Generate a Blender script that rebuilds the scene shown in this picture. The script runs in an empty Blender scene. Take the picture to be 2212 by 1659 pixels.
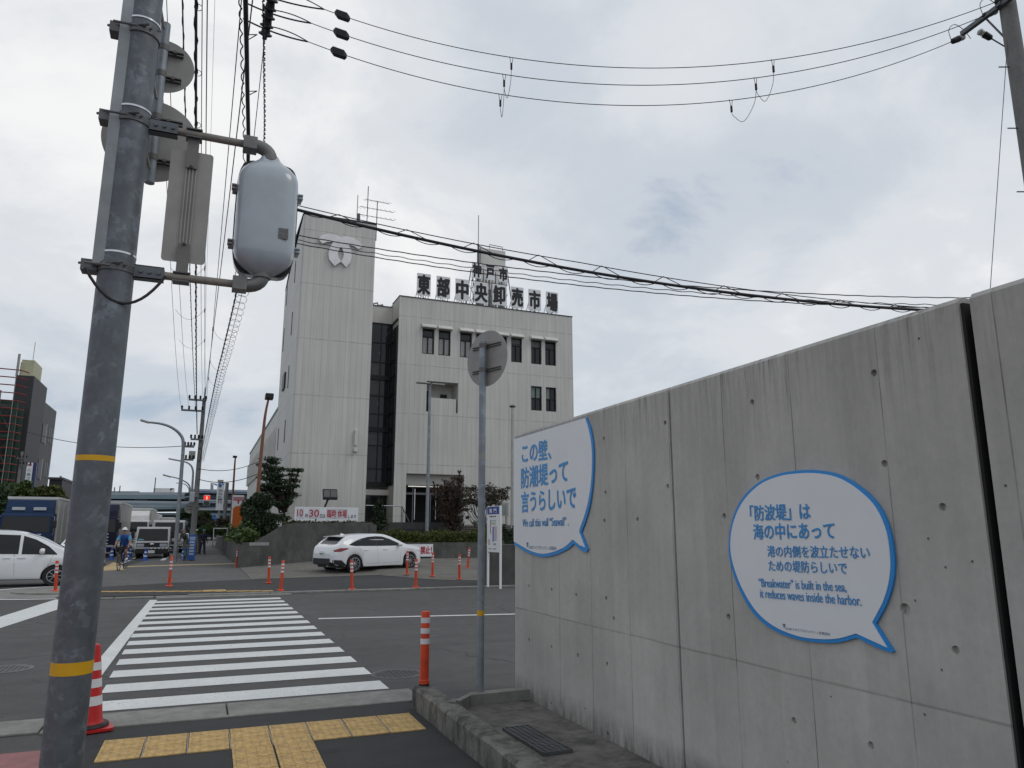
import bpy, bmesh, math, random
from mathutils import Matrix, Vector
random.seed(7)
R = math.radians
SC = bpy.context.scene
COL = SC.collection

# ---------------------------------------------------------------- camera, sky, sun, exposure
F, CX, CY, H = 1590.0, 1106.0, 829.5, 1.6          # lens and frame measured in a 2212 x 1659 view of the photograph
PITCH = math.atan(320 / F)
YAW = math.atan((CX - 435) / (F / math.cos(PITCH)))
cam_d = bpy.data.cameras.new('camera')
cam = bpy.data.objects.new('camera', cam_d)
COL.objects.link(cam)
cam.location = (0, 0, H)
cam.rotation_euler = (R(90) + PITCH, 0, -YAW)
cam_d.sensor_width = 36
cam_d.lens = 36 * F / 2212
cam_d.clip_start = 0.05
cam_d.clip_end = 5000
SC.camera = cam

SUN_AZ, SUN_EL = R(125), R(48)                     # compass angle from +Y towards +X
w = bpy.data.worlds.new('World')
SC.world = w
w.use_nodes = True
nt = w.node_tree
nt.nodes.clear()
N = nt.nodes.new
L = nt.links.new
out = N('ShaderNodeOutputWorld')
bg = N('ShaderNodeBackground')
bg.inputs['Strength'].default_value = 0.1
sky = N('ShaderNodeTexSky')
sky.sky_type = 'NISHITA'
sky.sun_disc = False
sky.sun_elevation = SUN_EL
sky.sun_rotation = SUN_AZ
tc = N('ShaderNodeTexCoord')
sep = N('ShaderNodeSeparateXYZ')
L(tc.outputs['Generated'], sep.inputs[0])


def wm(op, a, b=None, c=None):
    n = N('ShaderNodeMath')
    n.operation = op
    for i, v in enumerate((a, b, c)):
        if v is None:
            continue
        if isinstance(v, (int, float)):
            n.inputs[i].default_value = v
        else:
            L(v, n.inputs[i])
    return n.outputs[0]


den = wm('ADD', wm('MAXIMUM', sep.outputs[2], 0.0), 0.34)
cmb = N('ShaderNodeCombineXYZ')
L(wm('DIVIDE', sep.outputs[0], den), cmb.inputs[0])
L(wm('DIVIDE', sep.outputs[1], den), cmb.inputs[1])


def wnoise(scale, detail, rough, off, dist=0.3):
    mp = N('ShaderNodeMapping')
    mp.inputs['Location'].default_value = off
    L(cmb.outputs[0], mp.inputs[0])
    n = N('ShaderNodeTexNoise')
    n.inputs['Scale'].default_value = scale
    n.inputs['Detail'].default_value = detail
    n.inputs['Roughness'].default_value = rough
    n.inputs['Distortion'].default_value = dist
    L(mp.outputs[0], n.inputs['Vector'])
    return n.outputs['Fac']


def wramp(fac, stops):
    n = N('ShaderNodeValToRGB')
    e = n.color_ramp.elements
    while len(e) < len(stops):
        e.new(0.5)
    for i, (p, c) in enumerate(stops):
        e[i].position = p
        e[i].color = (*c, 1)
    n.color_ramp.interpolation = 'EASE'
    L(fac, n.inputs[0])
    return n.outputs[0]


big = wnoise(1.15, 3, 0.5, (3.1, 1.2, 0), 0.15)
fine = wnoise(3.0, 8, 0.60, (7.7, 4.1, 0), 0.25)


def blob(direction, k, amp):                        # a broad bright or dull patch of cloud round a compass direction
    d = Vector(direction).normalized()
    vm = N('ShaderNodeVectorMath')
    vm.operation = 'DOT_PRODUCT'
    L(tc.outputs['Generated'], vm.inputs[0])
    vm.inputs[1].default_value = d
    return wm('MULTIPLY', wm('POWER', wm('MAXIMUM', vm.outputs['Value'], 0.0), k), amp)


def raydir(x, y):
    a, b = (x - CX) / F, -(y - CY) / F
    up = math.sin(PITCH) + math.cos(PITCH) * b
    f = math.cos(PITCH) - math.sin(PITCH) * b
    return Vector((a * math.cos(YAW) + f * math.sin(YAW), -a * math.sin(YAW) + f * math.cos(YAW), up))


dens = wm('ADD', wm('MULTIPLY', big, 0.48), wm('MULTIPLY', fine, 0.52))
for px, k, amp in (((760, 250), 14, 0.17), ((150, 150), 30, 0.12), ((1650, 850), 60, 0.10), ((2150, 650), 40, 0.13), ((1350, 330), 40, -0.06), ((1750, 420), 30, -0.02), ((1330, 600), 90, -0.02),
                   ((1450, 720), 90, -0.10), ((980, 620), 120, 0.10), ((420, 980), 60, -0.12), ((1750, 650), 200, -0.08), ((1500, 110), 60, 0.09), ((1050, 60), 90, -0.05)):
    dens = wm('ADD', dens, blob(raydir(*px), k, amp))
cloud = wramp(dens, [(0.33, (4.8, 5.5, 6.5)), (0.46, (6.0, 6.5, 7.15)), (0.59, (7.3, 7.6, 8.0)), (0.76, (9.4, 9.4, 9.4))])
cov = wm('MINIMUM', wm('MAXIMUM', wm('MULTIPLY_ADD', dens, 4.0, -0.75), 0.62), 0.97)
mx = N('ShaderNodeMix')
mx.data_type = 'RGBA'
L(cov, mx.inputs['Factor'])
L(sky.outputs[0], mx.inputs['A'])
L(cloud, mx.inputs['B'])
L(mx.outputs['Result'], bg.inputs['Color'])
L(bg.outputs[0], out.inputs['Surface'])

sun_d = bpy.data.lights.new('sun', 'SUN')
sun_d.energy = 0.55
sun_d.angle = R(22)
sun_d.color = (1.0, 0.96, 0.9)
sun = bpy.data.objects.new('sun', sun_d)
COL.objects.link(sun)
sun.rotation_euler = Vector((math.sin(SUN_AZ) * math.cos(SUN_EL), math.cos(SUN_AZ) * math.cos(SUN_EL), math.sin(SUN_EL))).to_track_quat('Z', 'Y').to_euler()
SC.view_settings.view_transform = 'Standard'
SC.view_settings.look = 'None'
SC.view_settings.gamma = 1
SC.view_settings.exposure = 0.0


# ---------------------------------------------------------------- measuring helpers: a spot of the photograph to a real place
def gp(x, y, z=0.0):
    r = raydir(x, y)
    return Vector((0, 0, H)) + r * ((z - H) / r.z)


def on_x(x, y, X):
    r = raydir(x, y)
    return Vector((0, 0, H)) + r * (X / r.x)


def on_y(x, y, Y):
    r = raydir(x, y)
    return Vector((0, 0, H)) + r * (Y / r.y)


def at_z(x, y, z):
    return gp(x, y, z)


def at_d(x, y, d):
    r = raydir(x, y)
    return Vector((0, 0, H)) + r * (d / math.hypot(r.x, r.y))


def z_over(x, y, p):
    r = raydir(x, y)
    return H + r.z * math.hypot(p[0], p[1]) / math.hypot(r.x, r.y)


# ---------------------------------------------------------------- materials
MATS = {}


def nd(t, typ, **kw):
    n = t.nodes.new(typ)
    for k, v in kw.items():
        n.inputs[k].default_value = v
    return n


def mat(name, col, rough=0.6, metal=0.0, var=0.12, scale=3.0, bump=0.0, bscale=40.0, stretch=(1, 1, 1), spec=0.4, emit=None, detail=5, coat=0.0, var2=0.0, scale2=0.6, speck=0.0):
    if name in MATS:
        return MATS[name]
    m = bpy.data.materials.new(name)
    m.use_nodes = True
    t = m.node_tree
    b = t.nodes['Principled BSDF']
    b.inputs['Roughness'].default_value = rough
    b.inputs['Metallic'].default_value = metal
    b.inputs['Specular IOR Level'].default_value = spec
    b.inputs['Coat Weight'].default_value = coat
    b.inputs['Coat Roughness'].default_value = 0.08
    b.inputs['Base Color'].default_value = (*col, 1)
    co = t.nodes.new('ShaderNodeTexCoord')
    mp = nd(t, 'ShaderNodeMapping', Scale=stretch)
    t.links.new(co.outputs['Object'], mp.inputs[0])
    cur = None
    if var:
        n = nd(t, 'ShaderNodeTexNoise', Scale=scale, Detail=detail, Roughness=0.6)
        t.links.new(mp.outputs[0], n.inputs['Vector'])
        mr = nd(t, 'ShaderNodeMapRange')
        mr.inputs['From Min'].default_value = 0.3
        mr.inputs['From Max'].default_value = 0.7
        mr.inputs['To Min'].default_value = 1 - var
        mr.inputs['To Max'].default_value = 1 + var
        t.links.new(n.outputs['Fac'], mr.inputs['Value'])
        fac = mr.outputs[0]
        if var2:
            n2 = nd(t, 'ShaderNodeTexNoise', Scale=scale2, Detail=4, Roughness=0.55)
            t.links.new(co.outputs['Object'], n2.inputs['Vector'])
            m2 = nd(t, 'ShaderNodeMapRange')
            m2.inputs['From Min'].default_value = 0.35
            m2.inputs['From Max'].default_value = 0.65
            m2.inputs['To Min'].default_value = 1 - var2
            m2.inputs['To Max'].default_value = 1 + var2
            t.links.new(n2.outputs['Fac'], m2.inputs['Value'])
            mm = nd(t, 'ShaderNodeMath')
            mm.operation = 'MULTIPLY'
            t.links.new(fac, mm.inputs[0])
            t.links.new(m2.outputs[0], mm.inputs[1])
            fac = mm.outputs[0]
        vm = nd(t, 'ShaderNodeVectorMath')
        vm.operation = 'SCALE'
        vm.inputs[0].default_value = col
        t.links.new(fac, vm.inputs['Scale'])
        cur = vm.outputs[0]
        if speck:
            ns = nd(t, 'ShaderNodeTexNoise', Scale=260.0, Detail=2, Roughness=0.7)
            t.links.new(co.outputs['Object'], ns.inputs['Vector'])
            m3 = nd(t, 'ShaderNodeMapRange')
            m3.inputs['From Min'].default_value = 0.3
            m3.inputs['From Max'].default_value = 0.7
            m3.inputs['To Min'].default_value = 1 - speck
            m3.inputs['To Max'].default_value = 1 + speck
            t.links.new(ns.outputs['Fac'], m3.inputs['Value'])
            v3 = nd(t, 'ShaderNodeVectorMath')
            v3.operation = 'SCALE'
            t.links.new(cur, v3.inputs[0])
            t.links.new(m3.outputs[0], v3.inputs['Scale'])
            cur = v3.outputs[0]
        t.links.new(cur, b.inputs['Base Color'])
    if bump:
        nb = nd(t, 'ShaderNodeTexNoise', Scale=bscale, Detail=4, Roughness=0.6)
        t.links.new(mp.outputs[0], nb.inputs['Vector'])
        bp = nd(t, 'ShaderNodeBump', Strength=bump, Distance=0.02)
        t.links.new(nb.outputs['Fac'], bp.inputs['Height'])
        t.links.new(bp.outputs[0], b.inputs['Normal'])
    if emit:
        b.inputs['Emission Color'].default_value = (*emit[:3], 1)
        b.inputs['Emission Strength'].default_value = emit[3]
    MATS[name] = m
    return m


def bsdf(m):
    return m.node_tree.nodes['Principled BSDF']


def mth(t, op, a, b=None, c=None):
    n = t.nodes.new('ShaderNodeMath')
    n.operation = op
    for i, v in enumerate((a, b, c)):
        if v is None:
            continue
        if isinstance(v, (int, float)):
            n.inputs[i].default_value = v
        else:
            t.links.new(v, n.inputs[i])
    return n.outputs[0]


def noise(t, vec, scale, detail=4, rough=0.6, dist=0.0):
    n = nd(t, 'ShaderNodeTexNoise', Scale=scale, Detail=detail, Roughness=rough, Distortion=dist)
    t.links.new(vec, n.inputs['Vector'])
    return n.outputs['Fac']


def rng(t, v, a, b, c, d):
    n = nd(t, 'ShaderNodeMapRange')
    n.clamp = True
    for k, q in zip(('From Min', 'From Max', 'To Min', 'To Max'), (a, b, c, d)):
        n.inputs[k].default_value = q
    t.links.new(v, n.inputs['Value'])
    return n.outputs[0]


def scaled(t, col, fac):
    n = t.nodes.new('ShaderNodeVectorMath')
    n.operation = 'SCALE'
    if isinstance(col, tuple):
        n.inputs[0].default_value = col
    else:
        t.links.new(col, n.inputs[0])
    t.links.new(fac, n.inputs['Scale'])
    return n.outputs[0]


def mixc(t, fac, a, b):
    n = t.nodes.new('ShaderNodeMix')
    n.data_type = 'RGBA'
    t.links.new(fac, n.inputs['Factor'])
    for k, v in (('A', a), ('B', b)):
        if isinstance(v, tuple):
            n.inputs[k].default_value = (*v, 1)
        else:
            t.links.new(v, n.inputs[k])
    return n.outputs['Result']


def stretch(t, vec, s):
    n = nd(t, 'ShaderNodeMapping', Scale=s)
    t.links.new(vec, n.inputs[0])
    return n.outputs[0]


def start(name, rough):
    m = bpy.data.materials.new(name)
    m.use_nodes = True
    t = m.node_tree
    b = t.nodes['Principled BSDF']
    b.inputs['Roughness'].default_value = rough
    co = t.nodes.new('ShaderNodeTexCoord').outputs['Object']
    sp = t.nodes.new('ShaderNodeSeparateXYZ')
    t.links.new(co, sp.inputs[0])
    MATS[name] = m
    return m, t, b, co, sp


def bumpto(t, b, h, strength, dist=0.01):
    bp = nd(t, 'ShaderNodeBump', Strength=strength, Distance=dist)
    t.links.new(h, bp.inputs['Height'])
    t.links.new(bp.outputs[0], b.inputs['Normal'])


def line_mask(t, coord, period, width, off=0.0):     # 1 on thin lines every period metres
    a = mth(t, 'MODULO', mth(t, 'ADD', coord, 1000 * period + off), period)
    d = mth(t, 'ABSOLUTE', mth(t, 'SUBTRACT', a, period / 2))
    return rng(t, d, 0.0, width / 2, 1.0, 0.0)


def concrete_wall_mat():                             # board-marked concrete: pour lines, rain streaks below the coping, damp foot
    m, t, b, co, sp = start('cast_concrete', 0.85)
    n1 = noise(t, co, 1.3, 6, 0.65)
    n2 = noise(t, stretch(t, co, (6, 6, 0.35)), 2.2, 6, 0.65)
    n3 = noise(t, co, 22, 6, 0.7)
    pour = mth(t, 'ADD', mth(t, 'FLOOR', mth(t, 'DIVIDE', mth(t, 'ADD', sp.outputs[1], 0.185 + 61), 0.61)), mth(t, 'MULTIPLY', mth(t, 'GREATER_THAN', sp.outputs[2], 0.842), 37.3))
    wn = t.nodes.new('ShaderNodeTexWhiteNoise')
    wn.noise_dimensions = '1D'
    t.links.new(pour, wn.inputs['W'])
    base = scaled(t, (0.435, 0.423, 0.395), mth(t, 'MULTIPLY', mth(t, 'MULTIPLY', rng(t, n1, 0.3, 0.7, 0.83, 1.12), rng(t, wn.outputs['Value'], 0.0, 1.0, 0.93, 1.06)), mth(t, 'MULTIPLY', rng(t, n2, 0.3, 0.7, 0.94, 1.05), rng(t, n3, 0.3, 0.7, 0.94, 1.06))))
    st = noise(t, stretch(t, co, (9, 9, 0.5)), 2.4, 7, 0.7)
    top = rng(t, sp.outputs[2], 1.95, 2.62, 0.0, 1.0)
    stain = mth(t, 'MULTIPLY', rng(t, st, 0.46, 0.68, 0.0, 1.0), mth(t, 'MULTIPLY', mth(t, 'POWER', top, 1.5), rng(t, n1, 0.38, 0.6, 0.25, 1.0)))
    foot = mth(t, 'MULTIPLY', rng(t, sp.outputs[2], 0.0, 0.22, 1.0, 0.0), rng(t, noise(t, stretch(t, co, (3, 3, 1.0)), 3.2, 6, 0.7), 0.33, 0.6, 0.0, 1.0))
    vl = line_mask(t, sp.outputs[1], 0.61, 0.011, 0.12)
    vl = mth(t, 'MULTIPLY', vl, rng(t, noise(t, co, 2.0), 0.35, 0.6, 0.15, 0.8))
    hl = rng(t, mth(t, 'ABSOLUTE', mth(t, 'SUBTRACT', mth(t, 'ADD', sp.outputs[2], mth(t, 'MULTIPLY', noise(t, co, 1.1), 0.02)), 0.842)), 0.0, 0.010, 0.42, 0.0)
    hl = mth(t, 'MULTIPLY', hl, rng(t, noise(t, co, 3.0), 0.3, 0.55, 0.25, 1.0))
    crack = rng(t, noise(t, stretch(t, co, (14, 14, 0.7)), 1.9, 8, 0.75), 0.66, 0.74, 0.0, 0.5)
    dirt = mth(t, 'MINIMUM', mth(t, 'ADD', mth(t, 'ADD', mth(t, 'MULTIPLY', stain, 0.8), mth(t, 'MULTIPLY', foot, 0.75)), mth(t, 'ADD', mth(t, 'ADD', vl, hl), crack)), 0.88)
    c = mixc(t, dirt, base, (0.06, 0.058, 0.052))
    t.links.new(c, b.inputs['Base Color'])
    hh = mth(t, 'SUBTRACT', mth(t, 'MULTIPLY', n3, 0.35), mth(t, 'ADD', vl, hl))
    bumpto(t, b, hh, 0.35, 0.006)
    return m


def stained_concrete(name, col, dark, amt=0.5, scale=2.5, fine=18.0, bump=0.5):
    m, t, b, co, sp = start(name, 0.9)
    n1 = noise(t, co, scale, 7, 0.7)
    n2 = noise(t, co, fine, 6, 0.7)
    base = scaled(t, col, mth(t, 'MULTIPLY', rng(t, n1, 0.3, 0.7, 0.8, 1.15), rng(t, n2, 0.3, 0.7, 0.88, 1.12)))
    d = mth(t, 'MULTIPLY', rng(t, noise(t, stretch(t, co, (1.6, 1.6, 0.8)), scale * 1.7, 8, 0.72), 0.42, 0.62, 0.0, 1.0), amt)
    t.links.new(mixc(t, d, base, dark), b.inputs['Base Color'])
    bumpto(t, b, n2, bump, 0.012)
    return m


def asphalt_mat(name, col, patch=0.25):
    m, t, b, co, sp = start(name, 0.92)
    n1 = noise(t, co, 0.35, 5, 0.6)
    n2 = noise(t, co, 3.0, 6, 0.65)
    n3 = noise(t, co, 75, 4, 0.8)
    tr = noise(t, stretch(t, co, (0.12, 2.2, 1)), 1.4, 5, 0.6)
    f = mth(t, 'MULTIPLY', mth(t, 'MULTIPLY', rng(t, n1, 0.3, 0.7, 1 - patch, 1 + patch), rng(t, n2, 0.3, 0.7, 0.86, 1.14)), mth(t, 'MULTIPLY', rng(t, n3, 0.3, 0.7, 0.55, 1.5), rng(t, tr, 0.3, 0.7, 0.88, 1.1)))
    vo = nd(t, 'ShaderNodeTexVoronoi', Scale=0.32)
    vo.feature = 'DISTANCE_TO_EDGE'
    wv = nd(t, 'ShaderNodeVectorMath')
    wv.operation = 'MULTIPLY_ADD'
    nn = nd(t, 'ShaderNodeTexNoise', Scale=1.3, Detail=5)
    t.links.new(co, nn.inputs['Vector'])
    t.links.new(nn.outputs['Color'], wv.inputs[0])
    wv.inputs[1].default_value = (0.9, 0.9, 0)
    t.links.new(co, wv.inputs[2])
    t.links.new(wv.outputs[0], vo.inputs['Vector'])
    crack = mth(t, 'MULTIPLY', rng(t, vo.outputs['Distance'], 0.0, 0.006, 1.0, 0.0), rng(t, n1, 0.42, 0.58, 0.0, 0.6))
    spots = mth(t, 'MULTIPLY', rng(t, noise(t, co, 2.4, 3, 0.5), 0.66, 0.72, 0.0, 0.45), rng(t, n2, 0.4, 0.6, 0.3, 1.0))
    f = mth(t, 'MULTIPLY', f, mth(t, 'SUBTRACT', 1.0, mth(t, 'MAXIMUM', crack, spots)))
    t.links.new(scaled(t, col, f), b.inputs['Base Color'])
    bumpto(t, b, n3, 0.5, 0.008)
    return m


def galvanised_mat(name, col, scale=7.0, contrast=0.35):
    m, t, b, co, sp = start(name, 0.55)
    b.inputs['Metallic'].default_value = 0.35
    wv = nd(t, 'ShaderNodeVectorMath')
    wv.operation = 'ADD'
    nn = nd(t, 'ShaderNodeTexNoise', Scale=scale * 1.6, Detail=4)
    t.links.new(co, nn.inputs['Vector'])
    sc2 = nd(t, 'ShaderNodeVectorMath')
    sc2.operation = 'SCALE'
    sc2.inputs['Scale'].default_value = 0.14
    t.links.new(nn.outputs['Color'], sc2.inputs[0])
    t.links.new(co, wv.inputs[0])
    t.links.new(sc2.outputs[0], wv.inputs[1])
    vo = nd(t, 'ShaderNodeTexVoronoi', Scale=scale * 1.7)
    t.links.new(wv.outputs[0], vo.inputs['Vector'])
    s2 = t.nodes.new('ShaderNodeSeparateColor')
    t.links.new(vo.outputs['Color'], s2.inputs[0])
    cell = mth(t, 'MULTIPLY', mth(t, 'POWER', s2.outputs[0], 3.0), rng(t, noise(t, co, scale * 0.45, 3), 0.42, 0.62, 0.15, 1.0))
    n1 = noise(t, co, scale * 0.6, 5, 0.6)
    f = mth(t, 'MULTIPLY', rng(t, cell, 0.0, 1.0, 1 - contrast * 0.35, 1 + contrast), rng(t, n1, 0.3, 0.7, 0.8, 1.2))
    t.links.new(scaled(t, col, f), b.inputs['Base Color'])
    return m


def panel_mat(name, col, axis, period, line=0.022, dark=0.55, hz=3.28, hoff=0.0):     # ribbed cladding: joints every period metres, dirty storey joints
    m, t, b, co, sp = start(name, 0.6)
    cx = sp.outputs[axis]
    vl = line_mask(t, cx, period, line)
    hl = line_mask(t, sp.outputs[2], hz, 0.085, hoff)
    hl = mth(t, 'MULTIPLY', hl, rng(t, noise(t, co, 2.6), 0.35, 0.6, 0.5, 1.9))
    n1 = noise(t, co, 0.35, 5, 0.6)
    n2 = noise(t, stretch(t, co, (2.5, 2.5, 0.12)), 1.6, 6, 0.65)
    base = scaled(t, col, mth(t, 'MULTIPLY', rng(t, n1, 0.3, 0.7, 0.92, 1.05), rng(t, n2, 0.3, 0.7, 0.87, 1.05)))
    dm = mth(t, 'MINIMUM', mth(t, 'MULTIPLY', mth(t, 'ADD', vl, hl), dark), 0.8)
    gr = mth(t, 'MULTIPLY', rng(t, noise(t, stretch(t, co, (5, 5, 0.16)), 1.4, 6, 0.7), 0.52, 0.72, 0.0, 0.26), rng(t, n1, 0.35, 0.6, 0.2, 1.0))
    dm = mth(t, 'MAXIMUM', dm, gr)
    t.links.new(mixc(t, dm, base, (0.15, 0.148, 0.14)), b.inputs['Base Color'])
    bumpto(t, b, mth(t, 'SUBTRACT', 1.0, vl), 0.4, 0.012)
    return m


def paver_mat(name, c1, c2):
    m, t, b, co, sp = start(name, 0.9)
    rot = nd(t, 'ShaderNodeMapping')
    rot.inputs['Rotation'].default_value = (0, 0, R(45))
    t.links.new(co, rot.inputs[0])
    br = t.nodes.new('ShaderNodeTexBrick')
    br.inputs['Scale'].default_value = 1.0
    br.inputs['Brick Width'].default_value = 0.24
    br.inputs['Row Height'].default_value = 0.12
    br.inputs['Mortar Size'].default_value = 0.008
    br.inputs['Color1'].default_value = (*c1, 1)
    br.inputs['Color2'].default_value = (*c2, 1)
    br.inputs['Mortar'].default_value = (c1[0] * 0.4, c1[1] * 0.4, c1[2] * 0.4, 1)
    t.links.new(rot.outputs[0], br.inputs['Vector'])
    n1 = noise(t, co, 0.8, 6, 0.65)
    t.links.new(scaled(t, br.outputs['Color'], rng(t, n1, 0.3, 0.7, 0.75, 1.2)), b.inputs['Base Color'])
    return m


def worn_paint(name, col, under=(0.055, 0.055, 0.055), wear=0.57):
    m, t, b, co, sp = start(name, 0.7)
    n1 = noise(t, co, 26, 7, 0.75)
    n2 = noise(t, co, 1.1, 5, 0.65)
    k = mth(t, 'MULTIPLY', rng(t, n1, wear, wear + 0.08, 0.0, 1.0), rng(t, n2, 0.42, 0.6, 0.1, 1.0))
    c = scaled(t, col, mth(t, 'MULTIPLY', rng(t, n2, 0.3, 0.7, 0.88, 1.05), rng(t, noise(t, co, 7, 6, .7), 0.3, 0.7, 0.93, 1.05)))
    t.links.new(mixc(t, k, c, under), b.inputs['Base Color'])
    return m


def leaf_mat(name, c1, c2):
    m, t, b, co, sp = start(name, 0.55)
    n1 = noise(t, co, 2.3, 4, 0.6)
    n2 = noise(t, co, 19, 3, 0.6)
    t.links.new(scaled(t, mixc(t, rng(t, n1, 0.35, 0.65, 0.0, 1.0), c1, c2), rng(t, n2, 0.3, 0.7, 0.6, 1.4)), b.inputs['Base Color'])
    b.inputs['Specular IOR Level'].default_value = 0.3
    return m


def glass_mat(name, col, rough=0.06, var=0.3):
    m = mat(name, col, rough=rough, var=var, scale=0.8, spec=0.35)
    return m


M_WALL = concrete_wall_mat()
M_ROAD = asphalt_mat('road_asphalt', (0.075, 0.074, 0.073), 0.16)
M_NEWASPH = asphalt_mat('fresh_asphalt', (0.034, 0.034, 0.035), 0.15)
M_OLDASPH = asphalt_mat('pale_asphalt', (0.098, 0.097, 0.095), 0.18)
M_EARTH = asphalt_mat('far_ground', (0.085, 0.085, 0.08), 0.3)
M_KERB = stained_concrete('kerb_concrete', (0.25, 0.247, 0.228), (0.10, 0.10, 0.085), 0.4, 1.6)
M_OLDCON = stained_concrete('mossy_concrete', (0.18, 0.172, 0.155), (0.022, 0.022, 0.018), 0.88, 2.3, 16, 0.9)
M_GUTTER = stained_concrete('gutter_concrete', (0.17, 0.16, 0.145), (0.03, 0.03, 0.026), 0.7, 1.3, 14, 0.6)
M_RETAIN = stained_concrete('retaining_concrete', (0.105, 0.104, 0.098), (0.035, 0.035, 0.032), 0.6, 0.7, 8, 0.4)
M_DARKCON = stained_concrete('dark_concrete', (0.085, 0.083, 0.08), (0.035, 0.035, 0.03), 0.5, 0.9, 8, 0.4)
M_RED_PAVE = stained_concrete('red_pavement', (0.30, 0.13, 0.13), (0.2, 0.12, 0.11), 0.5, 3, 20, 0.3)
M_PAVER = paver_mat('paver_blocks', (0.175, 0.165, 0.145), (0.14, 0.132, 0.118))
M_PAINT = worn_paint('road_paint', (0.66, 0.67, 0.66))
M_YPAINT = worn_paint('yellow_road_paint', (0.50, 0.36, 0.16))
M_TACT = stained_concrete('tactile_yellow', (0.60, 0.40, 0.16), (0.26, 0.18, 0.085), 0.75, 3.2, 30, 0.3)
M_TACTGAP = mat('tile_joint', (0.28, 0.26, 0.22))
M_GALV = galvanised_mat('galvanised_steel', (0.13, 0.146, 0.163), 12.0, 0.5)
M_GALV2 = galvanised_mat('galvanised_tube', (0.24, 0.265, 0.29), 9, 0.25)
M_STEELDARK = mat('bracket_steel', (0.13, 0.135, 0.14), 0.55, 0.4, 0.25, 12)
M_RUSTY = mat('weathered_pipe', (0.23, 0.215, 0.19), 0.7, 0.1, 0.3, 9)
M_ALU = mat('sign_aluminium', (0.30, 0.29, 0.275), 0.55, 0.15, 0.14, 4, var2=0.1)
M_SIGNAL = mat('signal_grey_paint', (0.36, 0.405, 0.445), 0.28, 0.0, 0.08, 5, spec=0.5, coat=0.5, var2=0.06)
M_BLACK = mat('black_rubber', (0.016, 0.016, 0.017), 0.6, var=0.2)
M_YBAND = mat('yellow_tape', (0.62, 0.34, 0.01), 0.5, var=0.1)
M_ORANGE = mat('orange_plastic', (0.58, 0.06, 0.018), 0.45, var=0.14, scale=6, var2=0.12, scale2=3)
M_RED = mat('cone_red', (0.46, 0.016, 0.016), 0.45, var=0.12, scale=6)
M_BLUECONE = mat('cone_blue', (0.02, 0.085, 0.40), 0.5, var=0.15)
M_REFL = mat('white_reflective_band', (0.62, 0.63, 0.66), 0.4, var=0.1, scale=14)
M_WHITE = mat('white_paint', (0.74, 0.74, 0.74), 0.45, var=0.05)
M_SIGNWHITE = mat('sign_board_white', (0.73, 0.745, 0.765), 0.35, var=0.03, scale=2)
M_SIGNBLUE = mat('sign_blue', (0.025, 0.26, 0.66), 0.35, var=0.03)
M_TEXTBLUE = mat('lettering_blue', (0.042, 0.285, 0.64), 0.4, var=0.03)
M_TEXTRED = mat('lettering_red', (0.42, 0.015, 0.03), 0.45, var=0.05)
M_TEXTBLACK = mat('lettering_black', (0.014, 0.014, 0.016), 0.45, var=0.1)
M_TEXTGREY = mat('lettering_grey_blue', (0.12, 0.17, 0.26), 0.45, var=0.05)
M_NAVYTEXT = mat('sign_navy', (0.02, 0.05, 0.28), 0.4, var=0.05)
M_CLAD = panel_mat('ribbed_white_cladding', (0.60, 0.59, 0.555), 0, 0.333, 0.045, 0.30, 3.28, 1.24)
M_CLADSIDE = panel_mat('ribbed_side_cladding', (0.60, 0.59, 0.555), 1, 0.333, 0.045, 0.30, 3.28, 1.24)
M_PLAIN = mat('painted_concrete', (0.60, 0.585, 0.55), 0.65, var=0.06, scale=1.0, var2=0.05)
M_FRAME = mat('dark_window_frame', (0.018, 0.018, 0.019), 0.45, 0.3, 0.1)
M_GLASS = glass_mat('dark_glass', (0.022, 0.025, 0.028))
M_GLASS2 = glass_mat('curtained_glass', (0.16, 0.16, 0.155), 0.12, 0.25)
M_DARKIN = mat('dark_interior', (0.012, 0.012, 0.013), 0.8)
M_CARWHITE = mat('white_car_paint', (0.72, 0.73, 0.745), 0.28, 0.0, 0.02, 1, spec=0.5, coat=0.7)
M_CARGLASS = glass_mat('car_glass', (0.012, 0.014, 0.016), 0.03, 0.2)
M_CHROME = mat('chrome', (0.6, 0.6, 0.62), 0.18, 1.0, 0.05)
M_ALLOY = mat('alloy_rim', (0.42, 0.43, 0.45), 0.3, 0.8, 0.05)
M_TYRE = mat('tyre', (0.018, 0.018, 0.018), 0.8, var=0.2)
M_LAMPRED = mat('rear_lamp_red', (0.22, 0.01, 0.015), 0.15, spec=0.7)
M_LAMPCLEAR = mat('headlamp_clear', (0.42, 0.44, 0.47), 0.12, spec=0.8, var=0.3, scale=20)
M_TRIM = mat('black_trim', (0.02, 0.02, 0.021), 0.55)
M_TRUCKBLUE = mat('truck_blue_paint', (0.008, 0.028, 0.078), 0.45, coat=0.0, spec=0.2, var=0.05)
M_TRUCKNAVY = mat('truck_navy_paint', (0.009, 0.011, 0.038), 0.45, coat=0.0, spec=0.2, var=0.05)
M_TRUCKWHITE = mat('truck_white_paint', (0.58, 0.58, 0.57), 0.4, var=0.07, scale=2)
M_BOXPANEL = mat('truck_box_aluminium', (0.42, 0.42, 0.40), 0.45, 0.2, 0.1, 1.2, stretch=(3, 3, 0.3))
M_WIRE = mat('cable_black', (0.022, 0.021, 0.026), 0.6, var=0.1)
M_POLECON = stained_concrete('pole_concrete', (0.20, 0.195, 0.19), (0.1, 0.1, 0.095), 0.4, 1.5)
M_BROWNPOLE = mat('brown_painted_pole', (0.20, 0.085, 0.05), 0.55, var=0.15, scale=5)
M_PORC = mat('porcelain', (0.55, 0.54, 0.52), 0.3)
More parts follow.
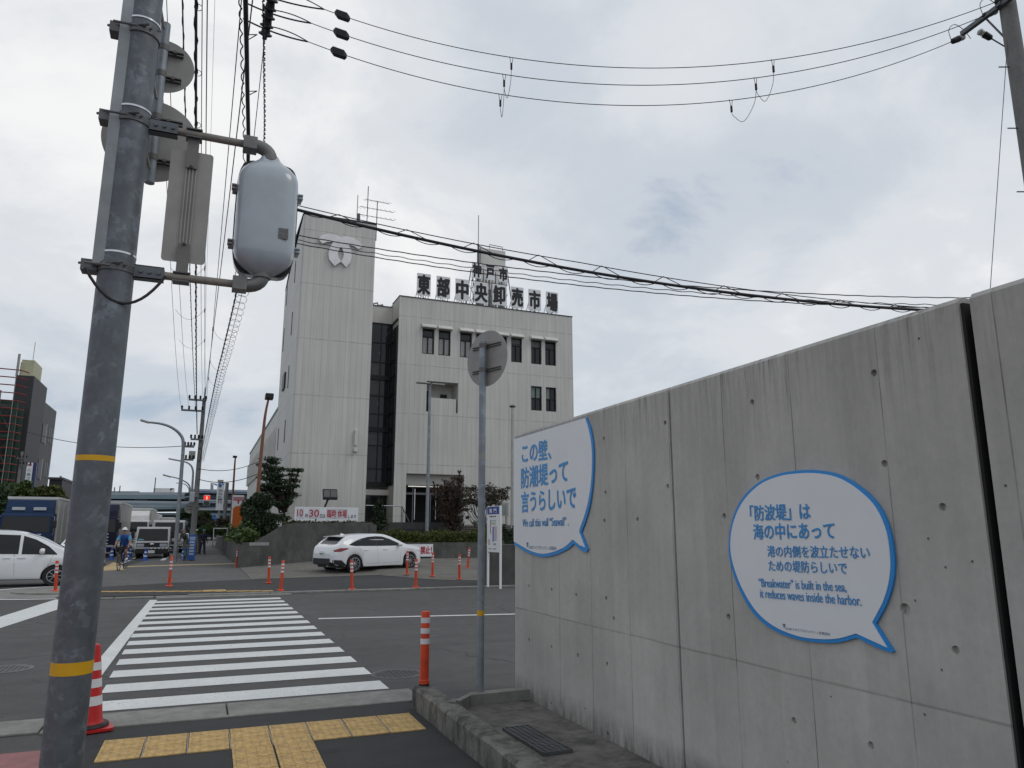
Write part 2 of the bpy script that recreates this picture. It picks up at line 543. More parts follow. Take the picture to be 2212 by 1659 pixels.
M_DARKBLDG = mat('charcoal_cladding', (0.035, 0.034, 0.038), 0.6, var=0.12, scale=0.6)
M_GREYBLDG = mat('grey_side_cladding', (0.075, 0.075, 0.08), 0.65, var=0.15, scale=0.5)
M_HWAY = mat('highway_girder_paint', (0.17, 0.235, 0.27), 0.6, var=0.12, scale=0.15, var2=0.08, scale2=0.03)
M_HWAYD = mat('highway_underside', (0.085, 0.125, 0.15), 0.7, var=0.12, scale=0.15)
M_HWAYC = mat('highway_barrier', (0.30, 0.33, 0.36), 0.7, var=0.1, scale=0.2)
M_LEAF_DK = leaf_mat('dark_leaf', (0.014, 0.026, 0.012), (0.03, 0.05, 0.02))
M_LEAF_TREE = leaf_mat('tree_leaf', (0.022, 0.042, 0.022), (0.045, 0.075, 0.035))
M_LEAF_OLIVE = leaf_mat('olive_leaf', (0.045, 0.062, 0.012), (0.085, 0.095, 0.022))
M_LEAF_RED = leaf_mat('russet_leaf', (0.045, 0.028, 0.02), (0.075, 0.046, 0.032))
M_LEAF_BROWN = leaf_mat('bronze_leaf', (0.04, 0.035, 0.022), (0.075, 0.06, 0.04))
M_LEAF_GRN = leaf_mat('street_leaf', (0.032, 0.062, 0.014), (0.075, 0.11, 0.026))
M_BARK = mat('bark', (0.05, 0.042, 0.034), 0.9, var=0.3, scale=8)
M_SOIL = mat('planting_soil', (0.04, 0.035, 0.026), 0.95, var=0.3, scale=3)
M_SKIN = mat('skin', (0.30, 0.17, 0.12), 0.55, var=0.06)


# ---------------------------------------------------------------- mesh building
def frame(o, x, y, z):                               # 4x4 from an origin and three axes
    return Matrix(((x[0], y[0], z[0], o[0]), (x[1], y[1], z[1], o[1]), (x[2], y[2], z[2], o[2]), (0, 0, 0, 1)))


def rotz(a, o=(0, 0, 0)):
    return Matrix.Translation(o) @ Matrix.Rotation(a, 4, 'Z')


ROOTM = {}


class MB:
    def __init__(self):
        self.v, self.f, self.m, self.s = [], [], [], []

    def add(self, verts, faces, m=0, s=False, M=None):
        k = len(self.v)
        for p in verts:
            p = Vector(p)
            self.v.append(M @ p if M is not None else p)
        for f in faces:
            self.f.append([i + k for i in f])
            self.m.append(m)
            self.s.append(s)
        return self

    def box(self, c, d, M=None, m=0, taper=(1, 1)):
        x, y, z = d[0] / 2, d[1] / 2, d[2] / 2
        tx, ty = taper
        v = [(c[0] + sx * x * (tx if sz > 0 else 1), c[1] + sy * y * (ty if sz > 0 else 1), c[2] + sz * z) for sz in (-1, 1) for sx, sy in ((-1, -1), (1, -1), (1, 1), (-1, 1))]
        return self.add(v, [(3, 2, 1, 0), (4, 5, 6, 7), (0, 1, 5, 4), (1, 2, 6, 5), (2, 3, 7, 6), (3, 0, 4, 7)], m, False, M)

    def span(self, a, b, M=None, m=0):
        return self.box([(a[i] + b[i]) / 2 for i in range(3)], [abs(b[i] - a[i]) for i in range(3)], M, m)

    def loft(self, rings, m=0, s=True, closed=True, caps=True, M=None):
        n = len(rings[0])
        v = [p for r in rings for p in r]
        f = []
        for i in range(len(rings) - 1):
            for j in range(n if closed else n - 1):
                a, b = i * n + j, i * n + (j + 1) % n
                f.append((a, b, b + n, a + n))
        self.add(v, f, m, s, M)
        if caps and closed:
            k = len(self.v) - len(v)
            for ring, rev in ((range(n), True), (range((len(rings) - 1) * n, len(rings) * n), False)):
                ids = [k + i for i in ring]
                self.f.append(ids[::-1] if rev else ids)
                self.m.append(m)
                self.s.append(False)
        return self

    def tube(self, pts, r, n=8, m=0, M=None, caps=True):
        pts = [Vector(p) for p in pts]
        rs = r if isinstance(r, (list, tuple)) else [r] * len(pts)
        rings = []
        up = None
        for i, p in enumerate(pts):
            t = (pts[min(i + 1, len(pts) - 1)] - pts[max(i - 1, 0)])
            t = t.normalized() if t.length > 1e-9 else Vector((0, 0, 1))
            if up is None:
                up = Vector((0, 0, 1)) if abs(t.z) < 0.9 else Vector((1, 0, 0))
            a = t.cross(up)
            if a.length < 1e-6:
                a = t.cross(Vector((0, 1, 0.01)))
            a.normalize()
            b = a.cross(t)
            up = b
            rings.append([p + (a * math.cos(q) + b * math.sin(q)) * rs[i] for q in [2 * math.pi * k / n for k in range(n)]])
        rings = [rg[::-1] for rg in rings]
        return self.loft(rings, m, True, True, caps, M)

    def lathe(self, prof, n=20, m=0, M=None, o=(0, 0, 0), caps=True):
        rings = [[(o[0] + r * math.cos(2 * math.pi * k / n), o[1] + r * math.sin(2 * math.pi * k / n), o[2] + z) for k in range(n)] for r, z in prof]
        return self.loft(rings, m, True, True, caps, M)

    def prism(self, poly, d, M=None, m=0, ms=None):  # outline in local xy, from z=0 to z=d
        n = len(poly)
        area = sum(poly[i][0] * poly[(i + 1) % n][1] - poly[(i + 1) % n][0] * poly[i][1] for i in range(n))
        if area < 0:
            poly = poly[::-1]
        v = [(p[0], p[1], 0) for p in poly] + [(p[0], p[1], d) for p in poly]
        self.add(v, [tuple(range(n))[::-1], tuple(range(n, 2 * n))], m, False, M)
        return self.add(v, [(i, (i + 1) % n, (i + 1) % n + n, i + n) for i in range(n)], m if ms is None else ms, False, M)

    def sheet(self, pts, m=0):
        return self.add(pts, [tuple(range(len(pts)))], m)

    def build(self, name, mats, parent=None, bevel=0.0, world=False, angle=40, seg=2):
        me = bpy.data.meshes.new(name)
        vs = self.v
        if parent is not None and world:
            r = parent
            while r.parent is not None:
                r = r.parent
            Mi = ROOTM[r.name]
            vs = [Mi @ p for p in vs]
        me.from_pydata([tuple(p) for p in vs], [], self.f)
        for mt in (mats if isinstance(mats, (list, tuple)) else [mats]):
            me.materials.append(mt)
        me.polygons.foreach_set('material_index', self.m)
        me.polygons.foreach_set('use_smooth', self.s)
        me.update()
        if any(self.s):
            me.set_sharp_from_angle(angle=R(angle))
        o = bpy.data.objects.new(name, me)
        COL.objects.link(o)
        if parent is not None:
            o.parent = parent
        if bevel:
            bv = o.modifiers.new('bevel', 'BEVEL')
            bv.width = bevel
            bv.segments = seg
            bv.limit_method = 'ANGLE'
            bv.angle_limit = R(50)
        return o


def thing(name, label, cat, loc=(0, 0, 0), rz=0.0, group=None):
    o = bpy.data.objects.new(name, None)
    o.empty_display_size = 0.2
    COL.objects.link(o)
    o.location = loc
    o.rotation_euler = (0, 0, rz)
    o['label'] = label
    o['category'] = cat
    if group:
        o['group'] = group
    ROOTM[o.name] = rotz(rz, loc).inverted()
    return o


def tag(o, label, cat, group=None, kind=None):
    o['label'] = label
    o['category'] = cat
    if group:
        o['group'] = group
    if kind:
        o['kind'] = kind
    return o


def struct(o):
    o['kind'] = 'structure'
    return o


def dup(o, loc, rz=None, label=None, group=None, tilt=(0, 0)):
    c = o.copy()
    COL.objects.link(c)
    c.location = loc
    c.rotation_euler = (tilt[0], tilt[1], o.rotation_euler.z if rz is None else rz)
    if label:
        c['label'] = label
    if group:
        c['group'] = group

    def rec(a, b):
        for ch in list(a.children):
            k = ch.copy()
            COL.objects.link(k)
            k.parent = b
            rec(ch, k)
    rec(o, c)
    return c


def text(name, body, M, size, m, parent, width=None, bold=0.0, thick=0.002, world=True, align='LEFT', height=None, vertical=False):
    cu = bpy.data.curves.new(name, 'FONT')
    cu.body = body
    cu.size = size
    cu.align_x = align
    cu.resolution_u = 4
    cu.fill_mode = 'FRONT'
    tmp = bpy.data.objects.new(name, cu)
    COL.objects.link(tmp)
    dg = bpy.context.evaluated_depsgraph_get()
    me = bpy.data.meshes.new_from_object(tmp.evaluated_get(dg))
    bpy.data.objects.remove(tmp)
    co = [v.co.copy() for v in me.vertices]
    fs = [tuple(p.vertices) for p in me.polygons]
    x0, x1 = min(c.x for c in co), max(c.x for c in co)
    y0, y1 = min(c.y for c in co), max(c.y for c in co)
    sx = width / (x1 - x0) if width else 1.0
    sy = height / (y1 - y0) if height else 1.0
    xo = x0 if width else 0
    yo = y0 if height else 0
    mb = MB()
    bw = bold * (height or size)
    for k in range(9 if bold else 1):                # heavier strokes: the glyph struck again a little to every side
        dx, dy = (bw * math.cos(k * math.pi / 4), bw * math.sin(k * math.pi / 4)) if k else (0, 0)
        mb.add([((c.x - xo) * sx + dx, (c.y - yo) * sy + dy, thick + 0.00025 * k * (1 if thick < 0.004 else 4)) for c in co], fs, 0, False, M)
    bpy.data.meshes.remove(me)
    return mb.build(name, m, parent, world=world)


def hz(x, y):                                        # the forecourt climbs gently towards the building and to the right
    a = min(max((y - 23.0) / 12.0, 0), 1) * min(max((x - 1.5) / 4.0, 0), 1)
    return 0.30 * a


def on_ground(x, y):
    p = gp(x, y)
    for _ in range(12):
        p = gp(x, y, hz(p.x, p.y))
    return p


def gpoly(mb, pts, z, m=0):
    return mb.sheet([(*gp(x, y).xy, z) for x, y in pts], m)


# ---------------------------------------------------------------- the setting: ground, roads, pavements, markings
g = MB()
g.sheet([(-1500, -300, -0.03), (1500, -300, -0.03), (1500, 2500, -0.03), (-1500, 2500, -0.03)])
struct(g.build('ground', M_EARTH))
g = MB()
g.sheet([(-60, -40, 0), (80, -40, 0), (80, 20.9, 0), (-60, 20.9, 0)])
g.sheet([(-30, 20.9, 0), (1.75, 20.9, 0), (1.75, 260, 0), (-30, 260, 0)])
struct(g.build('road', M_ROAD))

# near pavement of fresh black asphalt, gutter apron, red strip at far left
g = MB()
xl = gp(178, 1600).x
g.span((xl, -6, 0.0), (1.95, 7.3, 0.012))
struct(g.build('pavement', M_NEWASPH))
g = MB()
ya0, ya1 = 7.36, 7.86
for i, (xa, xb) in enumerate(((-6, -3.1), (-3.08, -1.1), (-1.08, 0.33), (0.345, 2.10))):
    g.span((xa, ya0, 0.0), (xb, ya1, 0.02))
struct(g.build('gutter_strip', M_KERB, bevel=0.006))
g = MB()
g.span((-1.08, 7.302, 0.0), (2.10, 7.357, 0.024))
struct(g.build('kerb_edge', M_KERB, bevel=0.006))
g = MB()
g.span((-9, -6, 0.0), (xl - 0.16, 6.75, 0.02))
struct(g.build('red_pavement', M_RED_PAVE))
g = MB()
g.span((xl - 0.155, 2.0, 0.0), (xl - 0.003, 7.1, 0.03))
struct(g.build('edging_kerb', M_KERB, bevel=0.012))
g = MB()
g.span((-9, 6.755, 0.0), (-1.3, 7.05, 0.03))
struct(g.build('kerb', M_KERB, bevel=0.012))
# far kerb, far pavement
yk = 20.92
g = MB()
x = -0.2
while x < 30:
    g.span((x, yk, 0), (x + 1.98, yk + 0.24, 0.05))
    x += 2.0
x = -2.75
while x < -0.3:
    g.span((x, yk - 0.05, 0), (x + 0.88, yk + 0.24, 0.03))
    x += 0.9
struct(g.build('far_kerb', M_KERB, bevel=0.008))
g = MB()
g.span((-0.9, 20.55, 0.0), (2.3, 20.915, 0.018))
struct(g.build('far_apron', M_KERB))
g = MB()
g.sheet([(-2.9, 21.15, 0.045), (30, 21.15, 0.045), (30, 36, 0.045), (1.72, 36, 0.045), (1.72, 60, 0.0455), (-3.4, 60, 0.0455), (-3.4, 37.2, 0.045)])
struct(g.build('far_pavement', M_NEWASPH))
g = MB()
gpoly(g, [(130, 1277), (205, 1273), (360, 1263), (560, 1254), (518, 1219), (508, 1219), (275, 1225), (215, 1235), (150, 1250)], 0.049)
gpoly(g, [(508, 1219), (275, 1225), (345, 1203), (378, 1180), (435, 1163), (440, 1163), (470, 1193)], 0.0485)
struct(g.build('street_pavement', M_OLDASPH))
# rising forecourt of small paving blocks
g = MB()
nx, ny = 30, 30
near = [gp(560, 1254), gp(625, 1252), gp(820, 1245), gp(950, 1257), gp(1113, 1257)]


def near_y(x):
    for a, b in zip(near, near[1:]):
        if a.x <= x <= b.x:
            return a.y + (b.y - a.y) * (x - a.x) / (b.x - a.x)
    return near[0].y if x < near[0].x else near[-1].y


rows = []
xa, xb = near[0].x - 0.25, 24.0
for i in range(nx + 1):
    x = xa + (xb - xa) * i / nx
    y0 = near_y(x)
    rows.append([(x, y0 + (35.5 - y0) * j / ny, 0.053 + min(1, j / 6) * hz(x, y0 + (35.5 - y0) * j / ny)) for j in range(ny + 1)])
g.loft(rows, 0, True, False, False)
g.f = [f[::-1] for f in g.f]
struct(g.build('paved_forecourt', M_PAVER))

# road markings
g = MB()
pitch_s = (20.02 - 8.06) / 13.5
for i in range(14):
    y = 8.03 + i * pitch_s * 0.985
    a, b = -0.80 - 0.015 * i, 1.93
    g.sheet([(a, y, 0.004), (b, y - 0.02, 0.004), (b, y + 0.44, 0.004), (a, y + 0.45, 0.004)])
struct(g.build('crosswalk_marking', M_PAINT))
g = MB()
gpoly(g, [(190, 1452), (213, 1425), (323.7, 1296.5), (340, 1296.5), (220, 1460), (205, 1478)], 0.006)
gpoly(g, [(-60, 1377), (-60, 1352), (120, 1295.5), (150, 1295), (150, 1309)], 0.006)
a, b = gp(688, 1337), gp(1113, 1327)
d = (b - a).normalized()
q = Vector((-d.y, d.x, 0))
e = a + d * 30
g.sheet([(*(a - q * 0.08).xy, 0.006), (*(e - q * 0.08).xy, 0.006), (*(e + q * 0.08).xy, 0.006), (*(a + q * 0.08).xy, 0.006)])
struct(g.build('white_road_line', M_PAINT))
g = MB()
arc_o, arc_i = [], []
for t in range(13):
    u = t / 12
    an = math.pi * (0.5 + u)
    c = Vector((gp(150, 1281).x, gp(150, 1278).y, 0))
    arc_o.append((c.x + 2.5 * math.cos(an), c.y + 2.6 * math.sin(an), 0.007))
    arc_i.append((c.x + 2.22 * math.cos(an), c.y + 2.42 * math.sin(an), 0.007))
for i in range(12):
    g.sheet([arc_o[i + 1], arc_i[i + 1], arc_i[i], arc_o[i]])
struct(g.build('corner_line', M_PAINT))
g = MB()
c0 = Vector((gp(150, 1278).x, gp(150, 1278).y, 0))
for rr, rr2, z in ((2.1, 2.3, 0.012), (1.35, 1.2, 0.05)):
    pl = [(c0.x + rr * math.cos(math.pi * (0.5 + i / 14)), c0.y + rr2 * math.sin(math.pi * (0.5 + i / 14))) for i in range(15)]
    g.prism(pl, z, Matrix.Translation((0, 0, 0.0)))
struct(g.build('corner_kerb', M_KERB))
g = MB()
gpoly(g, [(275, 1225.3), (508, 1218.9), (508, 1220.4), (275, 1227.2)], 0.054)
struct(g.build('yellow_line', M_YPAINT))
g = MB()
gpoly(g, [(207, 1235), (245, 1217), (262, 1222), (272, 1234), (222, 1236)], 0.056)
struct(g.build('yellow_patch', M_YPAINT))
g = MB()
for (xa, ya, xb, yb, ww) in ((-3.65, 37.0, -3.65, 47.5, 0.3), (-1.9, 46.5, -1.9, 53, 0.25), (-3.6, 50, -3.6, 70, 0.15)):
    g.sheet([(xa - ww / 2, ya, 0.055), (xa + ww / 2, ya, 0.055), (xb + ww / 2, yb, 0.055), (xb - ww / 2, yb, 0.055)])
struct(g.build('street_line', M_PAINT))


# ---------------------------------------------------------------- tactile paving
def tactile(name, x, y, s, z, bars=False, M=None):
    b = MB()
    b.box((0, 0, 0.004), (s - 0.006, s - 0.006, 0.008))
    if bars:
        for i in range(4):
            b.box((-s / 2 + s * (i + 0.5) / 4, 0, 0.0105), (0.022, s * 0.9, 0.005))
    else:
        for i in range(5):
            for j in range(5):
                b.lathe([(0.0125, 0), (0.0085, 0.005)], 8, 0, Matrix.Translation((-s / 2 + s * (i + 0.5) / 5, -s / 2 + s * (j + 0.5) / 5, 0.008)))
    return b.build(name, M_TACT, bevel=0.0)


tile_dot = tactile('tactile_tile', 0, 0, 0.292, 0)
tile_bar = tactile('guiding_tile', 0, 0, 0.292, 0, True)
p0, p1 = gp(213, 1627), gp(886, 1565)
ang = math.atan2(p1.y - p0.y, p1.x - p0.x)
LB = {0: 'yellow dotted tactile tile in the near strip, row closest to the crossing', 1: 'yellow dotted tactile tile in the near strip, row farther from the crossing', 2: 'yellow tactile tile with raised bars, leading off the near strip'}
first = {}
base = Vector((-0.43, 6.42, 0.013))
ux = Vector((math.cos(ang * 0 - 0.012), math.sin(-0.012), 0))
uy = Vector((-ux.y, ux.x, 0))
gap = MB()


def put(proto, pos, rz, label, group):
    if proto.name not in first:
        first[proto.name] = 1
        proto.location = pos
        proto.rotation_euler = (0, 0, rz)
        tag(proto, label, 'paving tile', group)
        return proto
    c = proto.copy()
    COL.objects.link(c)
    c.location = pos
    c.rotation_euler = (0, 0, rz)
    tag(c, label, 'paving tile', group)
    return c


for i in range(8):
    for j in range(2):
        put(tile_dot, base + ux * (i * 0.302 + random.uniform(-.002, .002)) + uy * j * 0.296, -0.012, LB[1 - j], 'dotted tiles of the near tactile strip')
for i in (3, 4):
    for j in range(1, 8):
        put(tile_bar, base + ux * i * 0.302 - uy * j * 0.296, -0.012, LB[2], 'barred tactile tiles leading off the near strip')
for i in range(7):
    pos = base + ux * ((i + 0.5) * 0.302) + uy * 0.148
    gap.box((pos.x, pos.y, 0.014), (0.008, 0.59, 0.008))
struct(gap.build('tile_joint', M_TACTGAP))
q0, q1 = gp(204, 1284.3), gp(592, 1282.5)
n_t = int((q1 - q0).length / 0.302)
for i in range(n_t):
    pos = q0.lerp(q1, (i + 0.5) / n_t)
    put(tile_dot, (pos.x, pos.y + 0.28, 0.05), 0, 'yellow dotted tactile tile along the far kerb of the crossing', 'dotted tiles along the far kerb')
for i in range(2):
    put(tile_dot, (q0.lerp(q1, (int(n_t * 0.63) + 0.5 + i) / n_t).x, q0.lerp(q1, 0.65).y + 0.582, 0.05), 0, 'yellow dotted tactile tile jutting behind the far kerb strip', 'dotted tiles jutting behind the far strip')


# ---------------------------------------------------------------- manhole covers
def manhole(x, y, label):
    p = gp(x, y)
    b = MB()
    b.lathe([(0.30, 0.0), (0.30, 0.004), (0.272, 0.0045)], 32)
    o = tag(b.build('manhole_cover', M_STEELDARK), label, 'manhole cover')
    o.location = (p.x, p.y, 0.001)
    c = MB()
    c.lathe([(0.268, 0.003), (0.268, 0.005)], 32)
    for i in range(-4, 5):
        for j in range(-4, 5):
            if i * i + j * j < 18:
                c.box((i * 0.055, j * 0.055, 0.0055), (0.03, 0.03, 0.004))
    c.build('lid', mat('cast_iron', (0.075, 0.075, 0.075), 0.5, 0.5, 0.2), o)
    return o


manhole(10, 1446, 'round iron manhole cover in the road at the left, left of the striped cone')
manhole(858, 1456, 'small round iron cover in the road just left of the near orange post')


# ---------------------------------------------------------------- mossy kerb block, wall-side gutter, drain grate
g = MB()
kx0, kx1 = 1.915, 2.10
pl = [(kx0, 0.0), (kx0, 0.18), (kx0 + 0.022, 0.202), (kx1 - 0.02, 0.202), (kx1, 0.185), (kx1, 0.0)]
rings = []
random.seed(3)
for i in range(60):
    y = 7.04 - i * 0.16
    rings.append([(p[0] + random.uniform(-.006, .006), y + (random.uniform(-.006, .006) if i else 0), p[1] + (random.uniform(-.008, .006) if p[1] > 0 else 0)) for p in pl])
g.loft(rings, 0, True)
tag(g.build('kerb_block', M_OLDCON, angle=30), 'long mossy concrete kerb block running beside the black pavement, weathered grey and black', 'kerb block')
g = MB()
g.span((kx1 - 0.01, -3, -0.01), (3.08, 7.30, 0.004))
struct(g.build('gutter', M_GUTTER))
g = MB()
kq = lambda x, y: gp((1200 + x * .5877) / 1.85172, (2300 + y * .5877) / 1.85172, 0.10).xy
kA, kB, kC, kD, kE, kF = (kq(x, y) for x, y in ((1058, 850), (1160, 797), (1470, 765), (1470, 786), (1165, 818), (1085, 858)))
g.prism([kA[:], kB[:], kC[:], (9.0, kC.y - 0.1), (9.0, kD.y - 0.1), kD[:], kE[:], kF[:]], 0.10)
struct(g.build('corner_kerb', M_KERB, bevel=0.012))

p = Vector((2.53, 5.63, 0))
gr = thing('drain_grate', 'rectangular steel drain grate set in the gutter at the foot of the wall', 'drain grate', (p.x, p.y, 0.006), R(1))
b = MB()
gw, gl = 0.23, 0.76
for sx in (-1, 1):
    b.box((sx * gw / 2, 0, 0.012), (0.012, gl, 0.024))
for sy in (-1, 1):
    b.box((0, sy * gl / 2, 0.012), (gw + 0.012, 0.012, 0.024))
b.build('frame', M_STEELDARK, gr)
b = MB()
for i in range(1, 20):
    b.box((0, -gl / 2 + gl * i / 20, 0.012), (gw - 0.012, 0.011, 0.018))
for i in range(1, 5):
    b.box((-gw / 2 + gw * i / 5, 0, 0.013), (0.008, gl - 0.012, 0.020))
b.build('bars', mat('grate_steel', (0.17, 0.18, 0.185), 0.45, 0.5, 0.2), gr)
b = MB()
b.box((0, 0, 0.0005), (gw - 0.012, gl - 0.012, 0.001))
b.build('pit', M_DARKIN, gr)

# ---------------------------------------------------------------- the long concrete sea wall
XW = 3.07
wall = thing('concrete_wall', 'tall bare cast-concrete sea wall with tie holes and rain streaks, carrying two speech-bubble signs', 'wall', (XW, 0, 0))
WT, WD = 2.62, 0.42
j1 = on_x(1447, 900, XW).y
j2 = on_x(2090, 700, XW).y
segs = [(7.335, j1 + 0.011, True), (j1 - 0.011, j2 + 0.032, False), (j2 - 0.022, -14.0, False)]
holes = []


def zz(x, y, ox, oy, k):
    return ((ox + x * k) / 1.85172, (oy + y * k) / 1.85172)


for x, y in ((7, 428), (417, 330), (452, 635), (25, 680), (648, 781), (692, 1262), (148, 1500), (407, 1583)):
    holes.append((*zz(x, y, 3000, 1100, 1.1887), 0.016))
holes.append((*zz(522, 1125, 3000, 1100, 1.1887), 0.024))
for x, y in ((985, 367), (1000, 877), (990, 1145), (1303, 1132), (1565, 217), (1590, 818), (1680, 1113), (2125, 1098)):
    holes.append((*zz(x, y, 2000, 1600, 0.4219), 0.015))
for x, y in ((1558, 75), (1713, 100), (1880, 135), (2083, 158), (1560, 440), (1713, 490), (1892, 547), (2090, 605), (1558, 805), (2135, 297), (1505, 380), (1940, 910), (2095, 1080), (1708, 875)):
    holes.append((*zz(x, y, 1200, 2300, 0.5877), 0.015 if x not in (1505, 1940) else 0.007))
for x, y in ((372, 122), (103, 443), (132, 1280)):
    holes.append((*zz(x, y, 2850, 1850, 0.4822), 0.016))
for x, y in ((568, 215), (600, 888), (658, 985), (748, 965), (645, 1330), (556, 1097), (588, 1480), (583, 1510), (860, 710), (872, 1140), (126, 1640), (272, 1420), (770, 295)):
    holes.append((*zz(x, y, 3000, 1100, 1.1887), 0.006))
hp = [(on_x(x, y, XW), r) for x, y, r in holes]
for k in range(10):
    for zq in (0.35, 0.95, 1.6, 2.2):
        hp.append((Vector((XW, 1.2 - k * 0.9 - (0.2 if zq in (0.95, 2.2) else 0), zq)), 0.015))
for si, (ya, yb, first_seg) in enumerate(segs):
    b = MB()
    b.prism([(0, 0), (WD, 0), (WD, WT + 0.02), (0.022, WT + 0.02), (0.0, WT - 0.005)], ya - yb, frame((0, ya, 0), (1, 0, 0), (0, 0, 1), (0, -1, 0)))
    o = b.build('wall_panel', M_WALL, wall, bevel=0.0)
    o['label'] = ('wall panel at the street corner, under the cut-off speech bubble', 'middle wall panel with the complete speech bubble', 'wall panel beyond the wide dark joint')[si]
    ct = MB()
    used = []
    n_c = 0
    for p, r in hp:
        if yb + 0.03 < p.y < ya - 0.03 and all((p - q).length > 0.05 for q in used):
            used.append(p)
            Mh = frame((-0.02, p.y, p.z), (0, 1, 0), (0, 0, 1), (1, 0, 0))
            dpt = 0.042 if r > 0.01 else 0.03
            r *= 1.12
            ct.lathe([(r * 1.05, 0), (r * 1.05, 0.0205), (r * 0.82, dpt)], 14, 0, Mh)
            n_c += 1
    if n_c:
        co = ct.build('cutter', M_WALL)
        co.location = (XW, 0, 0)
        bo = o.modifiers.new('holes', 'BOOLEAN')
        bo.object = co
        bo.solver = 'EXACT'
        bpy.context.view_layer.update()
        dg = bpy.context.evaluated_depsgraph_get()
        me = bpy.data.meshes.new_from_object(o.evaluated_get(dg))
        o.modifiers.clear()
        print('wall panel', si, len(me.polygons), n_c)
        o.data = me
        bpy.data.objects.remove(co)
b = MB()
b.span((0.012, j1 - 0.011, 0), (WD - 0.02, j1 + 0.011, WT - 0.02))
b.build('joint_sealant', mat('grey_sealant', (0.16, 0.165, 0.17), 0.7), wall)
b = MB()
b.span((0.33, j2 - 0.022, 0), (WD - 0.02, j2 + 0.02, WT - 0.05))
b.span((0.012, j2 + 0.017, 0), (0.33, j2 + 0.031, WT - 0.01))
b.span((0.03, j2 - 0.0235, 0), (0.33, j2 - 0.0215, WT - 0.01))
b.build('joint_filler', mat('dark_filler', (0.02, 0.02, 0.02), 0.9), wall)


# ---------------------------------------------------------------- speech-bubble signs on the wall
def bubble(name, label, outline_px, inner_px, depth=0.011):
    o = on_x(*outline_px[0], XW)
    root = thing(name, label, 'sign', (XW, o.y, o.z))

    def uv(pts):
        return [(-on_x(x, y, XW).y, on_x(x, y, XW).z) for x, y in pts]
    Mb = frame((XW - 0.004, 0, 0), (0, -1, 0), (0, 0, 1), (-1, 0, 0))
    b = MB()
    b.prism(uv(outline_px), depth, Mb)
    b.build('blue_rim', M_SIGNBLUE, root, world=True)
    b = MB()
    b.prism(uv(inner_px), 0.003, frame((XW - 0.004 - depth, 0, 0), (0, -1, 0), (0, 0, 1), (-1, 0, 0)))
    b.build('white_face', M_SIGNWHITE, root, world=True)
    return root


def catmull(pts, n=6, closed=True):
    out = []
    N_ = len(pts)
    for i in range(N_ if closed else N_ - 1):
        p = [pts[(i + k) % N_] if closed else pts[min(max(i + k, 0), N_ - 1)] for k in (-1, 0, 1, 2)]
        for j in range(n):
            t = j / n
            out.append(tuple(0.5 * ((2 * p[1][k]) + (-p[0][k] + p[2][k]) * t + (2 * p[0][k] - 5 * p[1][k] + 4 * p[2][k] - p[3][k]) * t * t + (-p[0][k] + 3 * p[1][k] - 3 * p[2][k] + p[3][k]) * t ** 3) for k in (0, 1)))
    if not closed:
        out.append(pts[-1])
    return out


def zb(pts):
    return [zz(x, y, 2850, 1850, 0.4822) for x, y in pts]


def zs(pts):
    return [zz(x, y, 2000, 1600, 0.4219) for x, y in pts]


ob = catmull([(1215, 1452), (1060, 1492), (900, 1492), (700, 1460), (500, 1376), (340, 1230), (220, 1010), (158, 800), (152, 640), (180, 470), (260, 300), (400, 165), (560, 95), (740, 66), (900, 66), (1080, 105), (1260, 215), (1400, 360), (1490, 560), (1528, 800), (1518, 980), (1470, 1150), (1400, 1290), (1372, 1335)], 5, False)
ob += [(1520, 1562), (1508, 1578), (1380, 1535)]
ib = catmull([(1212, 1416), (1060, 1458), (900, 1462), (720, 1436), (520, 1350), (370, 1215), (250, 1010), (180, 800), (168, 640), (198, 480), (275, 320), (410, 185), (570, 116), (740, 91), (900, 92), (1070, 130), (1240, 235), (1375, 375), (1462, 570), (1495, 800), (1485, 975), (1440, 1140), (1370, 1280), (1345, 1325)], 5, False)
ib += [(1470, 1533)]
bub2 = bubble('bubble_sign', 'complete round speech-bubble sign on the middle of the concrete wall, explaining the word breakwater', zb(ob), zb(ib))
os_ = [(145, 374), (826, 170)] + catmull([(830, 168), (872, 270), (898, 430), (902, 600), (892, 800), (868, 980), (830, 1130), (795, 1225), (784, 1255)], 4, False) + [(848, 1412), (838, 1440), (800, 1438), (765, 1410)] + catmull([(712, 1362), (660, 1410), (560, 1460), (470, 1484), (400, 1486), (320, 1466), (240, 1430), (145, 1370)], 4, False)
is_ = [(145, 374), (820, 172)] + catmull([(822, 172), (855, 280), (882, 430), (888, 600), (878, 790), (852, 960), (812, 1110), (778, 1205), (766, 1250)], 4, False) + [(822, 1396)] + [(770, 1375), (706, 1322)] + catmull([(700, 1325), (640, 1385), (550, 1430), (460, 1454), (400, 1456), (320, 1436), (240, 1396), (145, 1340)], 4, False)
bub1 = bubble('bubble_sign', 'speech-bubble sign cut off by the street-side end of the concrete wall, explaining the word seawall', zs(os_), zs(is_))

XS = XW - 0.0185


def wall_text(root, body, x0, y0, x1, y1, h_px, m, bold=0.02, k='b', fit=True):
    f = zb if k == 'b' else zs
    (ax, ay), (bx, by), (cx_, cy_) = f([(x0, y0), (x1, y1), (x0, y0 - h_px)])
    A, B, C_ = on_x(ax, ay, XS), on_x(bx, by, XS), on_x(cx_, cy_, XS)
    hgt = C_.z - A.z
    ex = (B - A)
    wd = ex.length
    ex.normalize()
    Mt = frame(A, ex, (0, 0, 1), (-1, 0, 0))
    text('lettering', body, Mt, hgt * 1.05, m, root, width=wd, bold=bold, height=hgt, thick=0.0015)


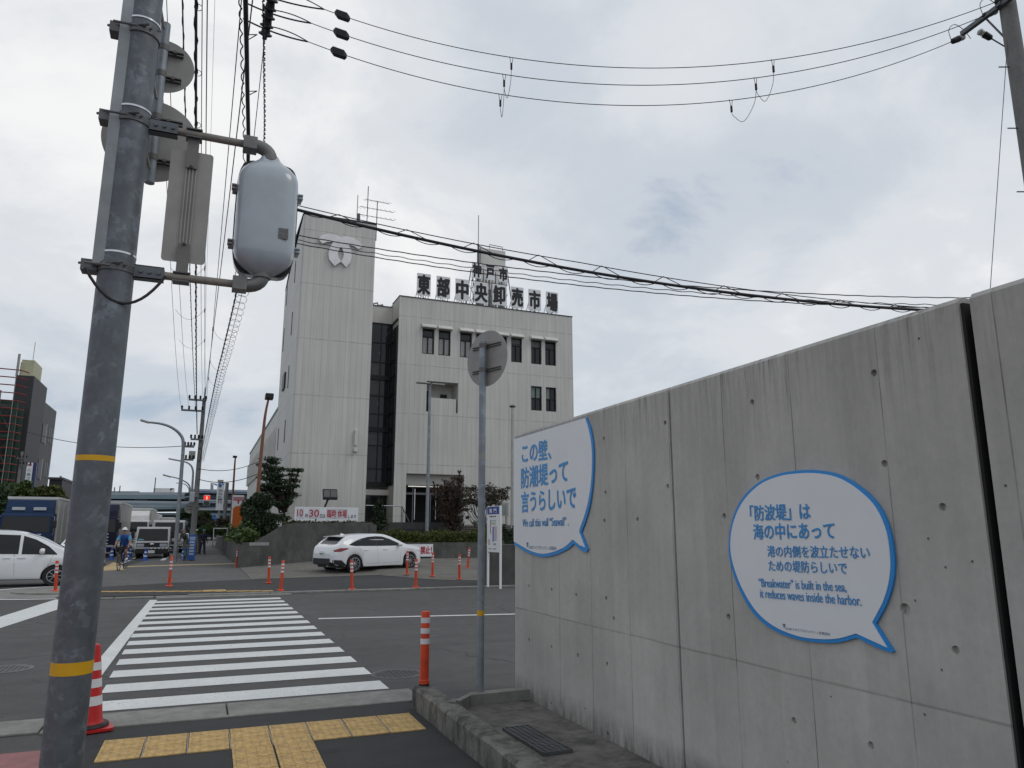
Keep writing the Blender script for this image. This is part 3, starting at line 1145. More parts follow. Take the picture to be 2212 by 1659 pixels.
T = wall_text
T(bub2, '「防波堤」は', 318, 483, 815, 472, 126, M_TEXTBLUE, 0.022)
T(bub2, '海の中にあって', 345, 638, 1018, 634, 126, M_TEXTBLUE, 0.022)
T(bub2, '港の内側を波立たせない', 460, 782, 1308, 800, 92, M_TEXTBLUE, 0.012)
T(bub2, 'ための堤防らしいで', 470, 900, 1120, 928, 90, M_TEXTBLUE, 0.012)
T(bub2, '“Breakwater” is built in the sea,', 388, 1040, 1115, 1085, 80, M_TEXTBLUE, 0.005)
T(bub2, 'it reduces waves inside the harbor.', 400, 1120, 1238, 1190, 72, M_TEXTBLUE, 0.005)
T(bub2, 'KOBEうわさプロジェクト x 東灘高校', 610, 1388, 978, 1438, 24, M_TEXTGREY, 0.0)
T(bub1, 'この壁、', 210, 592, 485, 556, 172, M_TEXTBLUE, 0.026, 's')
T(bub1, '防潮堤って', 203, 838, 645, 776, 190, M_TEXTBLUE, 0.026, 's')
T(bub1, '言うらしいで', 203, 1066, 722, 1028, 190, M_TEXTBLUE, 0.026, 's')
T(bub1, 'We call this wall “Seawall” .', 215, 1202, 650, 1190, 72, M_TEXTBLUE, 0.014, 's')
T(bub1, 'KOBEうわさプロジェクト x 東灘高校', 275, 1412, 536, 1425, 34, M_TEXTGREY, 0.0, 's')


def tiny_emblem(root, x, y, s, k):
    f = zb if k == 'b' else zs
    A, B = on_x(*f([(x, y)])[0], XS), on_x(*f([(x + s, y)])[0], XS)
    sz = (B - A).length
    b = MB()
    Mt = frame(A - Vector((0.0015, 0, 0)), (0, -1, 0), (0, 0, 1), (-1, 0, 0))
    for sg in (-1, 1):
        b.prism([(sg * -0.05 * sz, 1.0 * sz), (sg * 0.5 * sz, 0.95 * sz), (sg * 0.5 * sz, 0.75 * sz), (sg * -0.05 * sz, 0.78 * sz)], 0.001 if sg > 0 else 0.0016, Mt)
        b.prism([(sg * 0.1 * sz, 0.74 * sz), (sg * 0.3 * sz, 0.74 * sz), (sg * 0.34 * sz, 0.4 * sz), (sg * 0.1 * sz, 0.0), (sg * 0.02 * sz, 0.12 * sz), (sg * 0.16 * sz, 0.4 * sz)], 0.0012 if sg > 0 else 0.0018, Mt)
    b.build('emblem', M_TEXTGREY, root, world=True)


tiny_emblem(bub2, 597, 1370, 22, 'b')
tiny_emblem(bub1, 262, 1396, 18, 's')


# ---------------------------------------------------------------- foreground signal pole
def along(x, y, t):
    return Vector((0, 0, H)) + raydir(x, y) * t


PP = along(138, 1600, 4.06)
PX, PY = PP.x, PP.y
ZP = lambda x, y: z_over(x, y, (PX, PY))
pole = thing('signal_pole', 'thick mottled galvanised pole with two yellow bands, carrying a signal and sign plates', 'pole', (PX, PY, 0.012))
b = MB()
b.lathe([(0.106, 0), (0.103, 3.0), (0.0985, 6.2), (0.0985, 6.25)], 40, 0, Matrix.Translation((PX, PY, 0.0)))
b.build('pole_shaft', M_GALV, pole, world=True)
zy = ZP(145, 1441)
for z, hh in ((zy, 0.068), (ZP(195, 991), 0.032)):
    b = MB()
    b.lathe([(0.1062 if hh > 0.05 else 0.1045, -hh / 2), (0.1062 if hh > 0.05 else 0.1045, hh / 2)], 40, 0, Matrix.Translation((PX, PY, z)))
    b.build('yellow_band', M_YBAND, pole, world=True)
zu, zl = ZP(270, 262), ZP(230, 580)
# conduit cover up the left side of the pole
va = math.atan2(PX, PY)
dl = Vector((-math.cos(va), math.sin(va), 0))
dn = Vector((-math.sin(va), -math.cos(va), 0))
cc = Vector((PX, PY, 0)) + dl * 0.10 + dn * 0.042
b = MB()
z0 = ZP(200, 577)
b.prism([(-0.035, -0.03), (0.04, -0.03), (0.04, 0.02), (0.028, 0.033), (-0.022, 0.033), (-0.035, 0.02)], 6.2 - z0, frame((cc.x, cc.y, z0), -dl, -dn, Vector((0, 0, 1)) * 1.0))
b.f = [f[::-1] for f in b.f]
b.build('conduit_cover', galvanised_mat('pale_galvanised', (0.25, 0.27, 0.285), 6, 0.15), pole, world=True)
# steel strap bands and clamps
for z in (zu + 0.075, zl + 0.09, ZP(290, 50)):
    b = MB()
    b.lathe([(0.1035, -0.006), (0.1048, -0.006), (0.1048, 0.006), (0.1035, 0.006)], 40, 0, Matrix.Translation((PX, PY, z)))
    b.build('strap', M_CHROME if z != zu else M_GALV2, pole, world=True)
for z in (zu, zl, ZP(290, 50) - 0.08):
    b = MB()
    b.lathe([(0.103, -0.028), (0.109, -0.028), (0.109, 0.028), (0.103, 0.028)], 40, 0, Matrix.Translation((PX, PY, z)))
    b.span((PX - 0.19, PY - 0.05, z - 0.035), (PX - 0.10, PY + 0.05, z + 0.035))
    b.tube([(PX - 0.205, PY - 0.02, z + 0.012), (PX + 0.05, PY - 0.135, z + 0.012)], 0.008, 6)
    b.tube([(PX - 0.16, PY - 0.12, z - 0.012), (PX - 0.02, PY - 0.14, z - 0.02)], 0.008, 6)
    for i in range(5):
        b.lathe([(0.009, 0), (0.009, 0.012)], 6, 0, frame((PX - 0.06 + i * 0.04, PY - 0.109 + abs(i - 2) * 0.011, z + 0.008), (1, 0, 0), (0, 0, 1), (0, -1, 0)))
    b.build('clamp_band', M_STEELDARK, pole, world=True)
# arms along +X with C brackets
XB = on_y(392, 285, PY).x
XE = on_y(560, 320, PY).x
for z, nm in ((zu, 'upper'), (zl, 'lower')):
    b = MB()
    b.span((PX + 0.09, PY - 0.036, z - 0.042), (PX + 0.27, PY - 0.030, z + 0.042))
    b.span((PX + 0.10, PY - 0.036, z + 0.036), (PX + 0.27, PY + 0.036, z + 0.042))
    b.span((PX + 0.10, PY - 0.036, z - 0.042), (PX + 0.27, PY + 0.036, z - 0.036))
    for i in range(3):
        b.lathe([(0.012, 0), (0.012, 0.012)], 6, 0, frame((PX + 0.14 + i * 0.05, PY - 0.036, z), (1, 0, 0), (0, 0, 1), (0, -1, 0)))
    b.build('arm_bracket', galvanised_mat('blue_grey_steel', (0.12, 0.135, 0.15), 8, 0.2), pole, world=True)
    b = MB()
    b.tube([(PX + 0.2, PY, z), (XE, PY, z)], 0.0255, 16)
    b.build('arm', M_RUSTY, pole, world=True)
b = MB()
pts = []
for t in range(15):
    u = t / 14
    pts.append((PX - 0.15 + (on_y(358, 605, PY).x - PX + 0.15) * u, PY - 0.13 + 0.08 * u, zl - 0.05 + 0.03 * u - 0.80 * u * (1 - u)))
b.tube(pts, 0.009, 8)
b.build('cable', M_WIRE, pole, world=True)

# ------------- signal head seen from behind
SX = on_y(575, 470, PY).x
ztop, zbot = on_y(578, 343, PY).z, on_y(560, 598, PY).z
sh = thing('pedestrian_signal', 'pale grey rounded signal head seen from behind, hanging on two arms of the foreground pole', 'traffic signal', (SX, PY, zbot))
zm, hh = (ztop + zbot) / 2, (ztop - zbot) / 2
prof = [(-1.0, 0.10, 0.14), (-0.985, 0.26, 0.3), (-0.95, 0.42, 0.45), (-0.9, 0.6, 0.62), (-0.83, 0.78, 0.8), (-0.74, 0.92, 0.92), (-0.62, 0.99, 0.99), (-0.5, 1.0, 1.0), (0.52, 1.0, 1.0), (0.60, 0.99, 0.98), (0.67, 0.96, 0.93), (0.74, 0.88, 0.84), (0.80, 0.76, 0.72), (0.86, 0.60, 0.57), (0.91, 0.46, 0.45), (0.955, 0.36, 0.37), (1.0, 0.31, 0.33)]
HW, HD = 0.198, 0.13
sec = [(1.0, 0.0), (0.97, -0.42), (0.86, -0.72), (0.68, -0.92), (0.45, -1.0), (-0.45, -1.0), (-0.68, -0.92), (-0.86, -0.72), (-0.97, -0.42), (-1.0, 0.0), (-0.98, 0.12), (0.98, 0.12)]
b = MB()
b.loft([[(SX + HW * wx * sx_, PY + HD * wy * sy_, zm + hh * zz_) for sx_, sy_ in sec] for zz_, wx, wy in prof], 0, True)
b.build('back_shell', M_SIGNAL, sh, world=True, angle=60)
b = MB()
gs = [(sx_ * 1.0, z_) for sx_, z_ in ()]
ol = []
for t in range(40):
    an = 2 * math.pi * t / 40
    c_, s_ = math.cos(an), math.sin(an)
    ol.append((math.copysign(abs(c_) ** 0.35, c_) * HW * 1.03, math.copysign(abs(s_) ** 0.5, s_) * hh * 0.955))
b.prism(ol, 0.022, frame((SX, PY + 0.04, zm), (1, 0, 0), (0, 0, 1), (0, -1, 0)))
b.build('gasket', M_BLACK, sh, world=True)
b = MB()
b.prism([(x * 0.985, z * 0.985) for x, z in ol], 0.10, frame((SX, PY + 0.13, zm), (1, 0, 0), (0, 0, 1), (0, -1, 0)))
b.build('front_housing', M_SIGNAL, sh, world=True, bevel=0.01)
for zz_ in (0.42, -0.42):
    b = MB()
    b.lathe([(0.15, 0), (0.15, 0.01), (0.01, 0.01)], 24, 0, frame((SX, PY + 0.125, zm + hh * zz_), (-1, 0, 0), (0, 0, 1), (0, 1, 0)))
    b.build('lens', M_FRAME, sh, world=True)
for sx_ in (-1, 1):
    for zz_ in (0.42, -0.5):
        b = MB()
        b.box((SX + sx_ * (HW + 0.012), PY + 0.03, zm + hh * zz_), (0.035, 0.06, 0.055))
        b.box((SX + sx_ * (HW + 0.02), PY + 0.0, zm + hh * zz_ + 0.012), (0.03, 0.05, 0.012))
        b.box((SX + sx_ * (HW + 0.02), PY + 0.0, zm + hh * zz_ - 0.012), (0.03, 0.05, 0.012))
        b.build('hinge' if sx_ < 0 else 'latch', M_ALU if sx_ < 0 else M_SIGNAL, sh, world=True, bevel=0.004)
pl_ = on_y(612, 505, PY - HD)
b = MB()
b.box((pl_.x, PY - HD - 0.001, pl_.z), (0.062, 0.006, 0.075))
b.build('name_plate', mat('dull_plate', (0.12, 0.12, 0.12), 0.4, 0.5, 0.4, 60), sh, world=True)
for zc, sg in ((zu, -1), (zl, 1)):
    b = MB()
    ze = ztop if sg < 0 else zbot
    pts = [(XE - 0.08, PY, zc), (XE - 0.02, PY, zc)]
    for t in range(7):
        an = math.pi / 2 * t / 6
        pts.append((XE - 0.02 + (SX - XE + 0.02) * math.sin(an), PY, zc + (ze - zc) * (1 - math.cos(an))))
    b.tube(pts, [0.04, 0.042] + [0.046] * 7, 16)
    b.lathe([(0.058, -0.02), (0.058, 0.015)], 18, 0, Matrix.Translation((SX, PY, ze + 0.008 * sg)))
    b.box((XE - 0.06, PY, zc), (0.09, 0.10, 0.09))
    b.build('elbow_bracket', galvanised_mat('cast_bracket', (0.17, 0.17, 0.165), 10, 0.2), sh, world=True, bevel=0.004)

# ------------- rectangular plate seen from behind, hung between the arms
YP = PY + 0.02
A, B_, C_, D_ = (on_y(*p, YP) for p in ((371, 325), (461, 331), (443, 572), (346, 563)))
px0, px1, pz1, pz0 = (A.x + D_.x) / 2, (B_.x + C_.x) / 2, (A.z + B_.z) / 2, (C_.z + D_.z) / 2
rp = thing('sign_plate', 'tall rectangular sign plate seen from behind, hung between the two arms of the foreground pole', 'sign', ((px0 + px1) / 2, YP, pz0))
b = MB()


def rrect(w_, h_, r_, n=5):
    out = []
    for cx_, cy_, a0 in ((w_ / 2 - r_, h_ / 2 - r_, 0), (-w_ / 2 + r_, h_ / 2 - r_, 90), (-w_ / 2 + r_, -h_ / 2 + r_, 180), (w_ / 2 - r_, -h_ / 2 + r_, 270)):
        for i in range(n):
            an = R(a0 + 90 * i / (n - 1))
            out.append((cx_ + r_ * math.cos(an), cy_ + r_ * math.sin(an)))
    return out


b.prism(rrect(px1 - px0, pz1 - pz0, 0.022), 0.003, frame(((px0 + px1) / 2, YP, (pz0 + pz1) / 2), (1, 0, 0), (0, 0, 1), (0, -1, 0)))
b.build('plate', M_ALU, rp, world=True)
mx_ = (px0 + px1) / 2
b = MB()
for dx in (-0.028, -0.008, 0.012, 0.032):
    b.span((mx_ + dx - 0.004, YP - 0.016, pz0 + 0.06), (mx_ + dx + 0.004, YP - 0.003, pz1 - 0.06))
b.span((mx_ - 0.035, YP - 0.006, pz0 + 0.05), (mx_ + 0.038, YP - 0.003, pz1 - 0.05))
b.build('rail', M_ALU, rp, world=True)
for z1, z2 in ((pz1 - 0.12, zu), (pz0 + 0.12, zl)):
    b = MB()
    lo, hi = min(z1, z2), max(z1, z2)
    b.span((mx_ - 0.036, YP - 0.026, lo - 0.01), (mx_ + 0.036, YP - 0.018, hi + (0.03 if z2 > z1 else 0)))
    b.lathe([(0.012, 0), (0.012, 0.014), (0.006, 0.016), (0.006, 0.03)], 6, 0, frame((mx_, YP - 0.026, z1), (1, 0, 0), (0, 0, 1), (0, -1, 0)))
    b.build('hanger', mat('hanger_steel', (0.16, 0.155, 0.145), 0.6, 0.2), rp, world=True)
    b = MB()
    b.span((mx_ - 0.05, YP - 0.055, z2 + 0.022), (mx_ + 0.05, YP + 0.03, z2 + 0.03))
    b.span((mx_ - 0.05, YP - 0.055, z2 - 0.034), (mx_ + 0.05, YP + 0.03, z2 - 0.027))
    b.build('clip', M_STEELDARK, rp, world=True)

# ------------- two round sign backs on a tube behind the pole
Q0 = along(357, 60, 4.5)
TX, TY = Q0.x, PY + 0.24
b_ = on_y(320, 393, TY)
rs = thing('round_signs', 'pair of round sign plates seen from behind on a short tube behind the foreground pole', 'sign', (b_.x, TY, b_.z))
tx = on_y(340, 230, TY).x
zt0, zt1 = on_y(319, 395, TY).z, on_y(357, 52, TY).z
b = MB()
b.tube([(tx, TY, zt0), (tx, TY, zt1)], 0.032, 20)
b.build('tube', M_GALV2, rs, world=True)
for (cx_, cy_), rad in (((352, 143), 0.205), ((326, 304), 0.305)):
    c = on_y(cx_, cy_, TY + 0.06)
    b = MB()
    b.lathe([(rad, 0), (rad, 0.004)], 56, 0, frame(c, (1, 0, 0), (0, 0, 1), (0, -1, 0)))
    o = b.build('round_plate', M_ALU, rs, world=True)
    for dz in (-0.5, 0.5):
        b = MB()
        for k in (-0.012, 0.012):
            b.span((c.x - rad * 0.55, c.y - 0.03, c.z + dz * rad + k - 0.004), (c.x + rad * 0.62, c.y - 0.002, c.z + dz * rad + k + 0.004))
        b.box((tx + 0.075, c.y - 0.035, c.z + dz * rad), (0.02, 0.03, 0.02))
        b.lathe([(0.036, -0.02), (0.036, 0.02)], 16, 0, Matrix.Translation((tx, TY, c.z + dz * rad)))
        b.build('rail', mat('rail_dark', (0.14, 0.138, 0.13), 0.6, 0.2), o, world=True)
b = MB()
for z in (zt0 + 0.10, zt0 + 0.62, zt1 - 0.05):
    b.tube([(PX + 0.06, PY + 0.08, z + 0.14), (tx - 0.01, TY - 0.03, z)], 0.012, 8)
b.build('stay', M_ALU, rs, world=True)

# ---------------------------------------------------------------- near sign pole with a round plate turned away
MP = gp(1037, 1493, 0.10)
sp_ = thing('sign_pole', 'slim galvanised sign pole beside the sea wall, round plate on top seen from behind', 'sign pole', (MP.x, MP.y, 0.10))
zt = z_over(1045, 738, MP)
b = MB()
b.lathe([(0.036, 0.0), (0.036, zt - 0.10), (0.03, zt - 0.095)], 24)
b.build('post', M_GALV2, sp_)
zy = z_over(1037, 1324, MP)
b = MB()
b.lathe([(0.0368, zy - 0.125), (0.0368, zy - 0.075)], 24)
b.build('yellow_band', M_YBAND, sp_)
zs_ = z_over(1040, 985, MP)
b = MB()
b.lathe([(0.0368, zs_ - 0.13), (0.0368, zs_ - 0.07)], 24)
b.build('sticker', M_ALU, sp_)
hd = R(66)
nrm = Vector((math.sin(hd), math.cos(hd), 0))
tan = Vector((math.cos(hd), -math.sin(hd), 0))
c = Vector((0, 0, z_over(1047, 773, MP) - 0.10)) + nrm * 0.055 + tan * 0.01
b = MB()
b.lathe([(0.30, 0), (0.30, 0.004)], 64, 0, frame(c, tan, (0, 0, 1), -nrm))
rpl = b.build('round_plate', M_ALU, sp_)
for dz in (-0.13, 0.13):
    b = MB()
    for k in (-0.012, 0.012):
        b.box((0, k, 0.012), (0.42, 0.007, 0.02), frame(c + Vector((0, 0, dz)), tan, (0, 0, 1), -nrm))
    b.lathe([(0.041, -0.022), (0.041, 0.022)], 20, 0, Matrix.Translation((0, 0, c.z + dz)))
    b.build('rail', mat('rail_dark', (0.14, 0.138, 0.13)), rpl)

# ---------------------------------------------------------------- orange posts
DP = thing('delineator_post', '', 'bollard', (0, 0, 0))
b = MB()
b.lathe([(0.105, 0), (0.105, 0.012), (0.085, 0.026), (0.05, 0.032)], 24)
b.build('base_plate', M_ORANGE, DP)
b = MB()
b.lathe([(0.042, 0.03), (0.040, 0.5), (0.040, 0.782), (0.036, 0.796), (0.02, 0.80)], 20)
b.build('post', M_ORANGE, DP)
for z in (0.50, 0.595, 0.69):
    b = MB()
    b.lathe([(0.0415, z - 0.026), (0.0415, z + 0.026)], 20)
    b.build('reflective_band', M_REFL, DP)
posts = [((365, 1270), 'orange post beyond the crossing, directly in front of the tall curved street lamp', 0),
         ((366, 1257), 'orange post standing directly behind another orange post, near the foot of the curved street lamp', 0),
         ((510, 1227), 'orange post at the street end of the retaining wall, right of the thin yellow line', 0.01),
         ((580, 1263), 'orange post just behind the one at the right end of the far tactile strip', -0.03),
         ((606, 1280), 'orange post at the right end of the far tactile strip', -0.03),
         ((760, 1277), 'orange post on the kerb in front of the rear wheel of the white hatchback', -0.05),
         ((898, 1273), 'orange post on the kerb in front of the white hatchback nose', 0),
         ((879, 1243), 'orange post overlapping the front wheel of the white hatchback', 0),
         ((934, 1248), 'orange post covering the end of the red no-entry banner', 0),
         ((992, 1254), 'upright orange post on the pavers, between the no-entry banner and the slim sign pole', 0),
         ((1010, 1230), 'leaning orange post closest to the retaining wall, left of the slim sign pole', 0.09),
         ((215, 1233), 'orange post at the kerb beside the cyclist, just right of the foreground pole', 0),
         ((119, 1281), 'orange post at the street corner in front of the white minivan wheel', 0.05)]
first_post = True
for (x, y), lb, tl in posts:
    p = on_ground(x, y)
    zt_ = 0.05 + hz(p.x, p.y)
    loc = (p.x, p.y, zt_)
    if first_post:
        DP.location = loc
        DP['label'] = lb
        DP['group'] = 'orange posts with white bands'
        first_post = False
    else:
        dup(DP, loc, random.uniform(0, 3), lb, 'orange posts with white bands', (0, -tl))
p = gp(916, 1481, 0.20)
nb = thing('delineator_post', 'nearest and largest orange post, standing on the end of the mossy kerb block', 'bollard', (p.x, p.y, 0.20), 0, 'orange posts with white bands')
nb.scale = (0.94, 0.94, 0.90)
b = MB()
b.lathe([(0.052, 0), (0.052, 0.022)], 24)
b.build('base_ring', M_TRIM, nb)
b = MB()
b.lathe([(0.053, 0.022), (0.053, 0.055), (0.046, 0.062), (0.0445, 0.4), (0.0445, 0.725), (0.040, 0.738), (0.02, 0.742)], 28)
b.build('post', M_ORANGE, nb)
for z in (0.44, 0.545, 0.65):
    b = MB()
    b.lathe([(0.0458, z - 0.027), (0.0458, z + 0.027)], 28)
    b.build('reflective_band', M_REFL, nb)


# ---------------------------------------------------------------- cones
def cone(name, body, label, bands, loc, group=None, weight=False, tilt=0):
    c = thing(name, label, 'traffic cone', loc, 0.25, group)
    b = MB()
    b.prism(rrect(0.38, 0.38, 0.05), 0.022)
    b.build('base', body, c)
    b = MB()
    b.lathe([(0.150, 0.022), (0.132, 0.045), (0.118, 0.09), (0.050, 0.66), (0.042, 0.69), (0.02, 0.70)], 28)
    b.build('cone_body', body, c)
    for z0_, z1_ in bands:
        b = MB()
        r0 = lambda z: 0.118 - (z - 0.09) * (0.068 / 0.57) + 0.0015
        b.lathe([(r0(z0_), z0_), (r0(z1_), z1_)], 28)
        b.build('white_band', M_REFL, c)
    if weight:
        b = MB()
        b.lathe([(0.17, 0.023), (0.175, 0.03), (0.165, 0.05), (0.135, 0.052)], 28)
        b.build('rubber_weight', M_BLACK, c)
    return c


p = gp(199, 1580)
cq_ = cone('traffic_cone', M_RED, 'red traffic cone with three white bands, tucked behind the foot of the foreground pole', [(0.20, 0.275), (0.345, 0.415), (0.485, 0.55)], (p.x - 0.045, p.y + 0.0, 0.022), None, True)
cq_.scale = (0.94, 0.94, 0.95)

# ---------------------------------------------------------------- gate map board
pa, pb = gp(1054, 1268, 0.05), gp(1081, 1272, 0.05)
ex = (pb - pa)
Lb = ex.length
ex.normalize()
az = math.atan2(ex.y, ex.x)
mb_ = thing('map_board', 'white map board on two white posts with a blue header, by the dark gate pillar', 'sign', (pa.x, pa.y, 0.05), az)
zt = z_over(1056, 1094, pa) - 0.05
zb0 = z_over(1054, 1192, pa) - 0.05
for x in (0, Lb):
    b = MB()
    b.span((x - 0.028, -0.028, 0), (x + 0.028, 0.028, zt))
    b.build('post', M_WHITE, mb_, bevel=0.004)
b = MB()
b.span((0.03, -0.03, zb0), (Lb - 0.03, 0.03, zt - 0.01))
b.span((-0.01, -0.032, zb0 + 0.01), (Lb - 0.03, -0.03, zt - 0.02))
pnl = b.build('panel', M_WHITE, mb_)
Mt = frame((0, -0.0335, 0), (1, 0, 0), (0, 0, 1), (0, -1, 0))
ph = zt - zb0
b = MB()
b.prism([(0.0, zt - 0.02), (Lb - 0.035, zt - 0.02), (Lb - 0.035, zt - 0.02 - ph * 0.165), (0.0, zt - 0.02 - ph * 0.165)], 0.002, Mt)
b.build('blue_header', M_NAVYTEXT, pnl)
text('lettering', '東 門', frame((Lb * 0.16, -0.037, zt - ph * 0.155), (1, 0, 0), (0, 0, 1), (0, -1, 0)), 0.2, M_WHITE, pnl, width=Lb * 0.6, height=ph * 0.1, bold=0.02, world=False)
text('lettering', '東部中央卸売市場　案内図', frame((Lb * 0.2, -0.035, zt - ph * 0.245), (1, 0, 0), (0, 0, 1), (0, -1, 0)), 0.05, M_TEXTBLACK, pnl, width=Lb * 0.52, height=ph * 0.03, bold=0.03, world=False)
for x0_, x1_, z0_, z1_, col_ in ((0.25, 0.30, 0.40, 0.70, (0.25, 0.03, 0.02)), (0.43, 0.55, 0.22, 0.55, (0.08, 0.2, 0.5)), (0.57, 0.78, 0.24, 0.56, (0.55, 0.42, 0.42)), (0.33, 0.7, 0.58, 0.66, (0.5, 0.52, 0.42)), (0.08, 0.24, 0.15, 0.28, (0.55, 0.42, 0.38)), (0.28, 0.75, 0.67, 0.70, (0.35, 0.5, 0.5)), (0.5, 0.72, 0.15, 0.19, (0.3, 0.3, 0.3)), (0.12, 0.35, 0.06, 0.08, (0.2, 0.2, 0.2)), (0.45, 0.72, 0.06, 0.08, (0.2, 0.2, 0.2))):
    b = MB()
    b.prism([(x0_ * Lb, zb0 + z0_ * ph), (x1_ * Lb, zb0 + z0_ * ph), (x1_ * Lb, zb0 + z1_ * ph), (x0_ * Lb, zb0 + z1_ * ph)], 0.0012, Mt)
    b.build('map_patch', mat('map_ink_%d' % int(x0_ * 100 + z0_ * 1000), col_, 0.5, var=0.05), pnl)


# ---------------------------------------------------------------- office building
BZ = 2.2
YT, YM, YG = 42.0, 46.3, 48.3


def bz(x, y):                                        # a spot of the enlarged building picture
    return (540 + x * 0.39052, 432 + y * 0.39052)


def onm(x, y, Y=YM):
    return on_y(*bz(x, y), Y)


bld = thing('office_building', 'white ribbed-clad office building with an emblem tower, dark stair glazing and a rooftop block', 'building', (8.4, YT, BZ))
XL, XR = 4.17, 8.42
XM0, XM1 = 11.05, 23.92
ZT, ZM = 19.95, 17.05
CW = [M_CLAD, M_CLADSIDE, M_PLAIN]


def wpart(b, nm, mats=None, parent=None, **k):
    return b.build(nm, mats or CW, parent or bld, world=True, **k)


# tower: rounded front-left corner, roof sloping down at the back
b = MB()
cr = 0.16
ring = [(XR, YT)]
for i in range(7):
    an = R(270 - 90 * i / 6)
    ring.append((XL + cr + cr * math.cos(an), YT + cr + cr * math.sin(an)))
ring += [(XL, 45.5), (XL, 50.6), (XL, 51.7), (XR, 51.7)]


def topz(x, y):
    return ZT if y <= 45.5 else ZT - (y - 45.5) / 5.1 * 1.75 if y <= 50.7 else ZT - 1.75


n = len(ring)
vv = [(x, y, 1.0) for x, y in ring] + [(x, y, topz(x, y)) for x, y in ring]
fs_ = []
for i in range(n):
    j = (i + 1) % n
    nx_ = abs(ring[j][1] - ring[i][1]) > abs(ring[j][0] - ring[i][0])
    b.add(vv, [(j, i, i + n, j + n)], 1 if nx_ else 0, 0 < i < 8)
b.add(vv, [tuple(range(n, 2 * n))[::-1]], 2)
wpart(b, 'tower', angle=30)
b = MB()
ins = [(x, y, topz(x, y)) for x, y in ring]
path = ins[:9] + ins[9:] + [ins[0]]
b.tube([(p[0], p[1], p[2] + 0.03) for p in path], 0.06, 4)
wpart(b, 'coping', [M_DARKCON])
# slit windows up the tower's street side
for (x, y0, y1) in ((254, 340, 450), (236, 622, 740), (217, 918, 1035), (197, 1218, 1338), (209, 450, 575), (190, 712, 830), (160, 1265, 1380)):
    A, B_ = on_x(*bz(x, y0), XL), on_x(*bz(x - 5, y1), XL)
    b = MB()
    b.span((XL - 0.03, A.y - 0.14, B_.z), (XL + 0.05, A.y + 0.14, A.z))
    wpart(b, 'slit_window', [M_FRAME])
A, B_ = on_x(*bz(180, 990), XL), on_x(*bz(165, 1090), XL)
b = MB()
b.span((XL - 0.10, 47.2, B_.z), (XL + 0.05, 48.6, A.z))
wpart(b, 'side_window', [M_FRAME])
# emblem
Me = frame((0, YT - 0.09, 0), (1, 0, 0), (0, 0, 1), (0, -1, 0))


def em(pts):
    q = [on_y((1040 + x * 1.1348) / 1.85172, (720 + y * 1.1348) / 1.85172, YT) for x, y in pts]
    return [(p.x, p.z) for p in q]


b = MB()
for k, pts in enumerate((
        [(205, 212), (214, 199), (232, 193), (252, 194), (270, 198), (284, 206), (300, 216), (312, 232), (320, 252), (322, 272), (317, 292), (302, 310), (284, 290), (292, 276), (294, 264), (291, 250), (284, 238), (272, 228), (254, 221), (236, 221), (219, 227)],
        [(361, 239), (350, 222), (333, 210), (315, 204), (298, 202), (284, 206), (268, 212), (253, 226), (243, 245), (240, 265), (243, 283), (262, 306), (284, 290), (275, 276), (273, 264), (276, 250), (284, 238), (296, 232), (314, 232), (330, 236), (345, 246)])):
    b.prism(em(pts), 0.06 + 0.012 * k, Me)
wpart(b, 'emblem', [mat('emblem_metal', (0.78, 0.78, 0.79), 0.45, 0.0, 0.10, 2)])
# small lamp on the tower
A = onm(583, 1350, YT)
b = MB()
b.box((A.x, YT - 0.09, A.z + 0.35), (0.16, 0.18, 0.9))
b.box((A.x, YT - 0.12, A.z - 0.35), (0.2, 0.24, 0.22))
wpart(b, 'wall_fixture', [M_PLAIN], bevel=0.02)

# main block, built round its openings
z_ent_t = on_y(935, 1024, YM).z
xe0, xe1 = on_y(876.6, 1070, YM).x, on_y(1002, 1070, YM).x
wins = []
for (x0, x1, y0, y1) in ((953, 1020, 707, 852), (1043, 1110, 716, 858), (1162, 1228, 732, 868), (1250, 1312, 740, 876), (1362, 1422, 757, 890), (1445, 1505, 765, 899), (1555, 1613, 779, 909), (1633, 1693, 788, 918)):
    A, B_ = onm(x0, (y0 + y1) / 2), onm(x1, (y0 + y1) / 2)
    wins.append((A.x, B_.x, 13.10, 14.70, 1))
zt_w = sum(onm(x, y).z for x, y in ((985, 707), (1195, 732), (1475, 765), (1663, 788))) / 4
zb_w = sum(onm(x, y).z for x, y in ((985, 852), (1195, 868), (1475, 899), (1663, 918))) / 4
wins = [(a, c, zb_w, zt_w, 1) for a, c, _, _, _ in wins]
zt_2 = (onm(1585, 1030).z + onm(1666, 1037).z) / 2
zb_2 = (onm(1585, 1165).z + onm(1666, 1170).z) / 2
for x0, x1 in ((1555, 1615), (1637, 1695)):
    A, B_ = onm(x0, 1095), onm(x1, 1100)
    wins.append((A.x, B_.x, zb_2, zt_2, 0))
bx0, bx1 = onm(977, 1050).x, onm(1152, 1060).x
bzt = (onm(977, 1000).z + onm(1152, 1013).z) / 2
bzb = (onm(975, 1168).z + onm(1147, 1182).z) / 2
opens = [(a, c, z0_, z1_) for a, c, z0_, z1_, _ in wins] + [(bx0, bx1, bzb, bzt), (xe0, xe1, 1.0, z_ent_t)]
xs = sorted({XM0, XM1} | {v for o in opens for v in o[:2]})
zs2 = sorted({1.0, ZM} | {v for o in opens for v in o[2:]})
b = MB()
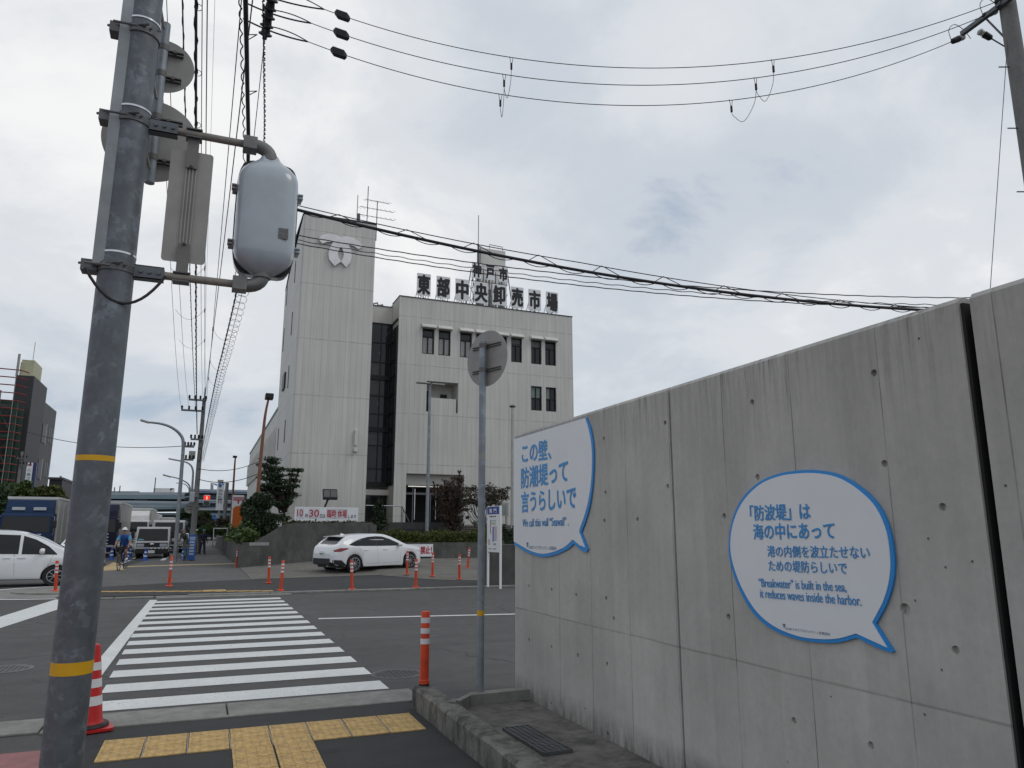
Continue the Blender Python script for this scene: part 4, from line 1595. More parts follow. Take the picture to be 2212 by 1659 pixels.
for i in range(len(xs) - 1):
    for j in range(len(zs2) - 1):
        cx_, cz_ = (xs[i] + xs[i + 1]) / 2, (zs2[j] + zs2[j + 1]) / 2
        if any(o[0] < cx_ < o[1] and o[2] < cz_ < o[3] for o in opens):
            continue
        b.add([(xs[i], YM, zs2[j]), (xs[i + 1], YM, zs2[j]), (xs[i + 1], YM, zs2[j + 1]), (xs[i], YM, zs2[j + 1])], [(0, 1, 2, 3)], 0)
for (x0, x1, z0_, z1_) in opens:                     # reveals
    dp = 0.22 if (x1 - x0) < 1.6 else (1.5 if x0 == bx0 else 3.0)
    b.add([(x0, YM, z0_), (x1, YM, z0_), (x1, YM, z1_), (x0, YM, z1_), (x0, YM + dp, z0_), (x1, YM + dp, z0_), (x1, YM + dp, z1_), (x0, YM + dp, z1_)], [(0, 4, 5, 1), (1, 5, 6, 2), (2, 6, 7, 3), (3, 7, 4, 0)], 2)
b.add([(XM0, YM, 1), (XM0, YG, 1), (XM0, YG, ZM), (XM0, YM, ZM), (XM1, YM, 1), (XM1, 62, 1), (XM1, 62, ZM), (XM1, YM, ZM)], [(1, 0, 3, 2), (4, 5, 6, 7)], 1)
b.add([(XM0, YM, ZM), (XM1, YM, ZM), (XM1, 62, ZM), (XM0, 62, ZM), (XM0, YG, ZM)], [(0, 1, 2, 3)], 2)
b.add([(XM0, 62, 1), (XM1, 62, 1), (XM1, 62, ZM), (XM0, 62, ZM), (XM0, YG, 1), (XM0, YG, ZM)], [(1, 0, 3, 2), (0, 4, 5, 3)], 1)
wpart(b, 'main_block')
b = MB()
b.span((XM0 - 0.03, YM - 0.04, ZM), (XM1 + 0.04, YM + 0.25, ZM + 0.06))
b.span((XM0 - 0.03, YM + 0.25, ZM), (XM0 + 0.25, YG, ZM + 0.06))
b.span((XM1 - 0.25, YM + 0.25, ZM), (XM1 + 0.04, 62, ZM + 0.06))
wpart(b, 'coping', [M_DARKCON])
for k, (x0, x1, z0_, z1_, hood) in enumerate(wins):
    fy = YM + 0.14
    b = MB()
    t_ = 0.07
    xm, hh_ = (x0 + x1) / 2, z1_ - z0_
    for a, c, d_, e in ((x0, x0 + t_, z0_, z1_), (x1 - t_, x1, z0_, z1_), (x0 + t_, x1 - t_, z0_, z0_ + t_), (x0 + t_, x1 - t_, z1_ - t_, z1_), (xm - 0.03, xm + 0.03, z0_ + t_, z0_ + hh_ * (0.68 if hood else 0.93))):
        b.span((a, fy - 0.04, d_), (c, fy + 0.04, e))
    b.span((x0 + t_, fy - 0.035, z0_ + hh_ * 0.68), (x1 - t_, fy + 0.04, z0_ + hh_ * 0.68 + 0.05)) if hood else b.span((x0 + t_, fy - 0.035, z0_ + hh_ * 0.5), (x1 - t_, fy + 0.035, z0_ + hh_ * 0.5 + 0.05))
    fr = wpart(b, 'window', [M_FRAME])
    b = MB()
    b.span((x0 + 0.01, fy + 0.05, z0_ + 0.01), (x1 - 0.01, fy + 0.07, z1_ - 0.01))
    wpart(b, 'pane', [M_GLASS], fr)
    if k in (0, 1, 2):                               # net curtains behind the first three
        b = MB()
        for s_ in (-1, 1):
            xs_ = [xm + s_ * (0.05 + (x1 - xm - 0.14) * i / 10) for i in range(11)]
            pts = [(x_, fy + 0.046 + (0.012 if i % 2 else 0.0)) for i, x_ in enumerate(xs_)]
            vv = [(p[0], p[1] - 0.006, z0_ + 0.1) for p in pts] + [(p[0], p[1] - 0.006, z0_ + hh_ * 0.66) for p in pts]
            b.add(vv, [(i, i + 1, i + 12, i + 11) if s_ > 0 else (i + 1, i, i + 11, i + 12) for i in range(10)], 0)
        wpart(b, 'curtain', [mat('net_curtain', (0.42, 0.42, 0.41), 0.8, var=0.15, scale=6)], fr)
    if k in (8, 9):
        b = MB()
        b.span((x0 + t_, fy + 0.046, z0_ + hh_ * 0.53), (xm - 0.03 if k == 9 else x1 - t_, fy + 0.049, z1_ - t_))
        wpart(b, 'blind_or_reflection', [mat('pale_green_blind', (0.22, 0.27, 0.25), 0.7)], fr)
    if k in (3, 5, 6):                               # half-drawn grey blinds
        b = MB()
        b.span((x0 + t_, fy + 0.046, z1_ - hh_ * (0.28, 0.5, 0.2)[k % 3]), (x1 - t_, fy + 0.0485, z1_ - t_))
        wpart(b, 'blind_or_reflection', [mat('dim_blind', (0.16, 0.16, 0.155), 0.7, var=0.2)], fr)
    if k in (0, 7):
        b = MB()
        cx_, cz_ = xm + 0.0, z0_ + hh_ * 0.4
        b.prism([(cx_ - 0.07, cz_ + 0.06), (cx_ + 0.07, cz_ + 0.06), (cx_, cz_ - 0.06)], 0.004, frame((0, fy + 0.02, 0), (1, 0, 0), (0, 0, 1), (0, -1, 0)))
        wpart(b, 'red_sticker', [M_LAMPRED], fr)
    if hood:
        b = MB()
        b.prism([(0, 0), (0.34, 0), (0.34, 0.06), (0.0, 0.30)], x1 - x0 + 0.16, frame((x0 - 0.08, YM - 0.003, z1_ + 0.01), (0, -1, 0), (0, 0, 1), (-1, 0, 0)) @ Matrix.Translation((0, 0, -(x1 - x0 + 0.16))))
        wpart(b, 'hood', [M_PLAIN], fr)
# balcony: parapet between two dark slots, door at the back
b = MB()
sx0, sx1 = onm(990, 1100).x, onm(1140, 1105).x
zpt = (onm(985, 1092).z + onm(1140, 1103).z) / 2
b.span((sx0, YM + 0.002, bzb), (sx1, YM + 0.15, zpt))
bal = wpart(b, 'balcony', [M_CLAD])
b = MB()
b.add([(bx0, YM + 1.5, bzb), (bx1, YM + 1.5, bzb), (bx1, YM + 1.5, bzt), (bx0, YM + 1.5, bzt)], [(0, 1, 2, 3)])
wpart(b, 'back_wall', [M_PLAIN], bal)
b = MB()
dx0, dx1 = onm(1052, 1080, YM + 1.5).x, onm(1087, 1080, YM + 1.5).x
b.span((dx0, YM + 1.44, bzb + 0.5), (dx1, YM + 1.495, zpt + 0.55))
b.span((bx0 + 0.02, YM + 1.42, bzb), (bx0 + 0.55, YM + 1.495, bzt - 0.4))
wpart(b, 'door', [M_FRAME], bal)
b = MB()
b.span((bx0 + 0.02, YM + 0.4, bzb + 0.03), (bx1 - 0.02, YM + 1.4, bzb + 0.06))
wpart(b, 'floor', [M_DARKCON], bal)
# recess with stair glazing
zf0 = on_y(*bz(750, 690), YG).z
zf1 = on_y(*bz(755, 592), YG).z
zsill = on_y(*bz(720, 1580), YG).z
b = MB()
b.span((XR - 0.2, YG, zf0), (XM0, YG + 0.3, zf1))
b.span((XR - 0.2, YG + 0.3, 1.0), (XM0, YG + 6, zf1 - 0.05))
wpart(b, 'recess_fascia', [M_PLAIN])
b = MB()
b.span((XR - 0.2, YG - 0.05, zf1), (XM0 - 0.001, YG + 0.3, zf1 + 0.05))
wpart(b, 'coping', [M_DARKCON])
b = MB()
b.span((XR - 0.3, YG - 0.3, zsill), (XM0 - 0.03, YG - 0.2, zf0))
wpart(b, 'stair_glazing', [M_GLASS])
for z0_, z1_ in ((1, 2), (4, 3), (7, 6)):  # paler panels on the stair glass, reflections put in as colour
    za_, zc_ = on_y(*bz(720, (905, 1010, 1300)[(z0_ - 1) // 3]), YG).z, on_y(*bz(720, (975, 1080, 1360)[(z0_ - 1) // 3]), YG).z
    b = MB()
    b.span((XR + 0.25, YG - 0.31, zc_), (XM0 - 0.75, YG - 0.302, za_))
    wpart(b, 'blind_or_reflection', [mat('painted_reflection', (0.085, 0.088, 0.09), 0.5, var=0.3, scale=3)])
bars = MB()
xg0, xg1 = XR - 0.3, XM0 - 0.02
lev = [zf0 - 0.06, on_y(*bz(720, 797), YG).z, on_y(*bz(720, 905), YG).z, on_y(*bz(720, 990), YG).z, on_y(*bz(720, 1090), YG).z, on_y(*bz(720, 1190), YG).z, on_y(*bz(715, 1275), YG).z, on_y(*bz(715, 1362), YG).z, on_y(*bz(712, 1490), YG).z, zsill + 0.05]
for k, z in enumerate(lev):
    t_ = 0.30 if k in (3, 6, 9) else 0.07
    bars.span((xg0, YG - 0.36 - (0.06 if t_ > 0.1 else 0), z - t_ / 2), (xg1, YG - 0.29, z + t_ / 2))
for i in range(5):
    x = xg0 + (xg1 - xg0) * (0.02 + 0.24 * i)
    bars.span((x - 0.035, YG - 0.35, zsill), (x + 0.035, YG - 0.292, zf0))
wpart(bars, 'glazing_bars', [M_FRAME])
b = MB()
zr0, zr1 = zsill - 0.05, on_y(*bz(812, 712), YM + 1).z
b.span((XM0 - 0.06, YM + 0.15, zr0), (XM0 - 0.01, YG - 0.4, zr1))
wpart(b, 'side_glazing', [M_GLASS])
b = MB()
for z in lev:
    b.span((XM0 - 0.10, YM + 0.14, z - 0.05), (XM0 - 0.005, YG - 0.42, z + 0.05))
for y in (YM + 0.16, YM + 0.8, YG - 0.45):
    b.span((XM0 - 0.11, y - 0.04, zr0), (XM0 - 0.004, y + 0.04, zr1))
wpart(b, 'side_glazing_bars', [M_FRAME])
for (x, y) in ((718, 850), (708, 1130), (700, 1418)):
    A = on_y(*bz(x, y), YG - 0.3)
    b = MB()
    b.prism([(A.x - 0.08, A.z + 0.08), (A.x + 0.08, A.z + 0.08), (A.x, A.z - 0.08)], 0.004, frame((0, YG - 0.31, 0), (1, 0, 0), (0, 0, 1), (0, -1, 0)))
    wpart(b, 'red_sticker', [M_LAMPRED])
b = MB()
b.span((XR - 0.1, YG - 0.6, zsill - 0.65), (XM0 + 0.0, YG - 0.1, zsill - 0.3))
wpart(b, 'floor_slab', [M_PLAIN])
b = MB()
b.span((XR - 0.1, YG - 0.1, 1.0), (XM0 - 0.01, YG - 0.02, zsill - 0.3))
for i in range(4):
    b.span((XR + 0.2 + i * 0.75, YG - 0.16, 1.5), (XR + 0.27 + i * 0.75, YG - 0.1, zsill - 0.66))
wpart(b, 'ground_floor_glazing', [M_GLASS])
# entrance
b = MB()
b.span((xe0 + 0.01, YM + 2.9, 1.0), (xe1 - 0.01, YM + 3.0, z_ent_t))
ent = wpart(b, 'entrance', [M_DARKIN])
b = MB()
zl1 = on_y(935, 1047, YM).z
b.span((xe0 + 0.01, YM + 0.7, zl1), (xe1 - 0.01, YM + 0.9, z_ent_t - 0.01))
wpart(b, 'lintel', [M_PLAIN], ent)
b = MB()
b.span((xe0 + 0.4, YM + 0.95, zl1 - 0.1), (xe1 - 1.4, YM + 1.05, zl1 - 0.04))
wpart(b, 'strip_lamp', [mat('strip_lamp', (0.8, 0.8, 0.78), 0.5, emit=(1, 0.97, 0.9, 0.55))], ent)
b = MB()
zh = on_y(935, 1064, YM).z
b.span((xe0 + 0.02, YM + 1.5, zh - 0.08), (xe1 - 0.02, YM + 1.58, zh + 0.06))
for x in (0.22, 0.47, 0.53, 0.8):
    xx_ = xe0 + (xe1 - xe0) * x
    b.span((xx_ - 0.03, YM + 1.5, BZ), (xx_ + 0.03, YM + 1.58, zh - 0.08))
b.span((xe0 + (xe1 - xe0) * 0.22 - 0.03, YM + 1.5, zh + 0.06), (xe0 + (xe1 - xe0) * 0.22 + 0.03, YM + 1.58, zl1))
wpart(b, 'door_frame', [mat('door_steel', (0.17, 0.17, 0.175), 0.4, 0.6)], ent)
b = MB()
for x in (0.25, 0.62, 0.78):
    xx_ = xe0 + (xe1 - xe0) * x
    b.tube([(xx_, YM + 1.44, BZ + 0.2), (xx_, YM + 1.44, BZ + 2.2)], 0.03, 8)
wpart(b, 'door_handle', [M_CHROME], ent)
# rooftop block
zr = ZM
rx0, rx1 = onm(1276, 350, 51).x, onm(1413, 350, 51).x
b = MB()
rzt = on_y(*bz(1340, 273), 51).z
b.span((rx0, 51, zr + 3.0), (rx1, 51.9, rzt))
rb = wpart(b, 'rooftop_block', [M_PLAIN])
b = MB()
for x in (rx0 + 0.15, rx1 - 0.15, (rx0 + rx1) / 2):
    for y in (51.2, 51.8):
        b.span((x - 0.12, y - 0.12, zr), (x + 0.12, y + 0.12, zr + 3.0))
for z in (zr + 1.2, zr + 2.4):
    b.span((rx0 + 0.2, 51.15, z), (rx1 - 0.2, 51.25, z + 0.2))
wpart(b, 'block_legs', [M_ALU], rb)
b = MB()
for i in range(3):
    b.tube([(rx0 - 0.12 - 0.1 * i, 50.8, zr), (rx0 - 0.12 - 0.1 * i, 50.8, rzt + 0.1 * i)], 0.035, 6)
xq = rx0 + 0.8
b.tube([(xq, 51.2, rzt), (xq, 51.2, rzt + 0.45), (xq + 1.1, 51.2, rzt + 0.4), (xq + 1.1, 51.2, rzt)], 0.03, 6)
wpart(b, 'pipes', [M_STEELDARK], rb)
b = MB()
for x, y, h_ in ((XR + 1.0, YG + 1.5, 0.9), (XR + 1.5, YG + 1.2, 0.5), (XR + 2.0, YG + 1.8, 0.6)):
    b.tube([(x, y, zf1), (x, y, zf1 + h_), (x + 0.3, y, zf1 + h_ + 0.1), (x + 0.4, y, zf1 + h_ - 0.15)], 0.07, 8)
b.box((XR + 1.6, YG + 2, zf1 + 0.3), (1.0, 0.6, 0.6))
wpart(b, 'roof_vents', [M_ALU])

# long low wing behind the tower along the street
wing = thing('market_wing', 'long low white wing with narrow window bands, running back behind the emblem tower', 'building', (4.17, 52, 0.2))
b = MB()
b.span((4.3, 51.75, 0.2), (20, 86, 10.0))
wpart(b, 'walls', [M_PLAIN], wing)
b = MB()
b.span((4.25, 51.72, 10.0), (20, 86.05, 10.15))
wpart(b, 'roof_edge', [mat('green_roof_edge', (0.16, 0.30, 0.28), 0.6)], wing)
for z0_, z1_ in ((6.5, 8.6), (2.4, 4.6)):
    b = MB()
    b.span((4.28, 52.2, z0_), (4.4, 85.5, z1_))
    wb = wpart(b, 'window', [M_GLASS], wing)
    b = MB()
    y = 52.2
    while y < 85.6:
        b.span((4.12, y - 0.22, z0_ - 0.02), (4.29, y + 0.22, z1_ + 0.02))
        y += 0.95
    wpart(b, 'fins', [M_PLAIN], wb)

# ------------- letters on the roof
rsg = thing('rooftop_sign', 'rooftop sign of black characters on white boards along the parapet of the office building', 'sign', (13, 47, ZM))
YR = 46.75


def rz_(x, y):
    return ((1640 + x * 0.29837) / 1.85172, (950 + y * 0.29837) / 1.85172)


lets = [('東', 88, 283, 478, 785), ('部', 350, 545, 517, 818), ('中', 605, 797, 553, 850), ('央', 858, 1052, 592, 888), ('卸', 1103, 1288, 625, 912), ('売', 1350, 1528, 660, 945), ('市', 1585, 1760, 693, 978), ('場', 1820, 1990, 727, 1008),
        ('神', 828, 965, 330, 550), ('戸', 1008, 1140, 357, 573), ('市', 1185, 1318, 385, 600)]
fr = MB()
for k, (ch, x0, x1, y0, y1) in enumerate(lets):
    Yk = YR if k < 8 else YR + 1.6
    sl = (x1 - x0) * 0.10
    A = on_y(*rz_((x0 + x1) / 2, y0 + sl * 0.3), Yk)
    B_ = on_y(*rz_((x0 + x1) / 2, y1 - sl * 0.3), Yk)
    L_ = on_y(*rz_(x0 + 5, (y0 + y1) / 2), Yk)
    R_ = on_y(*rz_(x1 - 5, (y0 + y1) / 2), Yk)
    b = MB()
    b.span((L_.x, Yk, B_.z), (R_.x, Yk + 0.05, A.z))
    o = b.build('character_board', M_SIGNWHITE if k < 8 else M_SIGNWHITE, rsg, world=True)
    ww, hh_ = R_.x - L_.x, A.z - B_.z
    text('lettering', ch, frame((L_.x + ww * 0.08, Yk - 0.004, B_.z + hh_ * 0.08), (1, 0, 0), (0, 0, 1), (0, -1, 0)), hh_, M_TEXTBLACK, o, width=ww * 0.84, height=hh_ * 0.84, bold=0.044)
    zb_ = ZM + 0.05
    for u in (0.15, 0.5, 0.85):
        x = L_.x + ww * u
        fr.tube([(x, Yk + 0.08, B_.z + 0.1), (x, Yk + 0.08, zb_)], 0.025, 5)
        fr.tube([(x, Yk + 0.1, B_.z + hh_ * 0.6), (x - 0.05, Yk + 0.9, zb_)], 0.022, 5)
    fr.tube([(L_.x, Yk + 0.1, B_.z + 0.15), (R_.x, Yk + 0.1, zb_)], 0.02, 5)
x0, x1 = on_y(*rz_(828, 500), YR + 1.6).x, on_y(*rz_(1318, 500), YR + 1.6).x
zb2 = on_y(*rz_(1080, 585), YR + 1.6).z
for i in range(7):
    x = x0 + (x1 - x0) * i / 6
    fr.tube([(x, YR + 1.75, zb2 + 0.8), (x + (-0.5 if i == 0 else 0.5 if i == 6 else 0), YR + 1.75, ZM + 0.05)], 0.04, 5)
for i in range(6):
    xa_, xb_ = x0 + (x1 - x0) * i / 6, x0 + (x1 - x0) * (i + 1) / 6
    for q in range(3):
        z_ = ZM + 0.1 + q * (zb2 - ZM) / 3
        fr.tube([(xa_, YR + 1.75, z_), (xb_, YR + 1.75, z_ + (zb2 - ZM) / 3)], 0.022, 5)
        fr.tube([(xb_, YR + 2.6, z_), (xa_, YR + 2.6, z_ + (zb2 - ZM) / 3)], 0.022, 5)
    fr.tube([(xa_, YR + 1.75, zb2 - 0.1), (xb_, YR + 1.75, zb2 - 0.1)], 0.03, 5)
fr.build('support_frame', M_STEELDARK, rsg, world=True)


# ------------- antennas
def antenna(label, x, y, ztop_, zbase, Y, r_=0.025, yagi=False):
    A = on_y(x, y, Y)
    t = thing('antenna', label, 'antenna', (A.x, Y, zbase))
    zt_ = on_y(x, ztop_, Y).z
    b = MB()
    b.tube([(A.x, Y, zbase), (A.x, Y, zt_)], r_, 6)
    b.build('mast', M_STEELDARK, t, world=True)
    if yagi:
        for z_, l_ in ((zt_ - 0.1, 1.4), (zt_ - 0.65, 1.9), (zt_ - 1.2, 2.0)):
            b = MB()
            b.tube([(A.x - l_ * 0.6, Y - 0.2, z_), (A.x + l_ * 0.6, Y + 0.2, z_ + 0.12)], 0.018, 5)
            for i in range(9):
                u = i / 8
                cx_ = A.x - l_ * 0.6 + l_ * 1.2 * u
                b.tube([(cx_ - 0.16, Y - 0.35, z_ + 0.12 * u - 0.12), (cx_ + 0.16, Y + 0.35, z_ + 0.12 * u + 0.12)], 0.011, 4)
            b.build('yagi', M_STEELDARK, t, world=True)
    return t


zroof = lambda Y: ZT - max(0, (Y - 45.5) / 5.1 * 1.75)
antenna('short thin rod antenna at the left on the tower roof', 771, 470, 421, zroof(46), 46)
antenna('tall rod antenna beside the television aerial on the tower roof', 793, 470, 402, zroof(45), 45, 0.03)
antenna('television aerial with three tiers of rods on the tower roof', 814, 470, 434, zroof(44.5), 44.5, 0.03, True)
antenna('tall lightning rod rising beside the rooftop block', 1033, 560, 465, ZM, 50.9, 0.028)
t = thing('roof_pipe', 'short thick vent pipe on the tower roof, left of the aerials', 'vent pipe', (7.2, 45, ZT))
b = MB()
A = on_y(775, 465, 45)
b.tube([(A.x, 45, ZT), (A.x, 45, on_y(775, 462, 45).z)], 0.1, 10)
b.build('pipe', M_STEELDARK, t, world=True)

# ---------------------------------------------------------------- retaining walls, beds, stairs, banners
YW = 35.4


def front(px):
    return [(on_y(x, y, YW).x, on_y(x, y, YW).z) for x, y in px]


rw = thing('retaining_wall', 'long stained concrete retaining wall below the emblem tower, its top sloping down to the street', 'wall', (1.72, YW, 0))
b = MB()
pz = front([(520, 1235), (520, 1181), (540, 1181), (560, 1166), (612, 1134), (640, 1129), (806, 1129)])
xr_ = pz[-1][0]
b.prism(pz + [(xr_, -0.1)], 0.3, frame((0, YW + 0.3, 0), (1, 0, 0), (0, 0, 1), (0, -1, 0)))
b.build('wall_face', M_RETAIN, rw, world=True)
b = MB()
A = on_y(560, 1175, YW)
b.span((A.x - 0.42, YW - 0.012, A.z - 0.07), (A.x + 0.42, YW, A.z + 0.07))
b.build('plaque', mat('pale_plaque', (0.28, 0.28, 0.28), 0.6), rw, world=True)
sw = thing('street_wall', 'low stone wall topped by weeds along the right edge of the street pavement', 'wall', (1.75, 60, 0))
b = MB()
b.span((1.72, 35.71, -0.1), (2.1, 100, 1.15))
b.build('wall_face', M_RETAIN, sw, world=True)
rw2 = thing('retaining_wall', 'lower concrete retaining wall under the clipped hedge, right of the white hatchback', 'wall', (9, YW, 0))
b = MB()
zt2 = on_y(950, 1172, YW).z
b.span((xr_ + 0.02, YW + 0.02, -0.1), (24, YW + 0.32, zt2))
b.build('wall_face', M_RETAIN, rw2, world=True)
b = MB()
b.span((xr_ - 0.16, YW - 0.05, -0.1), (xr_ + 0.16, YW + 0.45, 1.95))
tag(b.build('wall_pier', M_RETAIN), 'concrete pier between the higher and the lower retaining wall', 'pier')
g = MB()
g.add([(2.1, YW + 0.3, 1.1), (4.6, YW + 0.3, 1.8), (xr_, YW + 0.3, 1.85), (xr_, 41.99, 2.1), (2.1, 41.99, 1.6)], [(0, 1, 2, 3, 4)])
g.add([(2.1, 41.99, 1.6), (4.17, 41.99, 1.9), (4.17, 51.8, 1.9), (2.1, 51.8, 1.3)], [(0, 1, 2, 3)])
g.add([(2.1, 51.8, 1.1), (4.3, 51.8, 1.1), (4.3, 100, 1.1), (2.1, 100, 1.1)], [(0, 1, 2, 3)])
struct(g.build('planting_bed', M_SOIL))
g = MB()
g.add([(xr_ + 0.1, YW + 0.3, zt2 - 0.06), (24, YW + 0.3, zt2 - 0.06), (24, 39.5, zt2), (xr_ + 0.1, 39.5, zt2)], [(0, 1, 2, 3)])
g.add([(8.4, 39.5, 1.1), (24, 39.5, 1.1), (24, 46.3, 2.0), (8.4, 46.3, 2.0)], [(0, 1, 2, 3)])
struct(g.build('hedge_bed', M_SOIL))
pw = thing('platform_wall', 'dark concrete wall of the raised entrance platform, behind the clipped hedge', 'wall', (10, 39.8, 1))
A, B_ = on_y(838, 1128, 39.8), on_y(996, 1129, 39.8)
b = MB()
b.span((A.x, 39.8, 0.9), (B_.x, 46.2, A.z))
b.build('wall_face', M_DARKCON, pw, world=True)
b = MB()
C_, D_ = on_y(862, 1142, 39.8), on_y(948, 1150, 39.8)
b.span((C_.x, 39.785, D_.z), (D_.x, 39.8, C_.z))
b.build('name_panel', mat('dark_plaque', (0.03, 0.03, 0.032), 0.3), pw, world=True)
hr = thing('handrail', 'thin steel handrail beside the entrance steps', 'handrail', (9, 40.5, 2.2))
b = MB()
P = [on_y(x, y, 40.6) for x, y in ((790, 1022), (846, 1022), (862, 1030), (866, 1032))]
e0, e1, e2 = on_y(795, 1024, 40.6), on_y(858, 1025, 40.6), on_y(883, 1086, 40.6)
e0, e1, e2 = on_y(*[(1480 + x * .28933) / 1.85172 if i == 0 else (1840 + x * .28933) / 1.85172 for i, x in enumerate((-60, 628))], 40.6), on_y((1480 + 438 * .28933) / 1.85172, (1840 + 638 * .28933) / 1.85172, 40.6), on_y((1480 + 540 * .28933) / 1.85172, (1840 + 852 * .28933) / 1.85172, 40.6)
b.tube([e0, e1], 0.03, 8)
b.build('rail', M_CHROME, hr, world=True)
b = MB()
b.tube([e1, e2], 0.03, 8)
for u in (0, 0.05):
    q = e1.lerp(e2, u * 4)
    b.tube([q, (q.x, q.y, e2.z - 0.05)], 0.025, 6)
b.build('balusters', M_STEELDARK, hr, world=True)
lf = thing('lattice_fence', 'dark lattice fence at the foot of the building, right of the russet tree', 'fence', (15, 40.2, 1.1))
a0, a1 = on_y(986, 1134, 40.2), on_y(1112, 1172, 40.2)
b = MB()
n_ = 40
for i in range(n_ + 1):
    x = a0.x + (a1.x - a0.x) * i / n_
    b.span((x - 0.015, 40.19, a1.z), (x + 0.015, 40.21, a0.z))
for i in range(9):
    z = a1.z + (a0.z - a1.z) * i / 8
    b.span((a0.x, 40.185, z - 0.013), (a1.x, 40.2, z + 0.013))
b.build('lattice', M_FRAME, lf, world=True)
b = MB()
b.span((a0.x, 41.5, 1.0), (24, 41.8, a0.z - 0.05))
tag(b.build('block_wall', mat('pinkish_blocks', (0.20, 0.165, 0.15), 0.9, var=0.25, scale=4)), 'low pinkish block wall behind the lattice fence', 'wall')
# announcement board
A, B_ = on_y(637, 1097, 37.2), on_y(774, 1104, 37.2)
an_t = on_y(705, 1098, 37.2).z
an_b = on_y(705, 1124, 37.2).z
zt1_, zb1_ = on_y(705, 1095.5, 37.2).z, on_y(705, 1125.5, 37.2).z
nb_ = thing('notice_board', 'white notice board on two posts with red numerals, in the bed below the emblem tower', 'sign', (A.x, 37.2, 1.85))
b = MB()
b.span((A.x, 37.2, zb1_), (B_.x, 37.26, zt1_))
brd = b.build('board', M_SIGNWHITE, nb_, world=True)
Wb, Hb = B_.x - A.x, zt1_ - zb1_
for ch, u0, u1, v0, v1, mt in (('10', 0.04, 0.125, 0.33, 0.82, M_TEXTRED), ('月', 0.155, 0.20, 0.24, 0.50, M_TEXTBLACK), ('30', 0.225, 0.375, 0.30, 0.80, M_TEXTRED), ('日は', 0.395, 0.475, 0.22, 0.50, M_TEXTBLACK), ('臨時 休場', 0.505, 0.815, 0.26, 0.82, M_TEXTRED), ('します', 0.84, 0.97, 0.22, 0.46, M_TEXTBLACK)):
    text('lettering', ch, frame((A.x + u0 * Wb, 37.195, zb1_ + v0 * Hb), (1, 0, 0), (0, 0, 1), (0, -1, 0)), 0.4, mt, brd, width=(u1 - u0) * Wb, height=(v1 - v0) * Hb, bold=0.012)
for u0, u1 in ((0.03, 0.14), (0.215, 0.385), (0.495, 0.825)):
    b = MB()
    b.span((A.x + u0 * Wb, 37.197, zb1_ + 0.16 * Hb), (A.x + u1 * Wb, 37.1995, zb1_ + 0.9 * Hb))
    b.build('pasted_sheet', mat('pasted_paper', (0.56, 0.56, 0.60), 0.6), brd, world=True)
for x in (A.x + 0.05, B_.x - 0.08):
    b = MB()
    b.span((x - 0.05, 37.262, 1.5), (x + 0.05, 37.34, zb1_ + 0.1))
    b.build('post', M_WHITE, nb_, world=True)
# red no-entry banner on the lower wall
A, B_ = on_y(820, 1176, YW - 0.02), on_y(935, 1202, YW - 0.02)
bn = thing('banner', 'white no-entry banner with red lettering on the lower retaining wall, partly behind the hatchback', 'banner', (A.x, YW - 0.02, B_.z))
b = MB()
b.span((A.x, YW - 0.03, B_.z), (B_.x, YW - 0.01, A.z))
bf = b.build('sheet', M_SIGNWHITE, bn, world=True)
hb_ = A.z - B_.z
x_a = on_y((1480 + 590 * .28933) / 1.85172, 1190, YW).x
x_b = on_y((1480 + 850 * .28933) / 1.85172, 1190, YW).x
text('lettering', '進入禁止！', frame((x_a - 0.1, YW - 0.035, B_.z + hb_ * 0.22), (1, 0, 0), (0, 0, 1), (0, -1, 0)), 0.5, M_TEXTRED, bf, width=x_b - x_a + 0.1, height=hb_ * 0.6, bold=0.03)
# floodlight in the bed
A = on_y(712, 1068, 38)
fl = thing('floodlight', 'dark square floodlight on a short pole, behind the notice board', 'floodlight', (A.x, 38, 1.9))
b = MB()
b.tube([(A.x - 0.2, 38, 1.9), (A.x - 0.2, 38, A.z - 0.6), (A.x - 0.05, 38, A.z - 0.2)], 0.05, 8)
b.build('stem', M_FRAME, fl, world=True)
b = MB()
b.box((0, 0, 0), (0.72, 0.14, 0.56), Matrix.Translation((A.x + 0.02, 38, A.z)) @ Matrix.Rotation(R(-28), 4, 'X'))
hd_ = b.build('lamp_head', M_FRAME, fl, world=True, bevel=0.02)
b = MB()
b.box((-0.17, -0.08, 0), (0.3, 0.02, 0.4), Matrix.Translation((A.x + 0.02, 38, A.z)) @ Matrix.Rotation(R(-28), 4, 'X'))
b.box((0.17, -0.08, 0), (0.3, 0.02, 0.4), Matrix.Translation((A.x + 0.02, 38, A.z)) @ Matrix.Rotation(R(-28), 4, 'X'))
b.build('lens', mat('flood_glass', (0.1, 0.1, 0.1), 0.2), hd_, world=True)
# grey lamp post before the entrance
A = on_y(922, 1147, 37)
lp = thing('lamp_post', 'tall slim grey lamp post with two flat lamp heads in the hedge before the entrance', 'lamp post', (A.x, 37, zt2))
zt_ = on_y(927, 832, 37).z
b = MB()
b.tube([(A.x, 37, zt2 - 0.1), (A.x, 37, zt_)], [0.095, 0.07], 14)
b.build('post', M_GALV2, lp, world=True)
for sx_ in (-1, 1):
    b = MB()
    b.tube([(A.x, 37, zt_ - 0.1), (A.x + 0.1 * sx_, 36.98, zt_ + 0.02)], 0.04, 8)
    b.box((A.x + 0.42 * sx_, 36.9 + 0.05 * sx_, zt_ + 0.06), (0.72, 0.28, 0.07))
    b.build('lamp_head', M_ALU, lp, world=True, bevel=0.02)
